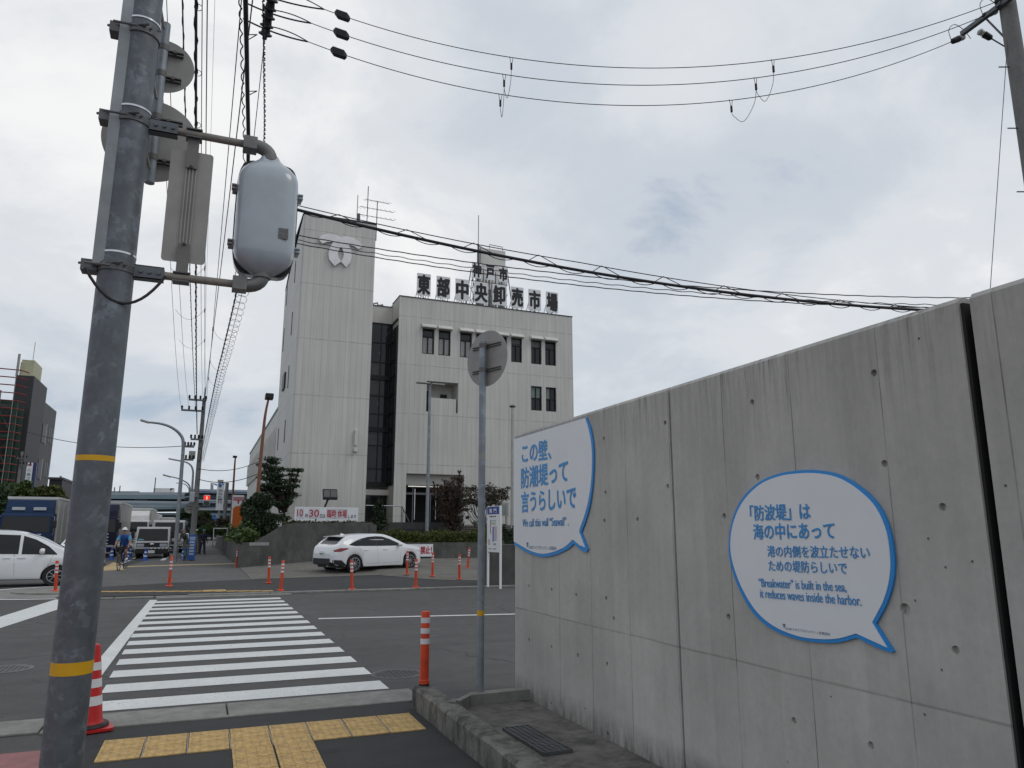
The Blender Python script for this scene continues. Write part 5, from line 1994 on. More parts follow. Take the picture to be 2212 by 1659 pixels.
# flag pole and notice case, gate pillar
A = gp(1108, 1195, 1.1)
fp = on_y(1107, 1150, 34.0)
fpz = on_y(1104, 878, 34.0).z
fo = thing('flagpole', 'tall pale flagpole with a small cap, rising beside the end of the sea wall', 'flagpole', (fp.x, 34.0, 0.2))
b = MB()
b.tube([(fp.x, 34, 0.2), (fp.x, 34, fpz)], [0.10, 0.075], 14)
b.build('pole_shaft', mat('pale_aluminium', (0.36, 0.355, 0.34), 0.4, 0.4), fo, world=True)
b = MB()
b.lathe([(0.06, -0.12), (0.15, -0.08), (0.17, -0.03), (0.08, 0.04)], 16, 0, Matrix.Translation((fp.x, 34, fpz + 0.05)))
b.build('cap', M_STEELDARK, fo, world=True)
A, B_ = on_y((1480 + 1745 * .28933) / 1.85172, (1840 + 588 * .28933) / 1.85172, 41), on_y((1480 + 1912 * .28933) / 1.85172, (1840 + 775 * .28933) / 1.85172, 41)
nc = thing('notice_case', 'pale green glazed notice case on the building wall behind the map board', 'notice case', (A.x, 41, 1.2))
b = MB()
b.span((A.x, 41, B_.z), (B_.x, 41.12, A.z))
b.build('case', M_ALU, nc, world=True)
b = MB()
b.span((A.x + 0.12, 40.98, B_.z + 0.12), (B_.x - 0.12, 41, A.z - 0.12))
b.build('pane', mat('notice_glass', (0.19, 0.24, 0.225), 0.15), nc, world=True)
b = MB()
for x in (A.x + 0.1, B_.x - 0.1):
    b.span((x - 0.05, 41.02, 1.0), (x + 0.05, 41.1, B_.z))
b.build('legs', M_ALU, nc, world=True)
A, B_ = gp(1084, 1270, 0.05), gp(1125, 1268, 0.05)
b = MB()
zt_ = z_over(1100, 1178, A)
b.prism(rrect(B_.x + 2.4 - A.x, 0.62, 0.12), zt_ - 0.05, Matrix.Translation(((A.x + B_.x + 2.4) / 2, 21.05 + 0.5, 0.05)))
gpil = tag(b.build('gate_pillar', M_DARKCON, bevel=0.03), 'dark concrete gate pillar behind the map board, beside the end of the sea wall', 'gate pillar')


# ---------------------------------------------------------------- vehicles
def lerp_tab(tab, x):
    if x <= tab[0][0]:
        return tab[0][1]
    for (a, p), (b_, q) in zip(tab, tab[1:]):
        if x <= b_:
            t = (x - a) / (b_ - a)
            return p + (q - p) * t
    return tab[-1][1]


def smooth_tab(tab, n=6):
    pts = catmull(tab, n, False)
    return [p for i, p in enumerate(pts) if i == 0 or p[0] > pts[i - 1][0] + 1e-4]


def wheel(parent, x, y, r, wd, side, rim_m=None, spokes=10, rim=0.66):
    Mw = frame((x, y, r), (1, 0, 0), (0, 0, 1), (0, -1, 0)) if side < 0 else frame((x, y, r), (-1, 0, 0), (0, 0, 1), (0, 1, 0))
    b = MB()
    b.lathe([(r * 0.66, -wd / 2), (r * 0.93, -wd / 2), (r, -wd * 0.36), (r, wd * 0.36), (r * 0.93, wd / 2), (r * rim, wd * 0.46)], 28, 0, Mw, caps=False)
    t = b.build('wheel', M_TYRE, parent)
    b = MB()
    b.lathe([(r * rim, wd * 0.3), (r * rim, wd * 0.47), (r * rim * 0.92, wd * 0.475), (r * rim * 0.90, wd * 0.3)], 28, 0, Mw, caps=False)
    if spokes:
        b.lathe([(r * 0.13, wd * 0.2), (r * 0.13, wd * 0.42), (r * 0.05, wd * 0.44)], 14, 0, Mw)
        for k in range(spokes):
            an = 2 * math.pi * k / spokes + 0.1
            b.box((r * rim * 0.5, 0, wd * 0.36), (r * rim * 0.92, r * 0.075, wd * 0.10), Mw @ Matrix.Rotation(an, 4, 'Z'), taper=(1, 0.7))
    else:
        b.lathe([(r * rim * 0.9, wd * 0.3), (r * 0.3, wd * 0.05), (r * 0.22, wd * 0.25), (r * 0.05, wd * 0.28)], 20, 0, Mw)
    b.build('rim', rim_m or M_ALLOY, t)
    b = MB()
    b.lathe([(r * rim * 0.9, wd * 0.1), (r * rim * 0.9, wd * 0.12)], 20, 0, Mw)
    b.build('brake_disc', M_FRAME, t)
    return t


class Shell:
    def __init__(self, L, top, belt, plan, sill, wheels, ra, wr, roof_in=0.80, n=84):
        self.L, self.top, self.belt, self.plan, self.sill = L, smooth_tab(top), smooth_tab(belt), smooth_tab(plan), sill
        self.wheels, self.ra, self.wr, self.rin, self.n = wheels, ra, wr, roof_in, n

    def sec(self, x):
        zt, hw = lerp_tab(self.top, x), lerp_tab(self.plan, x)
        zb_ = min(lerp_tab(self.belt, x), zt - 0.035)
        zl_ = lerp_tab(self.sill, x)
        for xw in self.wheels:
            if abs(x - xw) < self.ra:
                zl_ = max(zl_, self.wr + math.sqrt(self.ra ** 2 - (x - xw) ** 2))
        zl_ = min(zl_, zb_ - 0.1)
        g = min(1, max(0, (zt - zb_ - 0.06) / 0.3))
        hr = hw * (0.93 - (0.93 - self.rin) * g)
        d = zb_ - zl_
        h = zt - zb_
        return [(hw * 0.955, zl_), (hw * 0.985, zl_ + 0.12 * d), (hw * 0.992, zl_ + 0.4 * d), (hw, zl_ + 0.72 * d), (hw * 0.985, zl_ + 0.9 * d), (hw * 0.955, zb_),
                (hw * 0.955 + (hr - hw * 0.955) * 0.5 + 0.012, zb_ + 0.5 * h), (hr + 0.01, zb_ + 0.84 * h), (hr * 0.93, zb_ + 0.96 * h), (hr * 0.6, zt - 0.004), (0, zt)]

    def side_y(self, x, z):
        s = self.sec(x)
        for (a, p), (c, q) in zip(s, s[1:]):
            if p <= z <= q and q > p:
                return a + (c - a) * (z - p) / (q - p)
        return s[0][0] if z < s[0][1] else s[-2][0]

    def body(self, parent, m, name='body'):
        xs_ = [-self.L / 2 + self.L * i / self.n for i in range(self.n + 1)]
        for xw in self.wheels:
            xs_ += [xw - self.ra + 0.001, xw + self.ra - 0.001, xw - self.ra * 0.97, xw + self.ra * 0.97, xw - self.ra * 0.88, xw + self.ra * 0.88]
        xs_ = sorted(x for x in xs_ if -self.L / 2 <= x <= self.L / 2)
        rings = []
        for x in xs_:
            s = self.sec(x)
            rings.append([(x, y, z) for y, z in s] + [(x, -y, z) for y, z in s[-2::-1]])
        b = MB()
        b.loft([r[::-1] for r in rings], 0, True, False, False)
        k0 = [i for i in range(len(rings[0]))]
        nn = len(rings[0])
        b.f.append(k0)
        b.f.append([len(b.v) - nn + i for i in range(nn)][::-1])
        b.m += [0, 0]
        b.s += [False, False]
        return b.build(name, m, parent, angle=38)

    def patch(self, lo, hi, side, off=0.004, n=16, mb=None, depth=0.0):   # lo, hi: outlines over x in side view
        b = mb or MB()
        x0, x1 = lo[0][0], lo[-1][0]
        v = []
        for i in range(n + 1):
            x = x0 + (x1 - x0) * i / n
            za, zc = lerp_tab(lo, x), lerp_tab(hi, x)
            for j in range(5):
                z = za + (zc - za) * j / 4
                v.append((x, side * (self.side_y(x, z) + off), z))
        f = []
        for i in range(n):
            for j in range(4):
                q = (i * 5 + j, (i + 1) * 5 + j, (i + 1) * 5 + j + 1, i * 5 + j + 1)
                f.append(q if side < 0 else q[::-1])
        b.add(v, f, 0, True)
        return b

    def top_patch(self, x0, x1, wf, off=0.005, n=10):                      # pane lying on the sloping top between two stations
        b = MB()
        v = []
        for i in range(n + 1):
            x = x0 + (x1 - x0) * i / n
            s = self.sec(x)
            hw = s[8][0] * wf
            for j in range(9):
                y = -hw + 2 * hw * j / 8
                a = abs(y)
                z = None
                for (p, zp), (q, zq) in zip(s[7:], s[8:]):
                    if q <= a <= p:
                        z = zq + (zp - zq) * (a - q) / (p - q) if p > q else zq
                z = s[-1][1] if z is None else z
                v.append((x, y, z + off))
        f = [(i * 9 + j, (i + 1) * 9 + j, (i + 1) * 9 + j + 1, i * 9 + j + 1) for i in range(n) for j in range(8)]
        b.add(v, f, 0, True)
        return b


def seam(sh, x0, z0_, x1, z1_, side, parent, wdt=0.008):
    b = MB()
    n = 10
    pts = []
    for i in range(n + 1):
        x, z = x0 + (x1 - x0) * i / n, z0_ + (z1_ - z0_) * i / n
        pts.append((x, side * (sh.side_y(x, z) - 0.001), z))
    b.tube(pts, wdt / 2, 4)
    return b.build('door_seam', M_TRIM, parent)


# ------------- white hatchback
hp_ = on_ground(741, 1238)
hang = R(24)
hb = Shell(4.46,
           [(-2.23, 0.74), (-2.19, 0.90), (-2.12, 1.02), (-1.95, 1.10), (-1.72, 1.30), (-1.52, 1.405), (-1.2, 1.445), (-0.7, 1.47), (-0.2, 1.475), (0.2, 1.44), (0.6, 1.32), (1.0, 1.12), (1.2, 1.02), (1.45, 0.975), (1.75, 0.91), (2.0, 0.83), (2.14, 0.74), (2.2, 0.64), (2.23, 0.56)],
           [(-2.23, 0.70), (-1.9, 1.02), (-1.4, 1.02), (-0.5, 0.985), (0.5, 0.955), (1.1, 0.93), (1.6, 0.86), (2.0, 0.74), (2.23, 0.5)],
           [(-2.23, 0.60), (-2.17, 0.74), (-2.0, 0.83), (-1.6, 0.89), (-0.8, 0.895), (0.8, 0.895), (1.5, 0.885), (1.85, 0.83), (2.05, 0.72), (2.18, 0.52), (2.23, 0.34)],
           [(-2.23, 0.42), (-2.1, 0.30), (-1.75, 0.24), (-0.9, 0.20), (0.9, 0.18), (1.7, 0.20), (2.1, 0.20), (2.23, 0.26)],
           [-1.32, 1.38], 0.365, 0.325, 0.76)
fwd = Vector((math.cos(hang), math.sin(hang), 0))
lft = Vector((-math.sin(hang), math.cos(hang), 0))
hc = Vector((hp_.x + 0.36, hp_.y, 0)) + fwd * 1.32 + lft * 0.80
car = thing('white_hatchback', 'white five-door hatchback seen from behind and the right, crossing the paved forecourt', 'car', (hc.x, hc.y, 0.05 + hz(hp_.x, hp_.y)), hang)
car.rotation_euler = (0, -math.atan2(hz(*(hc + fwd * 1.38).xy) - hz(*(hc - fwd * 1.32).xy), 2.7), hang)
car.scale = (0.97, 0.97, 0.945)
body = hb.body(car, M_CARWHITE)
for s in (-1, 1):
    b = hb.patch([(-1.58, 1.045), (-1.3, 1.0), (-0.62, 0.985), (-0.3, 0.977)], [(-1.58, 1.06), (-1.35, 1.16), (-1.05, 1.27), (-0.62, 1.345), (-0.3, 1.36)], s, 0.004, 18)
    b.build('rear_side_glass', M_CARGLASS, car)
    b = hb.patch([(-0.26, 0.975), (0.4, 0.965), (0.98, 0.955)], [(-0.26, 1.362), (0.05, 1.345), (0.4, 1.24), (0.75, 1.09), (0.98, 0.975)], s, 0.004, 18)
    b.build('front_side_glass', M_CARGLASS, car)
    hb.patch([(-0.30, 0.976), (-0.26, 0.975)], [(-0.30, 1.36), (-0.26, 1.362)], s, 0.0045, 2).build('door_pillar', M_TRIM, car)
    for (xa_, za_, xb_, zb__) in ((-0.28, 0.98, -0.22, 0.30), (0.93, 0.95, 0.86, 0.30), (-1.18, 1.0, -0.95, 0.70), (-0.95, 0.70, -0.97, 0.45), (-0.97, 0.30, 0.86, 0.30)):
        seam(hb, xa_, za_, xb_, zb__, s, body)
    for x in (-0.83, 0.10):
        b = MB()
        b.box((x, s * (hb.side_y(x, 0.83) + 0.018), 0.83), (0.20, 0.022, 0.028))
        b.build('door_handle', M_CARWHITE, car, bevel=0.008)
    b = MB()
    b.lathe([(0.06, -0.1), (0.10, -0.06), (0.105, 0.02), (0.085, 0.08)], 14, 0, frame((0.78, s * 0.99, 1.0), (0, s * 0.9, 0), (0, 0, 0.62), (0.75, 0, 0)))
    mr_ = b.build('mirror', M_CARWHITE, car)
    b = MB()
    b.tube([(0.8, s * 0.84, 0.955), (0.8, s * 0.93, 0.975)], 0.03, 8)
    b.build('mirror_arm', M_TRIM, mr_)
    b = hb.patch([(-2.16, 0.80), (-1.95, 0.80), (-1.62, 0.90)], [(-2.16, 0.87), (-1.95, 0.945), (-1.62, 0.93)], s, 0.006, 12)
    b.build('rear_lamp', M_LAMPRED, car)
    b = hb.patch([(1.72, 0.74), (1.95, 0.655), (2.14, 0.60)], [(1.72, 0.77), (1.95, 0.735), (2.14, 0.665)], s, 0.006, 12)
    b.build('headlight', M_LAMPCLEAR, car)
    for xw in hb.wheels:
        wheel(car, xw, s * 0.79, 0.325, 0.21, s, M_ALLOY, 10, 0.72)
    b = hb.patch([(-2.2, 0.36), (-1.9, 0.255), (-1.70, 0.25)], [(-2.2, 0.50), (-1.9, 0.48), (-1.70, 0.30)], s, 0.005, 10)
    b.build('lower_bumper', M_TRIM, car)
b = hb.top_patch(-1.98, -1.62, 0.80)
b.build('rear_glass', M_CARGLASS, car)
b = hb.top_patch(0.22, 1.02, 0.92)
b.build('windscreen', M_CARGLASS, car)
b = MB()
b.loft([[(-1.82, y, 1.375 - abs(y) * 0.03), (-1.82, y, 1.40 - abs(y) * 0.03), (-1.45, y, 1.43 - abs(y) * 0.03), (-1.45, y, 1.395 - abs(y) * 0.03)] for y in (-0.58, -0.3, 0, 0.3, 0.58)], 0, False)
b.build('roof_spoiler', M_CARWHITE, car)
b = MB()
b.loft([[(-1.22, -0.018, 1.44), (-1.22, 0.018, 1.44), (-1.22, 0, 1.45)], [(-1.38, -0.022, 1.42), (-1.38, 0.022, 1.42), (-1.38, 0, 1.50)], [(-1.42, -0.02, 1.42), (-1.42, 0.02, 1.42), (-1.42, 0, 1.50)]], 0, False)
b.build('roof_fin', M_CARWHITE, car)
b = MB()
b.box((-2.235, 0.0, 0.44), (0.03, 1.12, 0.22))
b.box((0.0, 0, 0.30), (3.9, 1.4, 0.24))
for xw in hb.wheels:
    b.box((xw, 0, 0.42), (0.68, 1.42, 0.5))
b.build('underbody', M_TRIM, car)
b = MB()
b.box((-2.245, 0.0, 0.735), (0.012, 0.33, 0.165))
pl0 = b.build('number_plate', M_WHITE, car)
b = MB()
b.box((-2.252, 0, 0.72), (0.003, 0.24, 0.06))
b.build('plate_figures', mat('plate_green', (0.12, 0.22, 0.16), 0.5), pl0)
b = MB()
b.tube([(-2.2, -0.45, 0.27), (-2.28, -0.45, 0.265)], 0.04, 10)
b.build('exhaust', M_CHROME, car)

# ------------- white minivan
vp = on_ground(116, 1266)
mv = Shell(4.75,
           [(-2.375, 0.9), (-2.34, 1.25), (-2.25, 1.62), (-2.05, 1.80), (-1.5, 1.845), (-0.6, 1.85), (0.2, 1.81), (0.75, 1.66), (1.2, 1.42), (1.55, 1.20), (1.75, 1.09), (2.0, 1.00), (2.2, 0.88), (2.33, 0.72), (2.375, 0.6)],
           [(-2.375, 0.85), (-2.2, 1.06), (-1.0, 1.04), (0.4, 1.02), (1.2, 0.99), (1.7, 0.96), (2.1, 0.84), (2.375, 0.55)],
           [(-2.375, 0.66), (-2.3, 0.80), (-2.1, 0.86), (-1.0, 0.87), (1.2, 0.87), (1.8, 0.85), (2.1, 0.76), (2.28, 0.58), (2.375, 0.4)],
           [(-2.375, 0.4), (-2.1, 0.26), (2.0, 0.24), (2.375, 0.3)],
           [-1.42, 1.40], 0.37, 0.33, 0.84)
va_ = R(4)
vf, vl_ = Vector((math.cos(va_), math.sin(va_), 0)), Vector((-math.sin(va_), math.cos(va_), 0))
vc = Vector((vp.x, vp.y, 0)) - vf * 1.40 + vl_ * 0.78
van = thing('white_minivan', 'white minivan turning in from the left edge, partly hidden by the foreground pole', 'car', (vc.x, vc.y, 0.0), va_)
van.scale = (1, 1, 0.91)
vb = mv.body(van, M_CARWHITE)
for s in (-1, 1):
    mv.patch([(-2.1, 1.09), (-1.3, 1.08), (-0.55, 1.065)], [(-2.1, 1.62), (-1.3, 1.70), (-0.55, 1.70)], s, 0.004, 12).build('rear_side_glass', M_CARGLASS, van)
    mv.patch([(-0.50, 1.065), (0.4, 1.05)], [(-0.50, 1.70), (0.4, 1.66)], s, 0.004, 10).build('middle_side_glass', M_CARGLASS, van)
    mv.patch([(0.48, 1.045), (1.40, 1.02)], [(0.48, 1.64), (0.8, 1.52), (1.15, 1.30), (1.40, 1.04)], s, 0.004, 12).build('front_side_glass', M_CARGLASS, van)
    for (xa_, za_, xb_, zb__) in ((0.30, 1.05, 0.36, 0.32), (1.30, 1.02, 1.12, 0.45), (1.12, 0.45, 1.08, 0.32), (-1.0, 1.05, -0.98, 0.6)):
        seam(mv, xa_, za_, xb_, zb__, s, vb)
    for x in (0.12, 0.50):
        b = MB()
        b.box((x, s * (mv.side_y(x, 0.93) + 0.018), 0.93), (0.20, 0.022, 0.035))
        b.build('door_handle', M_CARWHITE, van, bevel=0.008)
    b = MB()
    b.lathe([(0.07, -0.1), (0.115, -0.06), (0.12, 0.02), (0.09, 0.08)], 14, 0, frame((1.02, s * 0.97, 1.14), (0, s * 0.8, 0), (0, 0, 0.8), (0.75, 0, 0)))
    b.build('mirror', M_CARWHITE, van)
    mv.patch([(1.85, 0.70), (2.25, 0.58)], [(1.85, 0.86), (2.25, 0.70)], s, 0.006, 8).build('headlight', M_LAMPCLEAR, van)
    mv.patch([(-2.3, 0.9), (-2.15, 0.9)], [(-2.3, 1.2), (-2.15, 1.3)], s, 0.006, 8).build('rear_lamp', M_LAMPRED, van)
    mv.patch([(-1.0, 0.255), (1.0, 0.255)], [(-1.0, 0.31), (1.0, 0.31)], s, 0.012, 8).build('side_skirt', M_CARWHITE, van)
    for xw in mv.wheels:
        wheel(van, xw, s * 0.775, 0.33, 0.2, s, M_ALLOY, 8, 0.66)
mv.top_patch(0.55, 1.5, 0.95).build('windscreen', M_CARGLASS, van)
b = MB()
b.box((0.0, 0, 0.32), (4.2, 1.3, 0.2))
for xw in mv.wheels:
    b.box((xw, 0, 0.45), (0.70, 1.36, 0.5))
b.build('underbody', M_TRIM, van)


# ------------- white car waiting behind the foreground pole
def plain_car(name, label, loc, rz, paint, group=None):
    sh_ = Shell(4.3, [(-2.15, 0.8), (-2.05, 1.0), (-1.7, 1.25), (-1.2, 1.46), (-0.4, 1.50), (0.3, 1.44), (1.0, 1.08), (1.5, 0.95), (1.95, 0.84), (2.1, 0.7), (2.15, 0.6)],
                [(-2.15, 0.75), (-1.0, 0.96), (1.0, 0.92), (1.9, 0.76), (2.15, 0.5)], [(-2.15, 0.6), (-1.9, 0.8), (0, 0.85), (1.6, 0.84), (2.0, 0.7), (2.15, 0.42)],
                [(-2.15, 0.35), (-1.8, 0.22), (1.9, 0.2), (2.15, 0.26)], [-1.25, 1.3], 0.35, 0.31, 0.78, 40)
    t_ = thing(name, label, 'car', loc, rz, group)
    sh_.body(t_, paint)
    sh_.top_patch(0.32, 1.02, 0.93).build('windscreen', M_CARGLASS, t_)
    for s in (-1, 1):
        sh_.patch([(-1.4, 0.98), (0.9, 0.95)], [(-1.4, 1.25), (-0.4, 1.38), (0.3, 1.32), (0.9, 0.99)], s, 0.004, 10).build('side_glass', M_CARGLASS, t_)
        sh_.patch([(1.6, 0.66), (2.08, 0.56)], [(1.6, 0.76), (2.08, 0.64)], s, 0.006, 6).build('headlight', M_LAMPCLEAR, t_)
        b = MB()
        b.lathe([(0.06, -0.1), (0.10, -0.06), (0.105, 0.02), (0.085, 0.08)], 12, 0, frame((0.75, s * 0.97, 1.0), (0, s * 0.9, 0), (0, 0, 0.62), (0.75, 0, 0)))
        b.build('mirror', paint, t_)
        for xw in (-1.25, 1.3):
            wheel(t_, xw, s * 0.76, 0.31, 0.19, s, M_ALLOY, 6)
    b = MB()
    b.box((0, 0, 0.3), (3.9, 1.3, 0.2))
    b.box((2.12, 0, 0.42), (0.08, 0.8, 0.12))
    b.build('underbody', M_TRIM, t_)
    return t_


q = on_y(166, 1170, 38.5)
plain_car('white_car', 'white car facing the camera, almost wholly hidden behind the foreground pole', (q.x, 38.5 + 2, 0), R(-90), M_CARWHITE)


# ------------- lorries
def lorry(name, label, loc, rz, cab_m, W_, Hc, Lc, box=None, group=None, big=False, deflector=False, band=None, small=False):
    t_ = thing(name, label, 'truck', loc, rz, group)
    z0_ = 0.45 if big else 0.38
    hw = W_ / 2
    # cab: rounded front in side view, x forward, nose at x = 0
    rake = 0.22 if not small else 0.42
    prof_ = [(0.0, z0_), (0.02, z0_ + 0.35), (0.0, z0_ + 0.62), (-0.05, z0_ + (Hc - z0_) * (0.43 if small else 0.52)), (-rake, Hc - 0.12), (-rake - 0.12, Hc), (-Lc, Hc), (-Lc, z0_)]
    b = MB()
    b.prism(prof_, W_, frame((0, hw, 0), (1, 0, 0), (0, 0, 1), (0, -1, 0)))
    cab = b.build('cab', cab_m, t_, bevel=0.07, seg=3)
    zs0, zs1 = z0_ + (Hc - z0_) * (0.44 if small else 0.53), Hc - (0.12 if small else 0.17)
    xs0, xs1 = -0.055, -rake * 0.97
    b = MB()
    b.add([(xs0 + 0.006, -hw + 0.08, zs0), (xs0 + 0.006, hw - 0.08, zs0), (xs1 + 0.012, hw - 0.14, zs1), (xs1 + 0.012, -hw + 0.14, zs1)], [(0, 1, 2, 3)])
    ws_ = b.build('windscreen', M_CARGLASS, t_)
    b = MB()
    b.tube([(xs0 + 0.025, -0.5, zs0 + 0.15), (xs0 + 0.03, -0.2, zs0 + 0.03), (xs0 + 0.03, 0.35, zs0 + 0.03), (xs0 + 0.025, 0.1, zs0 + 0.16)], 0.012, 4)
    b.build('wiper', M_TRIM, ws_)
    for s in (-1, 1):
        b = MB()
        b.add([(-0.25, s * (hw + 0.004), zs0 - 0.02), (-Lc * 0.72, s * (hw + 0.004), zs0 - 0.02), (-Lc * 0.72, s * (hw + 0.004), zs1), (-rake - 0.18, s * (hw + 0.004), zs1)], [(0, 1, 2, 3) if s > 0 else (3, 2, 1, 0)])
        b.build('side_glass', M_CARGLASS, t_)
        b = MB()
        b.box((0.10, s * (hw + 0.16), (zs0 + zs1) / 2), (0.12, 0.2, 0.42))
        m_ = b.build('mirror', M_TRIM, t_, bevel=0.03)
        b = MB()
        b.tube([(-0.1, s * hw, zs1), (0.1, s * (hw + 0.14), zs1 - 0.02), (0.1, s * (hw + 0.14), zs0 - 0.15), (-0.05, s * hw, zs0 - 0.15)], 0.02, 6)
        b.build('mirror_arm', M_CHROME if big else M_TRIM, m_)
        b = MB()
        zl_ = z0_ + (0.25 if big else 0.40)
        b.box((0.02, s * (hw - 0.30), zl_), (0.06, 0.42, 0.16 if big else 0.20))
        b.build('headlight', M_LAMPCLEAR, t_, bevel=0.03)
    b = MB()
    if big:
        for i in range(4):
            b.box((0.03, 0, z0_ + 0.42 + i * 0.2), (0.04, W_ * 0.66, 0.07))
        b.box((0.04, 0, z0_ + 0.10), (0.06, W_ * 0.80, 0.08))
        b.build('grille', M_CHROME, t_, bevel=0.015)
    else:
        b.box((0.015, 0, z0_ + 0.42), (0.05, W_ * 0.92, 0.26))
        b.build('grille', M_TRIM, t_, bevel=0.03)
        b = MB()
        b.lathe([(0.09, 0), (0.09, 0.015), (0.07, 0.02)], 16, 0, frame((0.04, 0, z0_ + 0.46), (0, 1.3, 0), (0, 0, 0.7), (1, 0, 0)))
        b.build('badge', M_CHROME, t_)
    b = MB()
    b.box((0.0, 0, z0_ + 0.05), (0.16, W_ * 0.98, 0.30))
    bp_ = b.build('bumper', M_TRIM if not big else cab_m, t_, bevel=0.04)
    b = MB()
    b.box((0.09, 0, z0_ + 0.02), (0.012, 0.36, 0.17))
    b.build('number_plate', M_WHITE, bp_)
    b = MB()
    if deflector:
        b.prism([(-rake - 0.25, Hc - 0.03), (-Lc, Hc - 0.03), (-Lc, Hc + 0.75), (-Lc + 0.35, Hc + 0.78), (-rake - 0.45, Hc + 0.35)], W_ * 0.92, frame((0, W_ * 0.46, 0), (1, 0, 0), (0, 0, 1), (0, -1, 0)))
        d_ = b.build('wind_deflector', cab_m, t_, bevel=0.08, seg=3)
    if box:
        Lb_, Hb_, Wb_, zb_ = box
        b = MB()
        b.span((-Lc - 0.12 - Lb_, -Wb_ / 2, zb_), (-Lc - 0.12, Wb_ / 2, Hb_))
        bx = b.build('cargo_box', M_BOXPANEL, t_, bevel=0.03)
        b = MB()
        for s in (-1, 1):
            b.span((-Lc - 0.12 - Lb_, s * (Wb_ / 2 + 0.012) - 0.02, Hb_ - 0.10), (-Lc - 0.10, s * (Wb_ / 2 + 0.012) + 0.02, Hb_ + 0.02))
            for k in range(5):
                x = -Lc - 0.3 - k * Lb_ / 5
                b.span((x - 0.03, s * (Wb_ / 2 + 0.01) - 0.015, zb_), (x + 0.03, s * (Wb_ / 2 + 0.01) + 0.015, Hb_ - 0.1))
        b.span((-Lc - 0.11, -Wb_ / 2, Hb_ - 0.12), (-Lc - 0.08, Wb_ / 2, Hb_ + 0.02))
        b.build('box_rails', M_TRUCKWHITE, bx)
        tail = -Lc - 0.12 - Lb_
    else:
        tail = -Lc - 3.2
        b = MB()
        b.span((tail, -hw, 0.75), (-Lc - 0.1, hw, 0.9))
        for s in (-1, 1):
            b.span((tail, s * hw - 0.02, 0.9), (-Lc - 0.1, s * hw + 0.02, 1.3))
        b.span((-Lc - 0.14, -hw, 0.9), (-Lc - 0.1, hw, 1.55))
        b.build('flat_bed', M_BOXPANEL, t_)
    b = MB()
    b.span((tail + 0.1, -0.45, 0.45), (-0.3, 0.45, 0.75 if big else 0.62))
    b.build('chassis', M_TRIM, t_)
    wr_ = 0.5 if big else 0.36
    for x in ((-1.35, tail + 1.6, tail + 2.8) if big else (-0.75, tail + 1.0)):
        for s in (-1, 1):
            wheel(t_, x, s * (hw - 0.16), wr_, 0.28 if big else 0.22, s, M_ALU, 0, 0.58)
    if band:
        for y in (-0.36, 0.36):
            b = MB()
            b.box((-rake - 0.32, y * W_ / 2 * 1.15, Hc + 0.25), (0.10, 0.62, 0.17), Matrix.Identity(4))
            b.build('deflector_lamp', M_LAMPCLEAR, t_, bevel=0.02)
    return t_


GT = 'trucks queuing along the street'
q = on_y(50, 1170, 48.0)
lorry('blue_truck', 'large blue truck with two pale lamps above its windscreen, behind the white minivan', (q.x, 48.0, 0), R(-90), M_TRUCKBLUE, 2.45, 2.62, 1.35, (8.2, 3.55, 2.49, 0.95), GT, True, True, True)
q = on_y(203, 1170, 55)
lorry('navy_truck', 'large navy truck with chrome grille bars, half hidden behind the foreground pole', (q.x, 55, 0), R(-90), M_TRUCKNAVY, 2.45, 2.62, 1.5, (8.0, 3.60, 2.49, 0.95), GT, True, True)
q = on_y(329, 1170, 50.6)
lorry('small_truck', 'small white truck at the head of the right lane, blue paper behind its windscreen', (q.x, 50.6, 0.04), R(-90), M_TRUCKWHITE, 1.86, 1.88, 1.4, None, GT, small=True)
tk = bpy.data.objects['small_truck']
b = MB()
b.add([(-0.07, -0.45, 1.09), (-0.06, -0.78, 1.08), (-0.13, -0.76, 1.20), (-0.13, -0.52, 1.20)], [(3, 2, 1, 0), (0, 1, 2, 3)])
b.build('blue_paper', mat('paper_blue', (0.15, 0.42, 0.5), 0.6), tk)
q = on_y(362, 1170, 63.0)
lorry('white_truck', 'white truck second in the right lane, behind the small white truck', (q.x, 63.0, 0.0), R(-90), M_TRUCKWHITE, 2.2, 2.5, 1.8, (5.5, 2.45, 2.2, 0.9), GT)
q = on_y(283, 1170, 69)
lorry('white_truck', 'white truck with a tall white cab roof, behind the navy truck', (q.x, 69, 0.0), R(-90), M_TRUCKWHITE, 2.4, 2.6, 2.0, (7.5, 3.6, 2.45, 0.95), GT, True, True)
q = on_y(309, 1165, 92)
lorry('white_truck', 'small distant white truck third in the middle lane', (q.x, 92, 0.0), R(-90), M_TRUCKWHITE, 2.4, 2.7, 2.0, (7.5, 3.6, 2.45, 0.95), GT, True)
q = on_y(345, 1160, 95)
lorry('white_truck', 'small distant truck with a pale grey tarpaulin box, in the right lane', (q.x, 95, 0.0), R(-90), M_TRUCKWHITE, 2.3, 2.7, 2.0, (6.5, 3.3, 2.45, 0.95), GT, True)
q = on_y(392, 1160, 84)
plain_car('white_car', 'distant white car to the right of the concrete utility pole foot', (q.x, 84, 0.0), R(-90), M_CARWHITE)


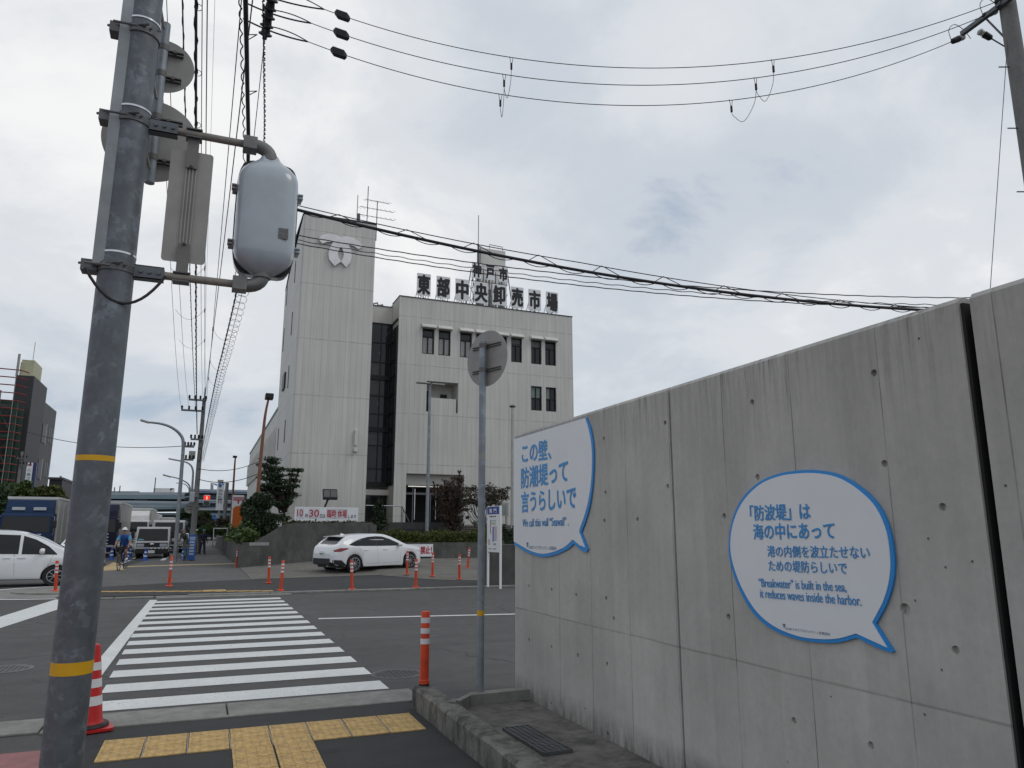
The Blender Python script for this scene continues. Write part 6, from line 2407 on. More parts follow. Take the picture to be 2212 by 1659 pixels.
# ---------------------------------------------------------------- people
def skin_body(name, joints, edges, m, parent, sub=2):
    me = bpy.data.meshes.new(name)
    me.from_pydata([j[0] for j in joints], edges, [])
    o = bpy.data.objects.new(name, me)
    COL.objects.link(o)
    sk = o.modifiers.new('skin', 'SKIN')
    sk.use_smooth_shade = True
    for i, j in enumerate(joints):
        r = j[1] if isinstance(j[1], tuple) else (j[1], j[1])
        me.skin_vertices[0].data[i].radius = r
    me.skin_vertices[0].data[0].use_root = True
    ss = o.modifiers.new('sub', 'SUBSURF')
    ss.levels = ss.render_levels = sub
    me.materials.append(m)
    dg = bpy.context.evaluated_depsgraph_get()
    nm = bpy.data.meshes.new_from_object(o.evaluated_get(dg))
    o.modifiers.clear()
    o.data = nm
    o.parent = parent
    return o


def hand(b, wrist, d, side, up, s=1.0):               # palm and five curled fingers, built along direction d
    d, up = Vector(d).normalized(), Vector(up).normalized()
    sd = d.cross(up).normalized() * side
    w_ = Vector(wrist)
    b.loft([[w_ + d * (0.085 * u) * s + sd * (x * 0.04 * (0.75 + 0.25 * u)) * s + up * (z * 0.014) * s for x, z in ((-1, -0.6), (-0.5, -1), (0.5, -1), (1, -0.6), (1, 0.6), (0.5, 1), (-0.5, 1), (-1, 0.6))] for u in (0, 0.5, 1.0)], 0, True)
    for k, (off, ln) in enumerate(((-0.030, 0.062), (-0.010, 0.075), (0.010, 0.080), (0.030, 0.072))):
        p = w_ + d * 0.085 * s + sd * off * s
        q_ = p + d * ln * 0.5 * s - up * 0.012 * s
        r_ = q_ + d * ln * 0.25 * s - up * 0.035 * s
        b.tube([p - d * 0.01 * s, q_, r_], [0.0095 * s, 0.009 * s, 0.007 * s], 6)
    p = w_ + d * 0.03 * s + sd * 0.038 * s
    b.tube([p, p + d * 0.03 * s + sd * 0.022 * s - up * 0.01 * s, p + d * 0.055 * s + sd * 0.014 * s - up * 0.03 * s], [0.012 * s, 0.010 * s, 0.008 * s], 6)


def face_bits(person_body, hc, fw, rt, m_hair):       # nose, eyes, mouth, ears on a head centred at hc
    b = MB()
    up = Vector((0, 0, 1))
    b.loft([[hc + fw * 0.095 + up * 0.02 + rt * x for x in (-0.008, 0.0, 0.008)], [hc + fw * 0.122 - up * 0.02 + rt * x for x in (-0.014, 0.0, 0.014)], [hc + fw * 0.098 - up * 0.03 + rt * x for x in (-0.014, 0, 0.014)]], 0, True, False, False)
    for s in (-1, 1):
        b.lathe([(0.012, -0.01), (0.03, 0), (0.012, 0.01)], 8, 0, frame(hc + rt * s * 0.078 - up * 0.005, fw, up, rt))
    b.build('face', M_SKIN, person_body)
    b = MB()
    for s in (-1, 1):
        b.box(hc + fw * 0.094 + rt * s * 0.032 + up * 0.012, (0.022, 0.012, 0.010))
    b.box(hc + fw * 0.096 - up * 0.055, (0.045, 0.012, 0.008))
    b.build('eyes', M_FRAME, person_body)


def head(b, hc, fw, rt):
    up = Vector((0, 0, 1))
    rings = []
    for z, rx_, ry_, f in ((-0.125, 0.03, 0.03, 0.045), (-0.11, 0.045, 0.05, 0.035), (-0.08, 0.06, 0.072, 0.02), (-0.03, 0.072, 0.088, 0.006), (0.03, 0.076, 0.095, 0.0), (0.075, 0.068, 0.085, -0.006), (0.105, 0.045, 0.055, -0.008), (0.12, 0.012, 0.015, -0.008)):
        rings.append([hc + up * z + fw * (f + ry_ * math.sin(a)) + rt * rx_ * math.cos(a) for a in [2 * math.pi * k / 14 for k in range(14)]])
    b.loft(rings, 0, True)


def person(label, loc, rz, cloth, trousers, hat_m, pose, bike=False, group=None, arm_m=None):
    # pose: joints in local coordinates, x right, y forward, z up
    t_ = thing('person', label, 'person', loc, rz, group)
    P_ = pose
    J = [P_['pelvis'], P_['waist'], P_['chest'], P_['neck'], P_['headb']]
    joints = [(P_['pelvis'], (0.14, 0.115)), (P_['waist'], (0.135, 0.10)), (P_['chest'], (0.165, 0.115)), (P_['neck'], 0.055), (P_['headb'], 0.05)]
    edges = [(0, 1), (1, 2), (2, 3), (3, 4)]
    for s in ('l', 'r'):
        k = len(joints)
        joints += [(P_['sh' + s], 0.065), (P_['el' + s], 0.043), (P_['wr' + s], 0.028)]
        edges += [(2, k), (k, k + 1), (k + 1, k + 2)]
        k = len(joints)
        joints += [(P_['hip' + s], 0.095), (P_['kn' + s], 0.062), (P_['an' + s], 0.042), (P_['toe' + s], 0.035)]
        edges += [(0, k), (k, k + 1), (k + 1, k + 2), (k + 2, k + 3)]
    bd = skin_body('body', joints, edges, M_SKIN, t_)
    # head, hands join the body mesh
    b = MB()
    fw, rt = Vector((0, 1, 0)), Vector((1, 0, 0))
    hc = Vector(P_['headb']) + Vector((0, 0.02, 0.10))
    head(b, hc, fw, rt)
    for s, sg in (('l', -1), ('r', 1)):
        d = Vector(P_['wr' + s]) - Vector(P_['el' + s])
        hand(b, P_['wr' + s], d, -sg if d.z < -0.2 else sg, (0, 0, 1) if abs(d.normalized().z) < 0.9 else (0, -1, 0))
    me = bd.data
    bm = bmesh.new()
    bm.from_mesh(me)
    vs_ = [bm.verts.new(v) for v in b.v]
    for f in b.f:
        try:
            fc = bm.faces.new([vs_[i] for i in f])
            fc.smooth = True
        except ValueError:
            pass
    bm.to_mesh(me)
    bm.free()
    face_bits(bd, hc, fw, rt, None)
    # clothing
    def sleeve(nm, mt, pts):
        c = MB()
        c.tube([p for p, r in pts], [r for p, r in pts], 10)
        return c

    c = MB()
    pe, wa, ch, ne = (Vector(P_[k]) for k in ('pelvis', 'waist', 'chest', 'neck'))
    ax = (ch - pe).normalized()
    sdv = Vector((1, 0, 0))
    fwv = sdv.cross(ax) * -1
    rings = []
    shw = abs(P_['shr'][0]) + 0.05
    for p, a, d_ in ((pe - ax * 0.06, 0.165, 0.125), (pe + ax * 0.03, 0.17, 0.128), (wa, 0.158, 0.115), (ch, 0.185, 0.132), (ch + ax * 0.09, shw, 0.115), (ne - ax * 0.02, shw * 0.72, 0.085), (ne + ax * 0.015, 0.07, 0.065)):
        rings.append([p + sdv * a * math.cos(q_) + fwv * d_ * math.sin(q_) for q_ in [2 * math.pi * k / 16 for k in range(16)]])
    c.loft(rings, 0, True)
    c.build('shirt', cloth, t_)
    for s in ('l', 'r'):
        sh_, el_, wr_ = (Vector(P_[k + s]) for k in ('sh', 'el', 'wr'))
        end = 0.75 if bike else 1.0
        c = MB()
        if bike:
            c.tube([sh_, sh_.lerp(el_, 0.5), sh_.lerp(el_, 0.78)], [0.078, 0.068, 0.062], 10)
        else:
            c.tube([sh_, sh_.lerp(el_, 0.5), el_, el_.lerp(wr_, 0.95)], [0.078, 0.066, 0.056, 0.042], 10)
        c.build('sleeve', arm_m or cloth, t_)
        hp__, kn_, an_, to_ = (Vector(P_[k + s]) for k in ('hip', 'kn', 'an', 'toe'))
        c = MB()
        if bike:
            c.tube([hp__ - (kn_ - hp__) * 0.12, hp__.lerp(kn_, 0.5), hp__.lerp(kn_, 0.82)], [0.115, 0.098, 0.078], 10)
        else:
            c.tube([hp__ - (kn_ - hp__) * 0.12, hp__.lerp(kn_, 0.5), kn_, an_], [0.112, 0.095, 0.075, 0.066], 10)
        c.build('trouser_leg', trousers, t_)
        c = MB()
        dd = (to_ - an_)
        c.tube([an_ - dd * 0.25 - Vector((0, 0, 0.03)), an_.lerp(to_, 0.5) - Vector((0, 0, 0.02)), to_ + dd * 0.25], [0.045, 0.052, 0.038], 10)
        c.build('shoe', M_WHITE if bike else M_TRIM, t_)
    c = MB()
    if hat_m is not None:
        rings = []
        for z, k in ((0.035, 1.18), (0.07, 1.16), (0.115, 0.86), (0.14, 0.45), (0.148, 0.1)):
            rings.append([hc + Vector((0, -0.005, z)) + fw * 0.105 * k * math.sin(a) + rt * 0.085 * k * math.cos(a) for a in [2 * math.pi * j / 16 for j in range(16)]])
        c.loft(rings, 0, True)
        h_ = c.build('helmet', hat_m, t_)
        c = MB()
        c.lathe([(0.105, 0.0), (0.125, 0.0), (0.105, 0.012)], 16, 0, Matrix.Translation(hc + Vector((0, 0.02, 0.034))))
        c.build('brim', hat_m, h_)
    if bike:
        c = MB()
        for s in (-1, 1):
            c.box(hc + Vector((s * 0.035, 0.102, 0.014)), (0.055, 0.014, 0.034))
        c.build('sunglasses', M_TRIM, t_)
    return t_


def bicycle(name, label, loc, rz, frame_m, wr_=0.335, basket=False):
    # x right, y forward
    t_ = thing(name, label, 'bicycle', loc, rz)
    fr_, re = Vector((0, 0.52, wr_)), Vector((0, -0.50, wr_))
    bb = Vector((0, -0.08, 0.28))
    seat = Vector((0, -0.25, 0.86))
    hd_ = Vector((0, 0.36, 0.84))
    hb2 = Vector((0, 0.40, 0.70))
    b = MB()
    for p, q_ in ((bb, seat), (seat * 0.9 + bb * 0.1, hd_), (bb, hb2), (hd_ + Vector((0, -0.02, 0.1)), hb2)):
        b.tube([p, q_], 0.017, 8)
    for s in (-1, 1):
        b.tube([bb, re + Vector((s * 0.05, 0, 0))], 0.010, 6)
        b.tube([seat * 0.92 + bb * 0.08, re + Vector((s * 0.05, 0, 0))], 0.009, 6)
        b.tube([hb2, fr_ + Vector((s * 0.05, 0, 0))], 0.012, 6)
    b.build('frame', frame_m, t_)
    for c in (fr_, re):
        b = MB()
        ring = [(c.x, c.y + wr_ * math.cos(a), c.z + wr_ * math.sin(a)) for a in [2 * math.pi * k / 32 for k in range(33)]]
        b.tube(ring, 0.016, 8, caps=False)
        w_ = b.build('wheel', M_TYRE, t_)
        b = MB()
        b.tube([(c.x, c.y + wr_ * 0.93 * math.cos(a), c.z + wr_ * 0.93 * math.sin(a)) for a in [2 * math.pi * k / 32 for k in range(33)]], 0.010, 6, caps=False)
        for k in range(14):
            a = 2 * math.pi * k / 14
            b.tube([(c.x, c.y, c.z), (c.x, c.y + wr_ * 0.93 * math.cos(a), c.z + wr_ * 0.93 * math.sin(a))], 0.002, 4)
        b.tube([(c.x - 0.05, c.y, c.z), (c.x + 0.05, c.y, c.z)], 0.02, 8)
        b.build('rim', M_STEELDARK, w_)
    b = MB()
    b.tube([(-0.26, 0.34, 0.97), (-0.24, 0.42, 0.96), (0, 0.40, 0.95), (0.24, 0.42, 0.96), (0.26, 0.34, 0.97)], 0.013, 8)
    b.tube([(0, 0.40, 0.95), hd_], 0.014, 8)
    b.build('handlebar', M_TRIM, t_)
    b = MB()
    b.loft([[(0.0 + x, y, 0.90 + z) for x, z in ((-w2, 0), (-w2 * 0.6, 0.03), (w2 * 0.6, 0.03), (w2, 0))] for y, w2 in ((-0.37, 0.065), (-0.28, 0.07), (-0.12, 0.022))], 0, True)
    b.tube([seat, (0, -0.26, 0.91)], 0.014, 6)
    b.build('saddle', M_TRIM, t_)
    b = MB()
    b.lathe([(0.09, -0.005), (0.09, 0.005)], 20, 0, frame(bb + Vector((0.06, 0, 0)), (0, 1, 0), (0, 0, 1), (1, 0, 0)))
    b.tube([bb + Vector((0.08, 0, 0)), bb + Vector((0.09, 0.02, -0.17)), bb + Vector((0.18, 0.02, -0.17))], 0.012, 6)
    b.tube([bb + Vector((-0.08, 0, 0)), bb + Vector((-0.09, -0.02, 0.17)), bb + Vector((-0.18, -0.02, 0.17))], 0.012, 6)
    b.build('crank', M_CHROME, t_)
    if basket:
        b = MB()
        b.loft([[(x * k, 0.60 + y * k, z) for x, y in ((-0.16, -0.11), (0.16, -0.11), (0.16, 0.11), (-0.16, 0.11))] for k, z in ((0.8, 0.72), (1.0, 0.94))], 0, False)
        b.build('basket', M_STEELDARK, t_)
    return t_


cp = gp(255, 1232)
cq = gp(278, 1227)
yaw_c = math.atan2(-(cp.x - cq.x), (cp.y - cq.y))
yaw_c = R(180 - 8)
cm = gp(261, 1232, 0.05)
cyc_loc = (cm.x, cm.y + 0.3, 0.05)
M_BLUEJ = mat('blue_jersey', (0.02, 0.075, 0.27), 0.7, var=0.15, scale=8)
M_CYAN = mat('cyan_sleeve', (0.08, 0.28, 0.44), 0.7, var=0.1)
M_DARKCLOTH = mat('dark_cloth', (0.02, 0.02, 0.024), 0.85, var=0.2)
M_BEIGE = mat('beige_workwear', (0.22, 0.19, 0.14), 0.85, var=0.15, scale=9)
M_NAVYWEAR = mat('navy_workwear', (0.025, 0.035, 0.06), 0.85, var=0.15, scale=9)
M_GREYWEAR = mat('grey_workwear', (0.11, 0.105, 0.095), 0.85, var=0.15, scale=9)
bicycle('bicycle', 'dark bicycle ridden towards the camera by the cyclist in blue', cyc_loc, yaw_c, M_FRAME)
bk_ = bpy.data.objects['bicycle']
b = MB()
b.box((0, 0.56, 0.90), (0.20, 0.14, 0.14))
tag(b.build('handlebar_bag', M_DARKCLOTH, None, bevel=0.03), 'small dark bag on the handlebar of the ridden bicycle', 'bag')
bag = bpy.data.objects['handlebar_bag']
bag.location = cyc_loc
bag.rotation_euler = (0, 0, yaw_c)
ride = dict(pelvis=(0, -0.24, 0.97), waist=(0, -0.17, 1.11), chest=(0, -0.03, 1.30), neck=(0, 0.06, 1.45), headb=(0, 0.10, 1.51),
            shl=(-0.18, 0.0, 1.37), ell=(-0.26, 0.17, 1.15), wrl=(-0.25, 0.33, 1.01), shr=(0.18, 0.0, 1.37), elr=(0.26, 0.17, 1.15), wrr=(0.25, 0.33, 1.01),
            hipl=(-0.10, -0.22, 0.93), knl=(-0.12, 0.16, 0.78), anl=(-0.13, -0.10, 0.48), toel=(-0.13, 0.04, 0.44),
            hipr=(0.10, -0.22, 0.93), knr=(0.12, 0.08, 0.56), anr=(0.13, -0.06, 0.16), toer=(0.13, 0.10, 0.11))
person('cyclist in blue jersey, black shorts and white helmet, riding towards the camera', cyc_loc, yaw_c, M_BLUEJ, M_DARKCLOTH, M_WHITE, ride, True, None, M_CYAN)


def stand(lean=0.0, step=0.1, arm=0.15):
    return dict(pelvis=(0, 0, 0.95), waist=(0, 0.01, 1.08), chest=(0, 0.03 + lean, 1.28), neck=(0, 0.05 + lean * 1.4, 1.47), headb=(0, 0.06 + lean * 1.6, 1.53),
                shl=(-0.19, 0.02 + lean, 1.40), ell=(-0.25, 0.0 + lean, 1.13), wrl=(-0.24, arm + lean, 0.92), shr=(0.19, 0.02 + lean, 1.40), elr=(0.25, 0.0 + lean, 1.13), wrr=(0.22, arm + 0.1 + lean, 0.95),
                hipl=(-0.10, 0, 0.91), knl=(-0.11, step * 0.6, 0.50), anl=(-0.11, step, 0.09), toel=(-0.12, step + 0.14, 0.04),
                hipr=(0.10, 0, 0.91), knr=(0.11, -step * 0.3, 0.50), anr=(0.11, -step, 0.09), toer=(0.12, -step + 0.14, 0.04))


for (x, y0, Y, lb, cl, tr, hm, rz, lean, step) in (
        (413 - 12, 0, 56, 'worker in grey workwear stooping by the queue, left of the concrete pole foot', M_GREYWEAR, M_GREYWEAR, None, 2.6, 0.28, 0.16),
        (401 + 0, 0, 63, '', None, None, None, 0, 0, 0),
        (783 * .5404, 0, 60.0, 'worker in beige with a white helmet, right of the concrete pole beside blue cones', M_BEIGE, M_BEIGE, M_WHITE, 0.4, 0.05, 0.12),
        (792 * .5404, 0, 66.0, 'worker in beige farther back, white cap, close beside the helmeted worker', M_BEIGE, M_GREYWEAR, M_WHITE, 1.2, 0.0, 0.08),
        (809 * .5404, 0, 58.0, 'worker in dark navy with a teal cap, rightmost of the workers by the wall', M_NAVYWEAR, M_NAVYWEAR, mat('teal_cap', (0.03, 0.16, 0.22), 0.7), 3.6, 0.0, 0.14)):
    if not lb:
        continue
    q = on_y(x, 1180, Y)
    person(lb, (q.x, Y, 0.04), rz, cl, tr, hm, stand(lean, step), False, 'workers beside the street')

q = on_y(402, 1195, 45.1)
bicycle('bicycle', 'teal bicycle parked against the foot of the concrete utility pole', (q.x - 0.05, 44.9, 0.04), R(186), mat('teal_frame', (0.03, 0.22, 0.25), 0.4), basket=True)

# ---------------------------------------------------------------- blue cones, cone bar, striped cone
bc = None
spots = [(313, 1213, 'blue cone with white chevron bands right in front of the small white truck'),
         (240, 1210, 'blue cone at the left foot of the cyclist, beside the navy truck'),
         (273, 1213, 'blue cone just right of the cyclist, front of its cluster'),
         (265, 1206, 'blue cone behind the cyclist in the left cluster'),
         (281, 1204, 'blue cone at the back of the cluster right of the cyclist'),
         (419, 1200, 'blue cone right of the concrete pole, nearest of its row'),
         (432, 1186, 'blue cone in the row right of the concrete pole, before the navy-clad worker'),
         (425, 1192, 'middle blue cone of the row right of the concrete pole'),
         (395, 1211, 'blue cone by the parked teal bicycle')]
for x, y, lb in spots:
    p = gp(x, y)
    if bc is None:
        bc = cone('traffic_cone', M_BLUECONE, lb, [(0.22, 0.30), (0.42, 0.50)], (p.x, p.y, 0.042), 'blue cones along the street')
    else:
        dup(bc, (p.x, p.y, 0.042), random.uniform(0, 1.5), lb, 'blue cones along the street')
p = gp(411, 1213)
cone('traffic_cone', M_RED, 'red and white striped cone at the foot of the concrete utility pole', [(0.15, 0.25), (0.33, 0.42), (0.50, 0.58)], (p.x, p.y, 0.042))
p = gp(313, 1213)
A, B_ = Vector((p.x + 0.1, p.y, 0.70)), on_y(393, 1194, p.y - 0.4)
cb = thing('cone_bar', 'thin black and white striped bar resting between a blue cone and the parked bicycle', 'cone bar', (A.x, A.y, 0.7))
b = MB()
B2 = Vector((B_.x, B_.y, 0.72))
b.tube([A, B2], 0.017, 8)
ba = b.build('bar', M_WHITE, cb, world=True)
b = MB()
for i in range(9):
    u, v_ = (i + 0.15) / 9, (i + 0.6) / 9
    b.tube([A.lerp(B2, u), A.lerp(B2, v_)], 0.0175, 8)
b.build('black_stripes', M_TRIM, ba, world=True)


def z1(x, y):
    return (0.32549 * x, 756.05 + 0.32549 * y)


def zB(x, y):
    return (205.2 + 0.16925 * x, 1015.3 + 0.16925 * y)


def zD(x, y):
    return (0.19528 * x, 783.06 + 0.19528 * y)


# ---------------------------------------------------------------- foliage
def leaves(b, c, rad, n, size, rnd, flat=1.0, up=0.3):
    for _ in range(n):
        while True:
            p = Vector((rnd.uniform(-1, 1), rnd.uniform(-1, 1), rnd.uniform(-1, 1)))
            if p.length <= 1:
                break
        if p.length < 0.9 and rnd.random() < 0.35:
            p = p.normalized() * rnd.uniform(0.75, 1.0)
        p = Vector((p.x * rad[0], p.y * rad[1], p.z * rad[2])) + c
        nrm_ = Vector((rnd.gauss(0, 1), rnd.gauss(0, 1), rnd.gauss(0, 1) * flat + up)).normalized()
        a = nrm_.orthogonal().normalized()
        an = rnd.uniform(0, 6.28)
        a = a * math.cos(an) + nrm_.cross(a) * math.sin(an)
        q = nrm_.cross(a)
        s = size * rnd.uniform(0.6, 1.35)
        k = len(b.v)
        b.v += [p - a * s, p + q * s * 0.48 - nrm_ * s * 0.12, p + a * s, p - q * s * 0.48 - nrm_ * s * 0.12]
        b.f.append([k, k + 1, k + 2, k + 3])
        b.m.append(0)
        b.s.append(False)


def plant(name, label, cat, base, clumps, n, size, lm, seed, trunk=None, group=None, flat=1.0, up=0.3, branches=True, spread=0.35, sub=9):
    rnd = random.Random(seed)
    t_ = thing(name, label, cat, base, 0, group)
    b = MB()
    wts = [r[0] * r[2] for c, r in clumps]
    br = MB()
    b0 = Vector(base)
    for (c, r), w_ in zip(clumps, wts):
        k = max(20, int(n * w_ / sum(wts)))
        c = Vector(c)
        for j in range(sub):                          # ragged sub-clumps
            d = Vector((rnd.gauss(0, 1), rnd.gauss(0, 1), rnd.gauss(0, 1))).normalized() * rnd.uniform(0.3, 1.0)
            cc_ = c + Vector((d.x * r[0], d.y * r[1], d.z * r[2])) * 0.8
            q = rnd.uniform(0.7, 1.3) * spread
            leaves(b, cc_, (r[0] * q * 1.2, r[1] * q * 1.2, r[2] * q), k // sub, size, rnd, flat, up)
            if branches and branches != 'few' and j < 4:
                st = b0.lerp(c, 0.6)
                br.tube([st, st.lerp(cc_, 0.5) + Vector((0, 0, 0.05)), cc_], [0.03, 0.02, 0.008], 5)
        if branches and trunk:
            bk = 0.45 if branches == 'few' else 1.0
            br.tube([b0 + Vector((0, 0, trunk * 0.6)), b0.lerp(c, 0.6) + Vector((rnd.uniform(-.1, .1), 0, 0)), c], [0.05 * bk, 0.04 * bk, 0.02 * bk], 6)
    b.build('crown', lm, t_, world=True)
    if trunk or branches:
        if trunk:
            br.tube([b0 - Vector((0, 0, 0.1)), b0 + Vector((0.02, 0, trunk * 0.5)), b0 + Vector((0, 0, trunk))], [0.075, 0.06, 0.05], 8)
        br.build('trunk', M_BARK, t_, world=True)
    return t_


def ell(px, py, wpx, hpx, Y, dy=None):               # an ellipsoid seen at a spot of the photograph, in the plane Y
    c = on_y(px, py, Y)
    k = (c - Vector((0, 0, H))).length / F * 0.97
    return (c, (wpx * k / 2, dy or wpx * k / 2, hpx * k / 2))


def r8(x, y):
    return (518.4 + 0.16278 * x, 945.06 + 0.16278 * y)


c = on_y(*r8(240, 1330), 38.2)
plant('dark_bush', 'big dark evergreen bush at the street end of the planting bed', 'bush', (c.x, 38.2, 1.5),
      [ell(*r8(250, 1010), 64, 76, 38.2), ell(*r8(150, 1120), 46, 60, 37.8), ell(*r8(350, 1180), 50, 52, 37.9), ell(*r8(240, 830), 36, 30, 38.4), ell(*r8(60, 1250), 26, 34, 37.6), ell(*r8(330, 880), 34, 36, 38.4), ell(*r8(130, 900), 34, 40, 38.3)],
      11000, 0.075, M_LEAF_DK, 1, 0.8, sub=14, spread=0.42)
c = on_y(*r8(575, 1130), 40.2)
cl = []
for x, y, w_, h_ in ((400, 290, 30, 9), (470, 330, 26, 9), (340, 370, 28, 10), (440, 400, 34, 10), (520, 420, 24, 8), (400, 470, 40, 10), (500, 500, 34, 10), (330, 540, 30, 10), (450, 560, 40, 10), (560, 590, 34, 9), (370, 640, 40, 10), (500, 660, 40, 11), (620, 650, 30, 9), (330, 690, 26, 9), (450, 730, 44, 12), (600, 740, 36, 10), (540, 810, 44, 13), (640, 850, 26, 12), (700, 430, 28, 9), (770, 430, 26, 8), (690, 500, 26, 9), (740, 570, 28, 9), (720, 640, 26, 7), (690, 760, 28, 9), (560, 1060, 30, 16), (500, 880, 26, 14)):
    cl.append(ell(*r8(x, y), w_, h_, 40.2 + (x % 70) / 70 - 0.5, 0.5))
plant('layered_tree', 'tree with flat tiers of dark green leaves against the emblem tower, behind the dark bush', 'tree', (c.x, 40.2, 1.9), cl, 7500, 0.07, M_LEAF_TREE, 2, 1.2, flat=1.8, up=0.8, sub=6, spread=0.72)


def hedge(name, label, x0, x1, y0, y1, z0_, z1_, n, size, lm, seed, rag=0.12):
    rnd = random.Random(seed)
    b = MB()
    for _ in range(n):
        u = rnd.random()
        x = x0 + (x1 - x0) * u
        h_ = (z1_ - z0_) * (0.82 + 0.18 * math.sin(x * 2.3 + seed) * math.sin(x * 5.1)) + rnd.gauss(0, rag * 0.5)
        f = rnd.random()
        if f < 0.55:
            p = Vector((x, y0 + rnd.random() * (y1 - y0), z0_ + h_ + rnd.gauss(0, 0.04)))
        else:
            p = Vector((x, y0 + abs(rnd.gauss(0, 0.07)), z0_ + rnd.random() * h_))
        leaves(b, p, (0.04, 0.04, 0.04), 1, size, rnd)
    b.span((x0 + 0.08, y0 + 0.12, z0_), (x1 - 0.08, y1 - 0.1, z0_ + (z1_ - z0_) * 0.62))
    o = b.build(name, lm)
    o['kind'] = 'thing'
    return tag(o, label, 'hedge')


xr2 = on_y(806, 1129, YW).x
hedge('hedge', 'low ragged hedge on top of the higher retaining wall, under the notice board', on_y(615, 1130, 36).x, xr2, 35.75, 36.8, 1.76, 1.97, 5200, 0.075, leaf_mat('hedge_leaf', (0.03, 0.042, 0.014), (0.05, 0.045, 0.02)), 5)
hedge('clipped_hedge', 'clipped olive-green hedge along the top of the lower retaining wall', xr2 + 0.2, 13.4, 35.75, 37.6, zt2 - 0.1, on_y(950, 1150, 36).z, 9000, 0.065, M_LEAF_OLIVE, 6)
c = on_y(818, 1140, 38.6)
plant('stair_bush', 'dark conical bush in front of the stair glazing, beside the handrail', 'bush', (c.x, 38.6, 1.9), [ell(818, 1118, 48, 44, 38.6), ell(818, 1098, 32, 34, 38.6), ell(812, 1138, 56, 28, 38.4)], 3200, 0.07, M_LEAF_DK, 7, 0.5)


def z3(x, y):
    return ((1480 + x * .28933) / 1.85172, (1840 + y * .28933) / 1.85172)


c = on_y(*z3(1140, 1000), 38.8)
cl = []
for x, y, w_, h_ in ((1240, 170, 12, 12), (1200, 260, 30, 16), (1260, 300, 22, 16), (1100, 330, 40, 20), (1020, 290, 16, 10), (950, 400, 44, 28), (1090, 430, 50, 34), (1220, 440, 36, 40), (870, 300, 12, 7), (980, 530, 44, 34), (1120, 560, 56, 44), (1230, 600, 36, 40), (1050, 680, 50, 40), (1180, 720, 44, 40), (1110, 820, 52, 40), (1220, 850, 34, 36), (1000, 780, 30, 30), (1150, 920, 40, 20)):
    cl.append(ell(*z3(x, y), w_, h_, 38.8 + (x % 50) / 50 - 0.5))
plant('russet_tree', 'thin reddish-brown leaved tree in front of the entrance', 'tree', (c.x, 38.8, 1.1), cl, 6000, 0.055, M_LEAF_RED, 8, 1.0, sub=6, spread=0.5)
c = on_y(1046, 1160, 37.9)
cl = []
for x, y, w_, h_ in ((1350, 420, 26, 14), (1430, 400, 22, 14), (1400, 480, 22, 14), (1320, 500, 20, 12), (1420, 560, 30, 16), (1340, 560, 26, 14), (1500, 600, 26, 18), (1290, 620, 18, 14), (1330, 690, 24, 8), (1640, 390, 26, 18), (1700, 440, 34, 20), (1640, 500, 34, 22), (1760, 500, 32, 18), (1850, 440, 24, 16), (1910, 395, 14, 8), (1840, 510, 26, 14), (1680, 580, 30, 18), (1740, 600, 20, 10), (1560, 620, 30, 20), (1550, 480, 24, 20), (1345, 790, 10, 8), (1450, 870, 16, 8)):
    cl.append(ell(*z3(x, y), w_, h_, 37.9 + (x % 40) / 40 - 0.5))
plant('bronze_tree', 'small open tree with scattered bronze leaves, behind the slim sign pole', 'tree', (c.x, 37.9, 1.1), cl, 4200, 0.06, M_LEAF_BROWN, 9, 1.3, sub=5, spread=0.75, branches='few')
c = on_y(1098, 1190, 28)
plant('corner_bush', 'dark green bush between the map board and the end of the sea wall', 'bush', (c.x, 28, 0.3), [ell(1096, 1150, 34, 44, 28), ell(1104, 1180, 34, 40, 27.6), ell(1118, 1140, 34, 60, 28.5)], 2600, 0.06, M_LEAF_DK, 10, 0.5)

# greenery along the street
plant('street_tree', 'dark tree leaning over the street behind the concrete utility pole', 'tree', (1.2 + 1.6, 66, 1.1), [ell(*zB(1150, 560), 22, 26, 66), ell(*zB(1230, 520), 26, 22, 66), ell(*zB(1290, 620), 24, 30, 66), ell(*zB(1250, 690), 22, 24, 66)], 2600, 0.14, M_LEAF_TREE, 11, 2.5, group=None)
plant('street_tree', 'yellow-green bushy tree below the red pedestrian light', 'tree', (2.6, 70, 1.1), [ell(*zB(1400, 560), 34, 18, 70), ell(*zB(1370, 650), 26, 28, 70), ell(*zB(1460, 680), 26, 28, 70), ell(*zB(1430, 740), 30, 20, 70)], 2600, 0.14, M_LEAF_GRN, 12, 2.0)
plant('street_bush', 'dull brownish bush between the grey post and the post office sign', 'bush', (on_y(*zB(1680, 700), 64).x, 64, 1.1), [ell(*zB(1600, 700), 24, 34, 64), ell(*zB(1690, 690), 24, 34, 64), ell(*zB(1650, 760), 40, 22, 64), ell(*zB(1740, 740), 24, 30, 64)], 2400, 0.12, M_LEAF_BROWN, 13, 0.8)
plant('street_bush', 'low green bush on the street wall below the bank signs', 'bush', (on_y(*zB(1500, 760), 60).x, 60, 1.1), [ell(*zB(1480, 740), 30, 26, 60), ell(*zB(1400, 770), 30, 22, 60), ell(*zB(1560, 770), 36, 24, 60)], 2400, 0.12, M_LEAF_GRN, 14, 0.6)
wd = MB()
rnd = random.Random(4)
for i in range(2400):
    y = 35.9 + rnd.random() ** 1.6 * 26
    p = Vector((2.0 + rnd.gauss(0, 0.22), y, 1.15 + abs(rnd.gauss(0, 0.30))))
    leaves(wd, p, (0.06, 0.06, 0.06), 1, 0.14, rnd)
o = wd.build('weeds', M_LEAF_GRN)
o['kind'] = 'stuff'
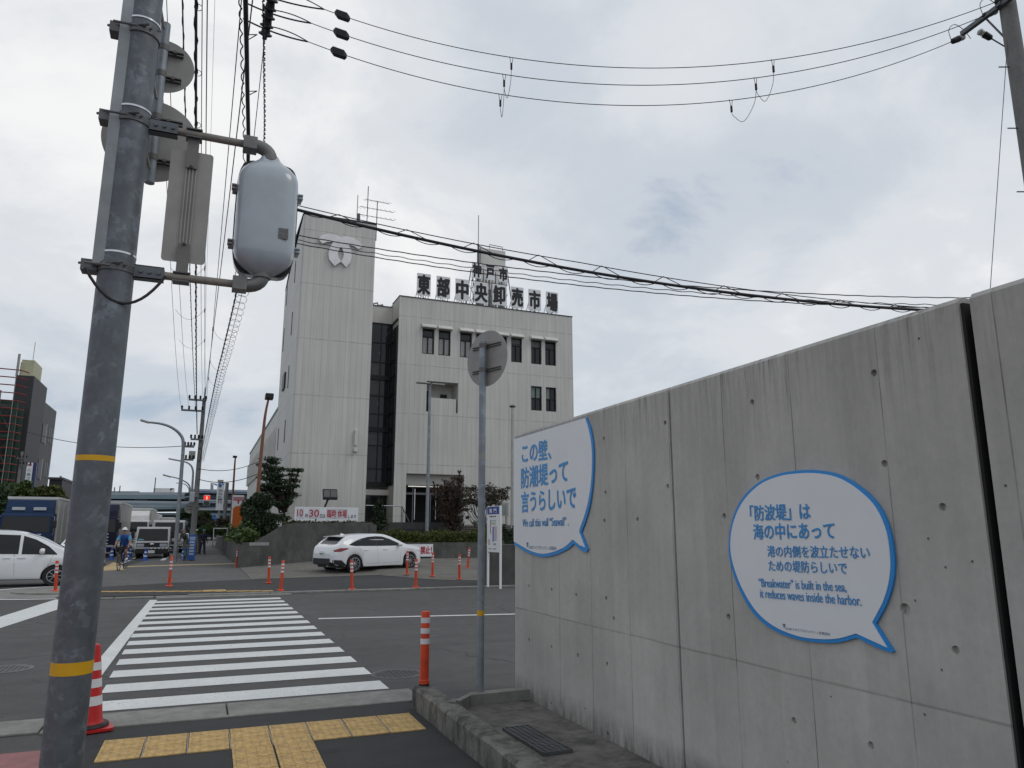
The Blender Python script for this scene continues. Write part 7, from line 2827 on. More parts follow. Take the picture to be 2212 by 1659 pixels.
for k, (x, y, w_, h_, Y, lm, lb) in enumerate(((100, 930, 62, 50, 60, M_LEAF_GRN, 'broad green street tree at the left edge, above the blue truck'),
                                               (320, 945, 66, 34, 66, M_LEAF_OLIVE, 'low dull olive tree between the blue truck roof and the charcoal building'),
                                               (-60, 1000, 60, 90, 58, M_LEAF_TREE, 'dark street tree cut by the left edge of the picture'))):
    cx_, cy_ = z1(x, y)
    c = on_y(cx_, cy_, Y)
    plant('street_tree', lb, 'tree', (c.x, Y, 0), [ell(cx_, cy_, w_, h_, Y), ell(cx_ - 12, cy_ + 14, w_ * 0.7, h_, Y), ell(cx_ + 14, cy_ + 14, w_ * 0.7, h_ * 0.9, Y), ell(cx_, cy_ + 34, w_, h_, Y)], 5200, 0.15, lm, 20 + k, 2.5, sub=12)
c = on_y(*zB(480, 540), 120)
plant('street_tree', 'far small green tree under the elevated highway, above the white truck box', 'tree', (c.x, 120, 0), [ell(*zB(480, 545), 22, 18, 120)], 900, 0.3, M_LEAF_GRN, 30, 4)

# ---------------------------------------------------------------- charcoal building and its steel stair frame
SH = -1.55
cb_ = thing('charcoal_building', 'charcoal-clad building with a pale roof tank far down the left side of the street', 'building', (-15, 82, 0))
ROOTM[cb_.name] = Matrix.Translation((-15, 82, 0)).inverted()
cb_.location.x += SH
b = MB()
b.span((-15.9, 81.5, 0), (-14.4, 88, 16.3))
b.build('stair_tower', M_DARKBLDG, cb_, world=True)
b = MB()
b.span((-24, 88.01, 0), (-14.42, 94.6, 14.8))
b.build('main_block', M_GREYBLDG, cb_, world=True)
b = MB()
b.span((-24, 83.5, 0), (-15.91, 88, 13.4))
b.build('rear_block', M_DARKBLDG, cb_, world=True)
b = MB()
b.span((-15.75, 82.3, 16.3), (-14.7, 86, 18.0))
b.build('roof_tank', mat('tank_cream', (0.42, 0.41, 0.27), 0.6), cb_, world=True)
for z in (10.7, 7.0, 3.6):
    b = MB()
    b.span((-14.42, 88.1, z), (-14.36, 90.0, z + 1.9))
    f_ = b.build('window', M_FRAME, cb_, world=True)
    b = MB()
    b.span((-14.40, 90.02, z - 0.1), (-14.38, 90.3, z + 2.1))
    b.build('frame_panel', mat('pale_window_panel', (0.3, 0.31, 0.33), 0.4), f_, world=True)
    b = MB()
    for y in (91.6, 92.6, 93.6):
        b.span((-14.42, y, z + 0.4), (-14.385, y + 0.6, z + 2.0))
    b.build('pane', mat('dull_glass', (0.10, 0.105, 0.115), 0.5), f_, world=True)
b = MB()
for x, y, h_ in ((-16.0, 82.2, 2.2), (-15.9, 83.2, 1.6), (-14.8, 85, 0.9)):
    b.tube([(x, y, 16.3), (x, y, 16.3 + h_)], 0.12 if h_ > 1 else 0.05, 6)
b.tube([(-15.2, 84, 18.0), (-15.2, 84, 20.2)], 0.03, 5)
b.build('roof_aerials', M_ALU, cb_, world=True)
sf = thing('steel_frame', 'green steel frame ringed by red horizontal rails, in front of the charcoal building', 'steel frame', (-18, 79, 0))
sf.location.x -= 0.3
M_GREENSTEEL = mat('green_steel', (0.018, 0.055, 0.035), 0.6)
b = MB()
for x in (-22.5, -20.2, -18.0, -16.2):
    for y in (78.5, 81):
        b.span((x - 0.14, y - 0.14, 0), (x + 0.14, y + 0.14, 13.2))
for k in range(5):
    z = 0.8 + k * 3.1
    b.span((-22.5, 78.4, z - 0.15), (-16.1, 78.6, z + 0.15))
    for xa_, xb_ in ((-22.5, -20.2), (-20.2, -18.0), (-18.0, -16.2)):
        if k < 4:
            b.tube([(xa_, 78.5, z), (xb_, 78.5, z + 3.1)], 0.09, 5)
            b.tube([(xb_, 78.7, z), (xa_, 78.7, z + 3.1)], 0.09, 5)
b.build('frame', M_GREENSTEEL, sf, world=True)
b = MB()
for k in range(20):
    z = 2.6 + k * 0.71
    b.tube([(-23, 77.6, z - 0.1), (-19.0, 77.4, z), (-16.0, 77.8, z + (0.0)), (-15.6, 78.8, z)], 0.055, 6)
b.build('red_rails', mat('red_rail', (0.19, 0.022, 0.02), 0.6), sf, world=True)
b = MB()
for x in (-22.6, -21.0, -19.4, -17.8, -16.3):
    b.tube([(x, 77.55, 2.5), (x, 77.55, 16.1)], 0.03, 5)
b.tube([(-18.3, 78.2, 3), (-17.6, 78.2, 12), (-17.6, 78.2, 14.2)], 0.22, 8)
b.tube([(-21.5, 78.2, 5), (-21.5, 78.2, 14.5), (-20.9, 78.2, 14.9), (-20.4, 78.2, 14.5)], 0.25, 8)
b.build('ducts', mat('duct_grey', (0.28, 0.28, 0.27), 0.6), sf, world=True)
A, B_ = on_y(*zD(285, 1106), 74), on_y(*zD(345, 1408), 74)
vs = thing('vertical_sign', 'tall white vertical shop sign with blue edge in front of the charcoal building', 'sign', (A.x, 74, 0))
b = MB()
x0, x1 = on_y(*zD(283, 1250), 74).x, on_y(*zD(352, 1250), 74).x
b.span((x0, 74, B_.z), (x1, 74.5, A.z))
sgn = b.build('panel', M_SIGNWHITE, vs, world=True)
b = MB()
b.span((x1 + 0.002, 73.99, B_.z - 0.4), (x1 + 0.25, 74.52, A.z + 0.02))
b.build('blue_edge', mat('dark_blue_edge', (0.03, 0.04, 0.12), 0.5), vs, world=True)
hh_ = A.z - B_.z
for i, ch in enumerate('八昌フーズ'):
    text('lettering', ch if ch != 'ー' else '｜', frame((x0 + 0.2 * (x1 - x0), 73.98, A.z - hh_ * (0.33 + i * 0.155)), (1, 0, 0), (0, 0, 1), (0, -1, 0)), 0.6, mat('lettering_teal', (0.08, 0.2, 0.25), 0.5), sgn, width=(x1 - x0) * (0.55 if ch != 'ー' else 0.1), height=hh_ * 0.1, bold=0.01)
b = MB()
b.span((x0 + 0.3 * (x1 - x0), 73.985, A.z - hh_ * 0.12), (x0 + 0.75 * (x1 - x0), 73.998, A.z - hh_ * 0.04))
b.build('red_mark', M_TEXTRED, sgn, world=True)
b = MB()
b.span((x0 + 0.3, 74.15, 0), (x0 + 0.5, 74.35, B_.z))
b.build('post', M_ALU, vs, world=True)
lb_ = thing('low_building', 'small dark building to the right of the charcoal building, near the foreground pole', 'building', (-12, 100, 0))
A, B_ = on_y(*zD(548, 1292), 100), on_y(*zD(690, 1300), 100)
b = MB()
b.span((A.x, 100, 0), (B_.x, 108, A.z))
b.build('wall', M_DARKBLDG, lb_, world=True)
b = MB()
b.span((A.x - 0.1, 99.9, A.z), (B_.x + 0.1, 108, A.z + 0.25))
b.build('roof', M_GREYBLDG, lb_, world=True)
q = on_y(*zD(215, 1300), 72)


def service_pole(label, px, ptop, Y, arms, zb_=0.0, r_=(0.15, 0.1)):
    p = on_y(px[0], px[1], Y)
    tp = on_y(ptop[0], ptop[1], Y)
    t_ = thing('utility_pole', label, 'utility pole', (p.x, Y, zb_))
    b = MB()
    b.tube([(p.x, Y, zb_), (p.x, Y, tp.z)], r_, 14)
    b.build('pole_shaft', M_POLECON, t_, world=True)
    for ax_, ay_, bx_, by_ in arms:
        A, B_ = on_y(ax_, ay_, Y), on_y(bx_, by_, Y)
        z = (A.z + B_.z) / 2
        b = MB()
        b.span((A.x, Y - 0.3, z - 0.05), (B_.x, Y - 0.2, z + 0.05))
        b.span((p.x - 0.05, Y - 0.25, z - 0.04), (p.x + 0.05, Y, z + 0.04))
        c_ = b.build('crossarm', M_STEELDARK, t_, world=True)
        for u in (0.03, 0.35, 0.65, 0.97):
            b = MB()
            b.lathe([(0.03, 0), (0.07, 0.06), (0.04, 0.10), (0.07, 0.15), (0.03, 0.22)], 8, 0, Matrix.Translation((A.x + (B_.x - A.x) * u, Y - 0.25, z + 0.05)))
            b.build('insulator', M_FRAME, c_, world=True)
    return t_


service_pole('far utility pole in front of the green steel frame at the left edge', zD(205, 1300), zD(222, 985), 72, [(*zD(185, 1060), *zD(305, 1066)), (*zD(225, 1135), *zD(345, 1140))])
service_pole('small far utility pole rising above the low dark building', zD(655, 1400), zD(656, 1255), 104, [(*zD(640, 1325), *zD(712, 1330))], 0, (0.14, 0.11))
UP = service_pole('concrete utility pole on the street pavement carrying the bundle of overhead wires', (412, 1213), z1(1340, 318), 45.6,
                  [(*z1(1253, 333), *z1(1370, 340)), (*z1(1203, 404), *z1(1347, 408)), (*z1(1265, 595), *z1(1345, 598)), (*z1(1225, 643), *z1(1290, 646)), (*z1(1205, 729), *z1(1285, 732))], 0.04, (0.175, 0.10))
up = UP.location
b = MB()
tp = on_y(*z1(1341, 320), 45.6)
b.tube([(up.x, 45.6, tp.z), (up.x, 45.6, on_y(*z1(1345, 248), 45.6).z)], 0.035, 6)
b.build('top_rod', M_STEELDARK, UP, world=True)
A = on_y(*z1(1275, 698), 45.6)
b = MB()
b.span((A.x - 0.17, 45.35, A.z - 0.22), (A.x + 0.17, 45.6, A.z + 0.22))
b.build('junction_box', M_ALU, UP, world=True, bevel=0.03)
b = MB()
z_a, z_b = on_y(412, 1155, 45.4).z, on_y(412, 1209, 45.4).z
b.span((up.x - 0.21, 45.36, z_b), (up.x + 0.20, 45.385, z_a))
bb_ = b.build('blue_board', mat('board_blue', (0.03, 0.12, 0.42), 0.5), UP, world=True)
b = MB()
for k in range(6):
    b.span((up.x - 0.13, 45.35, z_b + 0.25 + k * 0.16), (up.x + 0.12, 45.359, z_b + 0.36 + k * 0.16))
b.span((up.x - 0.15, 45.35, z_a - 0.22), (up.x + 0.14, 45.359, z_a - 0.12))
b.build('white_writing', mat('board_pale', (0.42, 0.5, 0.62), 0.5), bb_, world=True)
# vehicle signal seen from behind on the pole
A, B_ = on_y(*zB(1180, 280), 45.2), on_y(*zB(1268, 412), 45.2)
vsg = thing('vehicle_signal', 'pale signal head with two visors, seen side-on, mounted on the concrete utility pole', 'traffic signal', ((A.x + B_.x) / 2, 45.2, B_.z))
b = MB()
b.span((A.x + 0.12, 45.1, B_.z), (B_.x, 45.45, A.z))
b.build('housing', M_SIGNAL, vsg, world=True, bevel=0.05)
for k in (0.74, 0.26):
    b = MB()
    z = B_.z + (A.z - B_.z) * k
    b.loft([[(A.x + 0.13 - u * 0.26, 45.27 + 0.14 * math.cos(a), z + 0.14 * math.sin(a) - u * 0.05) for a in [R(-20 + 220 * j / 10) for j in range(11)]] for u in (0, 1)], 0, True, False, False)
    b.build('visor', M_FRAME, vsg, world=True)
b = MB()
b.span((B_.x, 45.25, B_.z + 0.3), (up.x + 0.1, 45.5, B_.z + 0.4))
b.build('arm', M_ALU, vsg, world=True)
for x, lb in ((1215, 'left'), (1262, 'right')):
    c = on_y(*zB(x, 485), 45.85 if x < 1230 else 45.9)
    t_ = thing('round_plate', 'round grey sign back peeping out on the %s side of the concrete utility pole' % ('street' if x < 1230 else 'building'), 'sign', c)
    b = MB()
    b.lathe([(0.30, 0), (0.30, 0.01)], 32, 0, frame((0, 0, 0), (1, 0, 0), (0, 0, 1), (0, -1, 0)))
    b.build('plate', M_ALU, t_)
    b = MB()
    b.box((0, -0.04, 0.08), (0.4, 0.03, 0.03))
    b.box((0, -0.04, -0.08), (0.4, 0.03, 0.03))
    b.build('rail', M_STEELDARK, t_)
# red pedestrian light
A, B_ = on_y(*zB(1388, 318), 44.6), on_y(*zB(1463, 458), 44.6)
rl = thing('pedestrian_light', 'pedestrian signal lit red with a standing figure, right of the concrete utility pole', 'traffic signal', ((A.x + B_.x) / 2, 44.6, B_.z))
b = MB()
b.span((A.x, 44.6, B_.z), (B_.x, 44.85, A.z))
b.build('housing', M_SIGNAL, rl, world=True, bevel=0.05)
w_, hh_ = B_.x - A.x, A.z - B_.z
b = MB()
b.prism([(A.x + 0.05 * w_ + p[0], B_.z + 0.56 * hh_ + p[1]) for p in [(0, 0), (0.9 * w_, 0), (0.9 * w_, 0.38 * hh_), (0, 0.38 * hh_)]], 0.01, frame((0, 44.598, 0), (1, 0, 0), (0, 0, 1), (0, -1, 0)))
b.build('red_lens', mat('lit_red', (0.5, 0.01, 0.005), 0.4, emit=(1.0, 0.03, 0.01, 0.75)), rl, world=True)
cx_, cz_ = A.x + w_ / 2, B_.z + 0.75 * hh_
b = MB()
Mf = frame((cx_, 44.585, cz_), (1, 0, 0), (0, 0, 1), (0, -1, 0))
b.lathe([(0.022, 0), (0.022, 0.004)], 12, 0, Mf @ Matrix.Translation((0, 0.065, 0)))
b.prism([(-0.032, 0.035), (0.032, 0.035), (0.03, -0.03), (-0.03, -0.03)], 0.004, Mf)
b.prism([(-0.022, -0.03), (-0.004, -0.03), (-0.004, -0.11), (-0.022, -0.11)], 0.004, Mf)
b.prism([(0.004, -0.03), (0.022, -0.03), (0.022, -0.11), (0.004, -0.11)], 0.004, Mf)
b.build('lit_figure', mat('lit_figure', (0.9, 0.5, 0.4), 0.4, emit=(1.0, 0.55, 0.4, 1.0)), rl, world=True)
b = MB()
b.prism([(A.x + 0.08 * w_ + p[0], B_.z + 0.06 * hh_ + p[1]) for p in [(0, 0), (0.84 * w_, 0), (0.84 * w_, 0.38 * hh_), (0, 0.38 * hh_)]], 0.01, frame((0, 44.598, 0), (1, 0, 0), (0, 0, 1), (0, -1, 0)))
b.build('dark_lens', M_GLASS, rl, world=True)
b = MB()
b.tube([(up.x, 45.5, B_.z - 0.06), (cx_, 44.75, B_.z - 0.06), (cx_, 44.75, B_.z + 0.02)], 0.03, 6)
b.build('arm', M_STEELDARK, rl, world=True)


# ---------------------------------------------------------------- street lamps
def street_lamp(label, pbase, pts, Y, r_, m, head_px, zb_=0.04, group=None):
    p = on_y(*pbase, Y)
    t_ = thing('street_lamp', label, 'street lamp', (p.x, Y, zb_), 0, group)
    P_ = [(p.x, Y, zb_)] + [on_y(x, y, Y) for x, y in pts]
    n_ = len(P_)
    b = MB()
    cur = catmull([(q[0], q[2]) for q in P_], 5, False)
    b.tube([(q[0], Y, q[1]) for q in cur], [r_ * (1 - 0.5 * i / (len(cur) - 1)) for i in range(len(cur))], 12)
    b.build('post', m, t_, world=True)
    A, B_ = on_y(*head_px[0], Y), on_y(*head_px[1], Y)
    b = MB()
    d = B_ - A
    L_ = d.length
    b.box((0, 0, 0), (L_, head_px[2] * 2.2, head_px[2]), frame((A + B_) / 2, d.normalized(), (0, 1, 0), d.normalized().cross(Vector((0, 1, 0)))))
    b.build('lamp_head', M_ALU if m is not M_BROWNPOLE else M_FRAME, t_, world=True, bevel=0.03)
    return t_


GS = 'street lamps with curved arms'
street_lamp('tall pale street lamp with a long arm curving left, nearest of the curved lamps', (377, 1216), [z1(1185, 1050), z1(1205, 800), z1(1216, 620), z1(1195, 560), z1(1140, 515), z1(1070, 490), z1(990, 480)], 44.5, 0.11, M_GALV2, (z1(990, 482), z1(932, 465), 0.11), 0.04, GS)
street_lamp('curved street lamp whose arm ends just above the concrete pole junction box', (410, 1170), [z1(1277, 900), z1(1280, 800), z1(1255, 755), z1(1200, 735)], 66, 0.10, M_GALV2, (z1(1200, 737), z1(1118, 721), 0.11), 0.04, GS)
street_lamp('lower, farther curved street lamp with its arm reaching left of the concrete pole', (412, 1165), [z1(1262, 980), z1(1262, 920), z1(1245, 885), z1(1190, 855), z1(1130, 840)], 84, 0.10, M_GALV2, (z1(1135, 843), z1(1080, 828), 0.14), 0.04, GS)
street_lamp('farthest curved street lamp, its thin arm just above the elevated highway', (413, 1160), [z1(1258, 960), z1(1250, 915), z1(1230, 892), z1(1200, 885)], 105, 0.09, M_GALV2, (z1(1205, 886), z1(1168, 882), 0.10), 0.04, GS)
street_lamp('brown lamp pole with a square floodlight head, rising from the dark bush beside the tower', r8(235, 760), [z1(1722, 820), z1(1750, 520), z1(1764, 410), z1(1782, 326)], 39.5, 0.10, M_BROWNPOLE, (z1(1760, 308), z1(1814, 312), 0.28), 1.7)
street_lamp('thinner brown lamp pole with a small square head, left of the long low wing', z1(1527, 1200), [z1(1545, 960), z1(1558, 760), z1(1562, 716)], 62, 0.10, M_BROWNPOLE, (z1(1545, 708), z1(1573, 710), 0.16), 1.1)

# ---------------------------------------------------------------- bank sign, post sign, small signs
A, B_ = on_y(*zB(1566, 155), 86), on_y(*zB(1632, 515), 86)
bs = thing('vertical_sign', 'tall white vertical bank sign with blue flower mark and black lettering', 'sign', (A.x, 86, 0))
x0, x1 = A.x, B_.x
b = MB()
b.span((x0, 86, B_.z), (x1, 86.4, A.z))
pn = b.build('panel', M_SIGNWHITE, bs, world=True)
ww, hh_ = x1 - x0, A.z - B_.z
b = MB()
cz_ = A.z - hh_ * 0.10
for k in range(7):
    an = R(20 + 38 * k)
    b.lathe([(0.07, 0), (0.07, 0.01)], 10, 0, frame((x0 + ww * 0.5 + 0.23 * math.cos(an), 85.995 - 0.001 * k, cz_ + 0.23 * math.sin(an)), (1, 0, 0), (0, 0, 1), (0, -1, 0)))
b.lathe([(0.15, 0), (0.15, 0.012)], 16, 0, frame((x0 + ww * 0.42, 85.98, cz_ - 0.05), (1, 0, 0), (0, 0, 1), (0, -1, 0)))
b.build('emblem', mat('bank_blue', (0.02, 0.14, 0.42), 0.5), pn, world=True)
for i, ch in enumerate('みなと銀行'):
    text('lettering', ch, frame((x0 + 0.2 * ww, 85.99, A.z - hh_ * (0.345 + i * 0.105)), (1, 0, 0), (0, 0, 1), (0, -1, 0)), 0.6, M_TEXTBLACK, pn, width=ww * 0.6, height=hh_ * 0.085, bold=0.02)
b = MB()
b.span((x0 + ww * 0.35, 86.1, 0), (x0 + ww * 0.65, 86.3, B_.z))
b.build('post', M_ALU, bs, world=True)
b = MB()
A2 = on_y(*zB(1605, 125), 86)
b.span((A2.x - 0.3, 86.1, A.z), (A2.x + 0.3, 86.2, A2.z))
b.build('lamp_bracket', M_ALU, bs, world=True)
t_ = thing('grey_post', 'thick plain grey post just right of the bank sign', 'post', (on_y(*zB(1640, 790), 74).x, 74, 0))
b = MB()
A, B_ = on_y(*zB(1640, 790), 74), on_y(*zB(1678, 162), 74)
b.tube([(A.x, 74, 0), (A.x, 74, B_.z)], 0.16, 12)
b.build('shaft', M_POLECON, t_, world=True)
A, B_ = on_y(*zB(1760, 318), 58), on_y(*zB(1872, 800), 58)
ps = thing('post_office_sign', 'white and orange post office sign with a red postal mark, left of the dark bush', 'sign', (A.x, 58, 1))
x0, x1 = A.x, B_.x
hh_, ww = A.z - B_.z, x1 - x0
b = MB()
b.span((x0, 58, B_.z), (x1, 58.3, A.z))
pn = b.build('panel', M_SIGNWHITE, ps, world=True)
b = MB()
Mp = frame((0, 57.999, 0), (1, 0, 0), (0, 0, 1), (0, -1, 0))
zo = A.z - hh_ * 0.28
b.prism([(x0 + 0.1 * ww, B_.z), (x1, B_.z), (x1, zo), (x0 + 0.3 * ww, zo - 0.02 * hh_), (x0 + 0.1 * ww, zo - 0.08 * hh_)], 0.02, Mp)
b.build('orange_field', mat('postal_orange', (0.55, 0.12, 0.01), 0.5), pn, world=True)
b = MB()
z0_ = A.z - 0.06 * hh_
b.span((x0 + 0.05 * ww, 57.97, z0_ - 0.03 * hh_), (x1 - 0.02 * ww, 57.998, z0_))
b.span((x0 + 0.05 * ww, 57.97, z0_ - 0.085 * hh_), (x1 - 0.02 * ww, 57.998, z0_ - 0.055 * hh_))
b.span((x0 + 0.45 * ww, 57.975, z0_ - 0.17 * hh_), (x0 + 0.58 * ww, 57.998, z0_ - 0.085 * hh_))
b.build('postal_mark', M_TEXTRED, pn, world=True)
b = MB()
b.span((x0 + 0.3, 58.1, 0), (x0 + 0.5, 58.2, B_.z))
b.build('post', M_ALU, ps, world=True)
A, B_ = on_y(*zB(1486, 560), 80), on_y(*zB(1570, 638), 80)
ss_ = thing('small_sign', 'small white and blue bank sign board below the tall bank sign', 'sign', (A.x, 80, 0))
b = MB()
b.span((A.x, 80, B_.z), (B_.x, 80.2, A.z))
pn = b.build('panel', mat('pale_blue_sign', (0.35, 0.42, 0.5), 0.5), ss_, world=True)
b = MB()
b.span((A.x, 79.98, B_.z), (B_.x, 79.999, B_.z + 0.3 * (A.z - B_.z)))
b.lathe([(0.16, 0), (0.16, 0.01)], 12, 0, frame((A.x + 0.45 * (B_.x - A.x), 79.999, A.z - 0.4 * (A.z - B_.z)), (1, 0, 0), (0, 0, 1), (0, -1, 0)))
b.build('blue_mark', mat('bank_blue', (0, 0, 0)), pn, world=True)
b = MB()
b.span((A.x + 0.3, 80.05, 0), (A.x + 0.38, 80.15, B_.z))
b.build('post', M_ALU, ss_, world=True)
sr = thing('street_rail', 'thin white tube rail standing on the low street wall, below the bank signs', 'railing', (2.0, 50, 1.1))
b = MB()
P_ = [on_y(*zB(1513, 890), 50), on_y(*zB(1516, 745), 50), on_y(*zB(1690, 745), 50)]
b.tube([P_[0], P_[1], P_[2], (P_[2].x, 50, 1.1)], 0.03, 8)
b.build('tube', M_WHITE, sr, world=True)

# ---------------------------------------------------------------- elevated highway
YH = 190.0


def beam(b, p0, p1, ytop, ybot, Y, depth, m=0):       # p0, p1 = pixel x of the ends; tops and bottoms per end
    A, B_ = on_y(p0, ytop[0], Y), on_y(p1, ytop[1], Y)
    C_, D_ = on_y(p0, ybot[0], Y), on_y(p1, ybot[1], Y)
    b.prism([(C_.x, C_.z), (D_.x, D_.z), (B_.x, B_.z), (A.x, A.z)], depth, frame((0, Y + depth, 0), (1, 0, 0), (0, 0, 1), (0, -1, 0)), m)


def vy(y):
    return 1015.3 + 0.16925 * y


hwy = thing('elevated_highway', 'stacked blue-grey elevated highway decks crossing the far end of the street', 'elevated highway', (5, YH, 0))
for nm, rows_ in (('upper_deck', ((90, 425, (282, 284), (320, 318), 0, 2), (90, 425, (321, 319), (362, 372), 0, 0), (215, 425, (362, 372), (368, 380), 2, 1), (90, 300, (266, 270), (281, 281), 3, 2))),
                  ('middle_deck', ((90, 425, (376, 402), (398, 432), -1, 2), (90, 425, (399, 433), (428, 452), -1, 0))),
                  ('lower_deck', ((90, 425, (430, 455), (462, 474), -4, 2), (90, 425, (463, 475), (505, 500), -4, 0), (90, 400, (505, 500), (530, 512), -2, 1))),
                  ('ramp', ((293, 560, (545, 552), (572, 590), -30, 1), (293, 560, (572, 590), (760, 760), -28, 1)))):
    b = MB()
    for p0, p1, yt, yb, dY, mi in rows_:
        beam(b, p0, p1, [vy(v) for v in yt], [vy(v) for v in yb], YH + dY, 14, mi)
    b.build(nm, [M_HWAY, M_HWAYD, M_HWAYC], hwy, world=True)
b = MB()
for px_, dY in ((150, 3), (243, 4), (402, 3), (300, -2)):
    A = on_y(px_, vy(500), YH + dY)
    b.span((A.x - 1.4, YH + dY + 3, 0), (A.x + 1.4, YH + dY + 6, on_y(px_, vy(366), YH).z))
b.build('piers', M_HWAYD, hwy, world=True)
for x, y in ((245, 220), (312, 200), (757, 95)):
    A, B_ = on_y(*zB(x, 283), YH), on_y(*zB(x + 6, y), YH)
    b = MB()
    b.tube([(A.x, YH, A.z), (A.x, YH, B_.z)], 0.12, 5)
    b.build('lamp_mast', M_STEELDARK, hwy, world=True)
A, B_ = on_y(*zB(112, 404), 78), on_y(*zB(275, 462), 78)
nz = thing('dark_sign', 'dark sign board with pale letters showing just above the navy truck', 'sign', (A.x, 78, 0))
b = MB()
b.span((A.x, 78, B_.z), (B_.x, 78.2, A.z))
pn = b.build('board', M_DARKBLDG, nz, world=True)
C_, D_ = on_y(*zB(138, 455), 77.99), on_y(*zB(212, 428), 77.99)
text('lettering', 'NZ', frame((C_.x, 77.99, C_.z), (1, 0, 0), (0, 0, 1), (0, -1, 0)), 0.6, M_REFL, pn, width=D_.x - C_.x, height=D_.z - C_.z, bold=0.03)
b = MB()
b.span((A.x + 0.2, 78.02, 0), (A.x + 0.35, 78.18, B_.z))
b.build('post', M_STEELDARK, nz, world=True)
tg = thing('toll_structure', 'far pale multi-level concrete structure with thin blue stripes, behind the bank sign', 'building', (12, 176, 0))
b = MB()
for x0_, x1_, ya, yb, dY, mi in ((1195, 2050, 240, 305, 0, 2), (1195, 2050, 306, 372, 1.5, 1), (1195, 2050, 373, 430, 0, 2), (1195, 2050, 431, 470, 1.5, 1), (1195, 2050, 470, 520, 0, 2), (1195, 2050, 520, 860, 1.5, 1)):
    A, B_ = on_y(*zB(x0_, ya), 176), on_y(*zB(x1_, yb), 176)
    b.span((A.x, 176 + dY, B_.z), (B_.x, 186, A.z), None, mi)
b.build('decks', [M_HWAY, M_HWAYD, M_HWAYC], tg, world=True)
b = MB()
for ya, yb in ((276, 284), (398, 408), (474, 484)):
    A, B_ = on_y(*zB(1290, ya), 175.9), on_y(*zB(2050, yb), 175.9)
    b.span((A.x, 175.85, B_.z), (B_.x, 175.99, A.z))
b.build('blue_stripe', mat('stripe_blue', (0.04, 0.10, 0.32), 0.6), tg, world=True)
b = MB()
P_ = [on_y(*zB(x, y), 170) for x, y in ((1485, 280), (1487, 170), (1560, 190))]
b.tube([(P_[0].x, 170, P_[0].z), P_[1], P_[2]], 0.25, 6)
P_ = [on_y(*zB(x, y), 170) for x, y in ((1500, 190), (1502, 280))]
b.tube(P_, 0.2, 6)
b.build('gantry', M_HWAYC, tg, world=True)
A, B_ = on_y(*zB(752, 232), YH + 3), on_y(*zB(960, 284), YH + 3)
lt = thing('white_lorry', 'white box lorry driving along the upper highway deck', 'truck', ((A.x + B_.x) / 2, YH + 3, B_.z))
b = MB()
b.span((A.x, YH + 2, B_.z - 0.3), (B_.x, YH + 4.4, A.z))
b.build('cargo_box', M_TRUCKWHITE, lt, world=True)
b = MB()
C_ = on_y(*zB(1012, 284), YH + 3)
ht = on_y(*zB(1000, 245), YH + 3).z
b.prism([(B_.x + 0.1, B_.z - 0.4), (C_.x, B_.z - 0.4), (C_.x, B_.z + 0.9), (C_.x - 0.7, ht), (B_.x + 0.1, ht)], 2.3, frame((0, YH + 4.3, 0), (1, 0, 0), (0, 0, 1), (0, -1, 0)))
b.build('cab', M_TRUCKWHITE, lt, world=True, bevel=0.1)
b = MB()
b.prism([(C_.x - 0.9, B_.z + 0.9), (C_.x - 0.12, B_.z + 0.9), (C_.x - 0.65, ht - 0.25), (C_.x - 0.9, ht - 0.25)], 0.05, frame((0, YH + 1.99, 0), (1, 0, 0), (0, 0, 1), (0, -1, 0)))
b.build('side_window', M_CARGLASS, lt, world=True)
b = MB()
b.prism([(A.x + 3.0, A.z - 1.9), (A.x + 9, A.z - 1.7), (A.x + 8.5, A.z - 1.2), (A.x + 3.4, A.z - 1.1)], 0.03, frame((0, YH + 1.99, 0), (1, 0, 0), (0, 0, 1), (0, -1, 0)))
b.build('dark_lettering_band', M_TRIM, lt, world=True)


# ---------------------------------------------------------------- overhead wires
def proj(p):
    X, Y, Z = p[0], p[1], p[2] - H
    a = X * math.cos(YAW) - Y * math.sin(YAW)
    f = X * math.sin(YAW) + Y * math.cos(YAW)
    d = f * math.cos(PITCH) + Z * math.sin(PITCH)
    u = -f * math.sin(PITCH) + Z * math.cos(PITCH)
    return CX + F * a / d, CY - F * u / d


def sag_curve(A, B_, s, n=40, t0=0.0, t1=1.0):
    out = []
    for i in range(n + 1):
        t = t0 + (t1 - t0) * i / n
        p = A.lerp(B_, t)
        p = Vector((p.x, p.y, p.z - 4 * s * t * (1 - t)))
        out.append(p)
    return out


def fit_sag(A, B_, ymid, t=0.5):
    p = A.lerp(B_, t)
    lo, hi = -3.0, 6.0
    for _ in range(40):
        m = (lo + hi) / 2
        y = proj((p.x, p.y, p.z - m * 4 * t * (1 - t)))[1]
        lo, hi = (m, hi) if y < ymid else (lo, m)
    return m


def twist(b, pts, r_, amp, turns, m=0):
    n_ = len(pts)
    q = []
    for i, p in enumerate(pts):
        a = 2 * math.pi * turns * i / (n_ - 1)
        q.append(p + Vector((math.cos(a), 0, math.sin(a))) * amp)
    b.tube(q, r_, 5, m)


def smooth3(pts, n=5):
    pts = [Vector(p) for p in pts]
    out = []
    for i in range(len(pts) - 1):
        p = [pts[min(max(i + k, 0), len(pts) - 1)] for k in (-1, 0, 1, 2)]
        for j in range(n):
            t = j / n
            out.append(0.5 * ((2 * p[1]) + (-p[0] + p[2]) * t + (2 * p[0] - 5 * p[1] + 4 * p[2] - p[3]) * t * t + (-p[0] + 3 * p[1] - 3 * p[2] + p[3]) * t ** 3))
    return out + [pts[-1]]


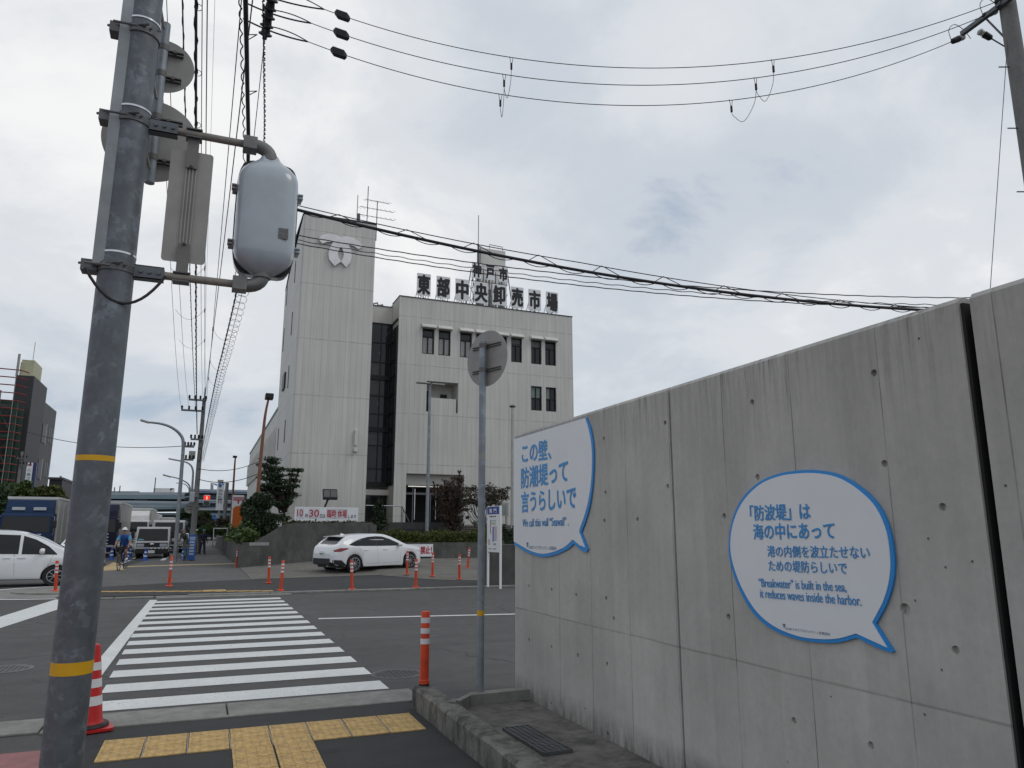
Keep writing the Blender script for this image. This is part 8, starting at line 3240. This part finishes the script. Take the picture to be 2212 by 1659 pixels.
# right-hand pole behind the wall
rp0 = at_d(2181, 40, 13.6)
RP = thing('utility_pole', 'concrete utility pole behind the sea wall at the top right corner, with a slanting crossarm', 'utility pole', (rp0.x, rp0.y, 0))
b = MB()
b.tube([(rp0.x, rp0.y, 0), (rp0.x, rp0.y, rp0.z + 2.5)], [0.17, 0.115], 20)
b.build('pole_shaft', M_POLECON, RP, world=True)
b = MB()
for k in range(7):
    z = rp0.z - 0.9 - k * 0.55
    s = -1 if k % 2 else 1
    d = Vector((math.cos(YAW), -math.sin(YAW), 0)) * s * (-1)
    b.tube([Vector((rp0.x, rp0.y, z)) + d * 0.1, Vector((rp0.x, rp0.y, z)) + d * 0.30], 0.010, 6)
b.build('step_bolts', M_STEELDARK, RP, world=True)
za_ = z_over(2176, 16, rp0)
E0 = gp(2093, 77, za_)
dr = (Vector((rp0.x, rp0.y, za_)) - E0)
nd_ = dr.normalized()
E1 = E0 + nd_ * (dr.length + 1.3)
off = Vector((-nd_.y, nd_.x, 0)) * 0.16
if off.dot(Vector((rp0.x, rp0.y, 0))) > 0:
    off = -off
b = MB()
L_ = (E1 - E0).length
b.box((0, 0, 0), (L_, 0.075, 0.075), frame((E0 + E1) / 2 + off, nd_, Vector((0, 0, 1)).cross(nd_), (0, 0, 1)))
b.box((0, 0, 0), (0.08, 0.3, 0.06), frame(Vector((rp0.x, rp0.y, za_)) + off * 0.5, nd_, Vector((0, 0, 1)).cross(nd_), (0, 0, 1)))
b.tube([E0 + off + nd_ * 0.45, Vector((rp0.x, rp0.y, za_ - 0.75))], 0.016, 6)
ca = b.build('crossarm', M_STEELDARK, RP, world=True)


def strain(A, d, parent):                            # strain insulator: pale shed and black cover
    d = d.normalized()
    up_ = Vector((0, 0, 1))
    sd = d.cross(up_).normalized()
    Mx = frame(A, sd, d.cross(sd) * -1, d)
    b = MB()
    b.lathe([(0.02, 0.01), (0.055, 0.03), (0.058, 0.06), (0.042, 0.085), (0.054, 0.10), (0.03, 0.12)], 14, 0, Mx)
    o = b.build('insulator', M_PORC, parent, world=True)
    b = MB()
    b.lathe([(0.02, 0.11), (0.058, 0.13), (0.05, 0.26), (0.015, 0.29)], 12, 0, Mx)
    b.build('cover', M_BLACK, o, world=True)


# three bare conductors across the sky
lefts = [(700, 20, 10.3), (672, 50, 9.9), (665, 90, 9.5)]
rights = [(2150, 5), (2124, 35), (2056, 90)]
mids = [147, 184, 228]
DROPS = {}
M_CLAMP = mat('clamp_black', (0.016, 0.014, 0.02), 0.6)
for k in range(3):
    A = gp(lefts[k][0], lefts[k][1], lefts[k][2])
    zr_ = za_ + (0.05, 0.0, -0.05)[k]
    B_ = gp(rights[k][0], rights[k][1], zr_)
    pm = proj(A.lerp(B_, 0.5))
    s = fit_sag(A, B_, mids[k])
    t_ = thing('power_line', ('topmost', 'middle', 'lowest')[k] + ' of the three bare power lines sagging across the sky to the right-hand pole', 'power line', A)
    b = MB()
    pts = sag_curve(A, B_, s, 60)
    b.tube(pts, 0.0065, 6)
    b.build('wire', M_WIRE, t_, world=True)
    i0 = 2 if k else 1
    dd = (pts[i0 + 1] - pts[i0]).normalized()
    b = MB()
    Mx = frame(pts[i0], dd.cross(Vector((0, 0, 1))).normalized(), Vector((0, 0, 1)), dd)
    b.loft([[(x * q, y * q, z) for x, y in ((-0.05, -0.06), (0.05, -0.06), (0.06, 0.05), (0, 0.075), (-0.06, 0.05))] for z, q in ((0, 0.35), (0.05, 1), (0.24, 1), (0.28, 0.45))], 0, False, True, True, Mx)
    b.build('clamp_cover', M_CLAMP, t_, world=True)
    # slack lead from the clamp towards the pole line on the left
    b = MB()
    C_ = gp(545 - 10 * k, (-20, 8, 40)[k], lefts[k][2] + 0.15)
    b.tube(sag_curve(A, C_, 0.05, 12), 0.013, 6)
    b.tube(sag_curve(A, gp(573 - 4 * k, (-30, 20, 55)[k], lefts[k][2] + 0.3), -0.06, 12), 0.009, 6)
    b.build('lead', M_WIRE, t_, world=True)
    dw = (pts[-2] - pts[-1]).normalized()
    strain(B_ - dw * 0.28, dw, t_)
    if k:
        b = MB()
        q0 = pts[-1]
        b.tube(smooth3([q0, q0 + Vector((-0.04, 0, 0.22)), q0 + Vector((0.08, -0.04, 0.34)), q0 + Vector((0.22, -0.10, 0.22)), q0 + Vector((0.30, -0.14, 0.05))]), 0.006, 6)
        b.build('jumper', M_WIRE, t_, world=True)
    for px_, drop in ((1098, 0), (1674, 1)) if k == 0 else ((1086, 0), (1622, 1)) if k == 1 else ((1075, 0), (1568, 1)):
        best = min(pts, key=lambda p: abs(proj(p)[0] - px_))
        b = MB()
        for sx_ in (-0.03, 0.03):
            b.tube([best + Vector((sx_, 0, 0.01)), best + Vector((sx_ * 0.4, 0, -0.11))], 0.005, 5)
        b.tube([best + Vector((0, 0, -0.11)), best + Vector((0, 0, -0.22))], 0.019, 8)
        DROPS[(k, drop)] = (best + Vector((0, 0, -0.21)), t_)
        b.build('dropper', M_CLAMP, t_, world=True)
for k in (0, 1):
    for dq in (0, 1):
        (a_, t_), (c_, _) = DROPS[(k, dq)], DROPS[(k + 1, dq)]
        lo = min(a_.z, c_.z)
        b = MB()
        b.tube(smooth3([a_, a_.lerp(c_, 0.12) - Vector((0, 0, 0.22)), a_.lerp(c_, 0.55) - Vector((0, 0, 0.36)), a_.lerp(c_, 0.9) - Vector((0, 0, 0.14)), c_ - Vector((0, 0, 0.03))]), 0.0045, 5)
        b.build('jumper_loop', M_WIRE, t_, world=True)
# odd insulator on the far side of the crossarm, with a lead going down-right
ow = thing('power_line', 'short lead leaving the slanting crossarm down to the right from a pale insulator', 'power line', E0)
A = gp(2112, 66, za_ - 0.05)
B_ = gp(2190, 112, za_ - 0.4)
strain(A, B_ - A, ow)
b = MB()
b.tube([A.lerp(B_, 0.4), B_, B_ + (B_ - A) * 1.5], 0.012, 6)
b.build('wire', M_WIRE, ow, world=True)
gw_ = thing('guy_wire', 'thin vertical stay wire dropping behind the sea wall left of the top right pole', 'wire', (rp0.x, rp0.y, 0))
b = MB()
A = at_d(2178, 68, 13.5)
B_ = at_d(2138, 640, 13.5)
b.tube([A, B_, A.lerp(B_, 1.4)], 0.006, 6)
b.build('wire', mat('stay_wire', (0.10, 0.095, 0.12), 0.5), gw_, world=True)

# ---------------------------------------------------------------- wires running down the street to the concrete pole
YP_ = 45.3
street = [(350, (392, 886), 9.8, 0.006, 0.9, 0), (366, (409, 886), 9.8, 0.006, 0.9, 0), (397, (423, 887), 9.4, 0.011, 0.5, 2), (426, (426, 938), 8.6, 0.019, 0.4, 1),
          (441, (438, 854), 9.9, 0.007, 0.8, 0), (451, (444, 865), 9.7, 0.009, 0.6, 0), (466, (440, 862), 10.6, 0.003, 0.3, 0), (524, (446, 866), 9.8, 0.008, 0.9, 0), (547, (432, 940), 8.2, 0.008, 0.8, 0)]
nm = ['leftmost thin overhead wire running above the foreground pole to the concrete utility pole', 'second thin overhead wire from the left above the foreground pole',
      'twisted black overhead cable disappearing behind the round sign plates', 'thick black overhead cable with small loops, just right of the round sign plates',
      'thin overhead wire directly right of the thick looped cable', 'overhead wire with a hanging loop, right of the round sign plates', 'faintest hair-thin overhead wire in the gap between sign plates and signal head',
      'overhead wire passing just left of the signal head', 'overhead wire crossing behind the thick lashed cable above the signal head']
for k, (xt, pb, zn, r_, sg, tw) in enumerate(street):
    A = gp(xt, -30, zn)
    B_ = on_y(*pb, YP_)
    t_ = thing('overhead_wire', nm[k], 'wire', A)
    b = MB()
    A2 = A + (A - B_) * 0.15
    pts = sag_curve(A2, B_, sg, 60)
    b.tube(pts, r_, 6)
    if tw:
        twist(b, sag_curve(A2, B_, sg, 400), r_ * 0.45, r_ * 1.3, 60)
    b.build('wire', M_WIRE, t_, world=True)
    if tw == 1:
        b = MB()
        for i in range(6):
            p = sag_curve(A2, B_, sg, 60)[8 + i * 2] if i < 5 else pts[20]
            b.tube([p + Vector((0.03 + 0.05 * math.sin(a), 0, 0.05 * math.cos(a) - 0.03)) for a in [2 * math.pi * j / 10 for j in range(11)]], 0.005, 5)
        b.build('loops', M_WIRE, t_, world=True)
    if k in (5, 7):
        b = MB()
        for i in ((24, 30, 36) if k == 5 else (32, 40, 46)):
            p = pts[i]
            q = p + Vector((-0.9 if k == 5 else 0.0 + 0.7, 0.4, 0.0))
            b.tube(sag_curve(p, q, 0.35, 14), 0.005, 5)
            b.tube([p + Vector((0, 0, 0.03)), p - Vector((0, 0, 0.12))], 0.02, 6)
        b.build('loop', M_WIRE, t_, world=True)
# thick lashed cable, coiled towards the far pole
def wire_px(pts, n=14):
    return smooth3([gp(x, y, z) if y < 1100 else on_y(x, y, YP_) for x, y, z in pts], n)


end_ = on_y(*z1(1325, 740), YP_)
tc_ = thing('lashed_cable', 'very thick black lashed cable above the signal head, ending in an open coil', 'cable', gp(531, -20, 6.0))
ctl = [gp(528, -150, 6.05), gp(530, -20, 6.0), gp(534, 170, 5.95), gp(536, 345, 5.9), gp(527, 500, 5.85), gp(512, 625, 5.8), gp(482, 756, 5.75), gp(460, 850, 5.7), end_]
pts = smooth3(ctl, 14)
b = MB()
b.tube(pts, [0.021 if i < 60 else 0.012 for i in range(len(pts))], 8)
b.build('cable', M_WIRE, tc_, world=True)
b = MB()
twist(b, [p + Vector((-0.045, 0, 0.02)) for p in smooth3(ctl[:6], 60)], 0.006, 0.012, 36)
for i in range(3, 60, 9):
    p = pts[i]
    b.tube([p + Vector((0.02, 0, 0)), p + Vector((0.09, 0.0, 0.02)), p + Vector((0.02, 0.12, 0.03))], 0.005, 4)
b.build('lashing', M_WIRE, tc_, world=True)
b = MB()
cen = smooth3([p + Vector((0.10, 0, 0.05)) for p in ctl[4:]], 4)
tot = sum((q - p).length for p, q in zip(cen, cen[1:]))
co_, acc, ph_ = [], 0.0, 0.0
for p, q in zip(cen, cen[1:]):
    L_ = (q - p).length
    m_ = max(2, int(L_ / 0.018))
    for i in range(m_):
        c_ = p.lerp(q, i / m_)
        ph_ += 2 * math.pi * (L_ / m_) / 0.42
        co_.append(c_ + Vector((math.cos(ph_) * 0.11, 0, math.sin(ph_) * 0.11)))
b.tube(co_, 0.004, 4)
b.tube(cen, 0.005, 5)
b.build('coil', mat('coil_grey', (0.06, 0.06, 0.065), 0.6), tc_, world=True)
# twisted pair and insulator string
tp_ = thing('twisted_pair', 'twisted pair of wires hanging down from the dark insulator string above the signal head', 'cable', gp(570, 100, 6.2))
ctl = [gp(567, -60, 6.5), gp(569, 0, 6.4), gp(571, 160, 6.3), gp(571, 305, 6.2), gp(560, 400, 6.1), gp(540, 440, 6.0)]
pts = smooth3(ctl, 60)
b = MB()
twist(b, pts, 0.005, 0.010, 70)
twist(b, [p + Vector((0.0, 0, 0.01)) for p in pts], 0.005, -0.010, 70)
b.build('pair', M_WIRE, tp_, world=True)
A, B_ = gp(588, -12, 8.6), gp(572, 80, 8.2)
iso = thing('insulator_string', 'dark string of insulators at the top of the picture, above the signal head', 'insulator', A)
d = (B_ - A)
L_ = d.length
d.normalize()
sd = d.cross(Vector((0, 0, 1))).normalized()
prof_ = []
n_ = 5
for i in range(n_):
    z = L_ * i / n_
    prof_ += [(0.055, z), (0.06, z + L_ * 0.09), (0.092, z + L_ * 0.12), (0.085, z + L_ * 0.16), (0.05, z + L_ * 0.18)]
prof_ += [(0.03, L_), (0.03, L_ * 1.06)]
b = MB()
b.lathe(prof_, 14, 0, frame(A, sd, d.cross(sd), d))
b.build('sheds', M_CLAMP, iso, world=True)
b = MB()
b.tube([B_, B_.lerp(gp(545, 330, 7.2), 1.0)], 0.006, 5)
b.build('stay', M_WIRE, iso, world=True)

# ---------------------------------------------------------------- telephone cables crossing to the right behind the wall
A = gp(531, 424, 5.87)
zr_ = z_over(2184, 690, rp0)
B_ = Vector((rp0.x, rp0.y, zr_))
tl = thing('telephone_cable', 'thick lashed telephone cable crossing the picture in front of the office building', 'cable', A)
s = fit_sag(A, B_, 590, 0.5)
pm = proj(A.lerp(B_, 0.5))
s = fit_sag(A, B_, 553 + (pm[0] - 1060) * 0.16, 0.5)
b = MB()
pts = sag_curve(A, B_, s, 80)
b.tube(pts, 0.022, 8)
b.build('cable', M_WIRE, tl, world=True)
b = MB()
ms = [p + Vector((0, 0, 0.115 * (1 - abs(2 * i / 80 - 0.75) * 0.75))) for i, p in enumerate(pts)]
b.tube(ms, 0.007, 5)
for i in range(1, 76, 6):
    b.tube([pts[i], ms[i + 1] + Vector((0, 0, 0.01)), ms[i + 1] + Vector((0.06, 0, -0.01)), pts[min(i + 3, 80)]], 0.006, 5)
twist(b, sag_curve(A, B_, s + 0.03, 300), 0.006, 0.03, 24)
b.build('lashing', M_WIRE, tl, world=True)
for k, (yl, ym, yr, r_) in enumerate(((495, 0.0, 655, 0.009), (505, 0.05, 672, 0.007), (512, 0.03, 676, 0.009))):
    A = gp(525, yl - 8, 5.84)
    B_ = Vector((rp0.x, rp0.y, z_over(2184, yr, rp0)))
    t_ = thing('telephone_wire', ('upper', 'middle, wavier', 'lower')[k] + ' thin telephone wire crossing the emblem tower below the thick lashed cable', 'wire', A)
    pm = proj(A.lerp(B_, 0.5))
    s = fit_sag(A, B_, (590, 603, 612)[k] + (pm[0] - 1240) * 0.12, 0.5)
    b = MB()
    pts = sag_curve(A, B_, s, 160)
    twist(b, pts, r_ * 0.9, 0.003 if k != 1 else 0.008, 34)
    b.build('wire', M_WIRE, t_, world=True)
for lb, a, Ya, c_, Yc, sg in (('thin wire crossing the street from the charcoal building to the utility pole', z1(185, 545), 60, z1(1290, 631), 45.4, 0.5),
                              ('upper wire from the utility pole to the long low wing', z1(1320, 788), 45.4, z1(1735, 730), 52, 0.35),
                              ('lower wire from the utility pole to the brown lamp pole', z1(1320, 858), 45.4, z1(1715, 820), 41, 0.3)):
    A, B_ = on_y(*a, Ya), on_y(*c_, Yc)
    t_ = thing('service_wire', lb, 'wire', A)
    b = MB()
    b.tube(sag_curve(A, B_, sg, 30), 0.02, 5)
    b.build('wire', M_WIRE, t_, world=True)
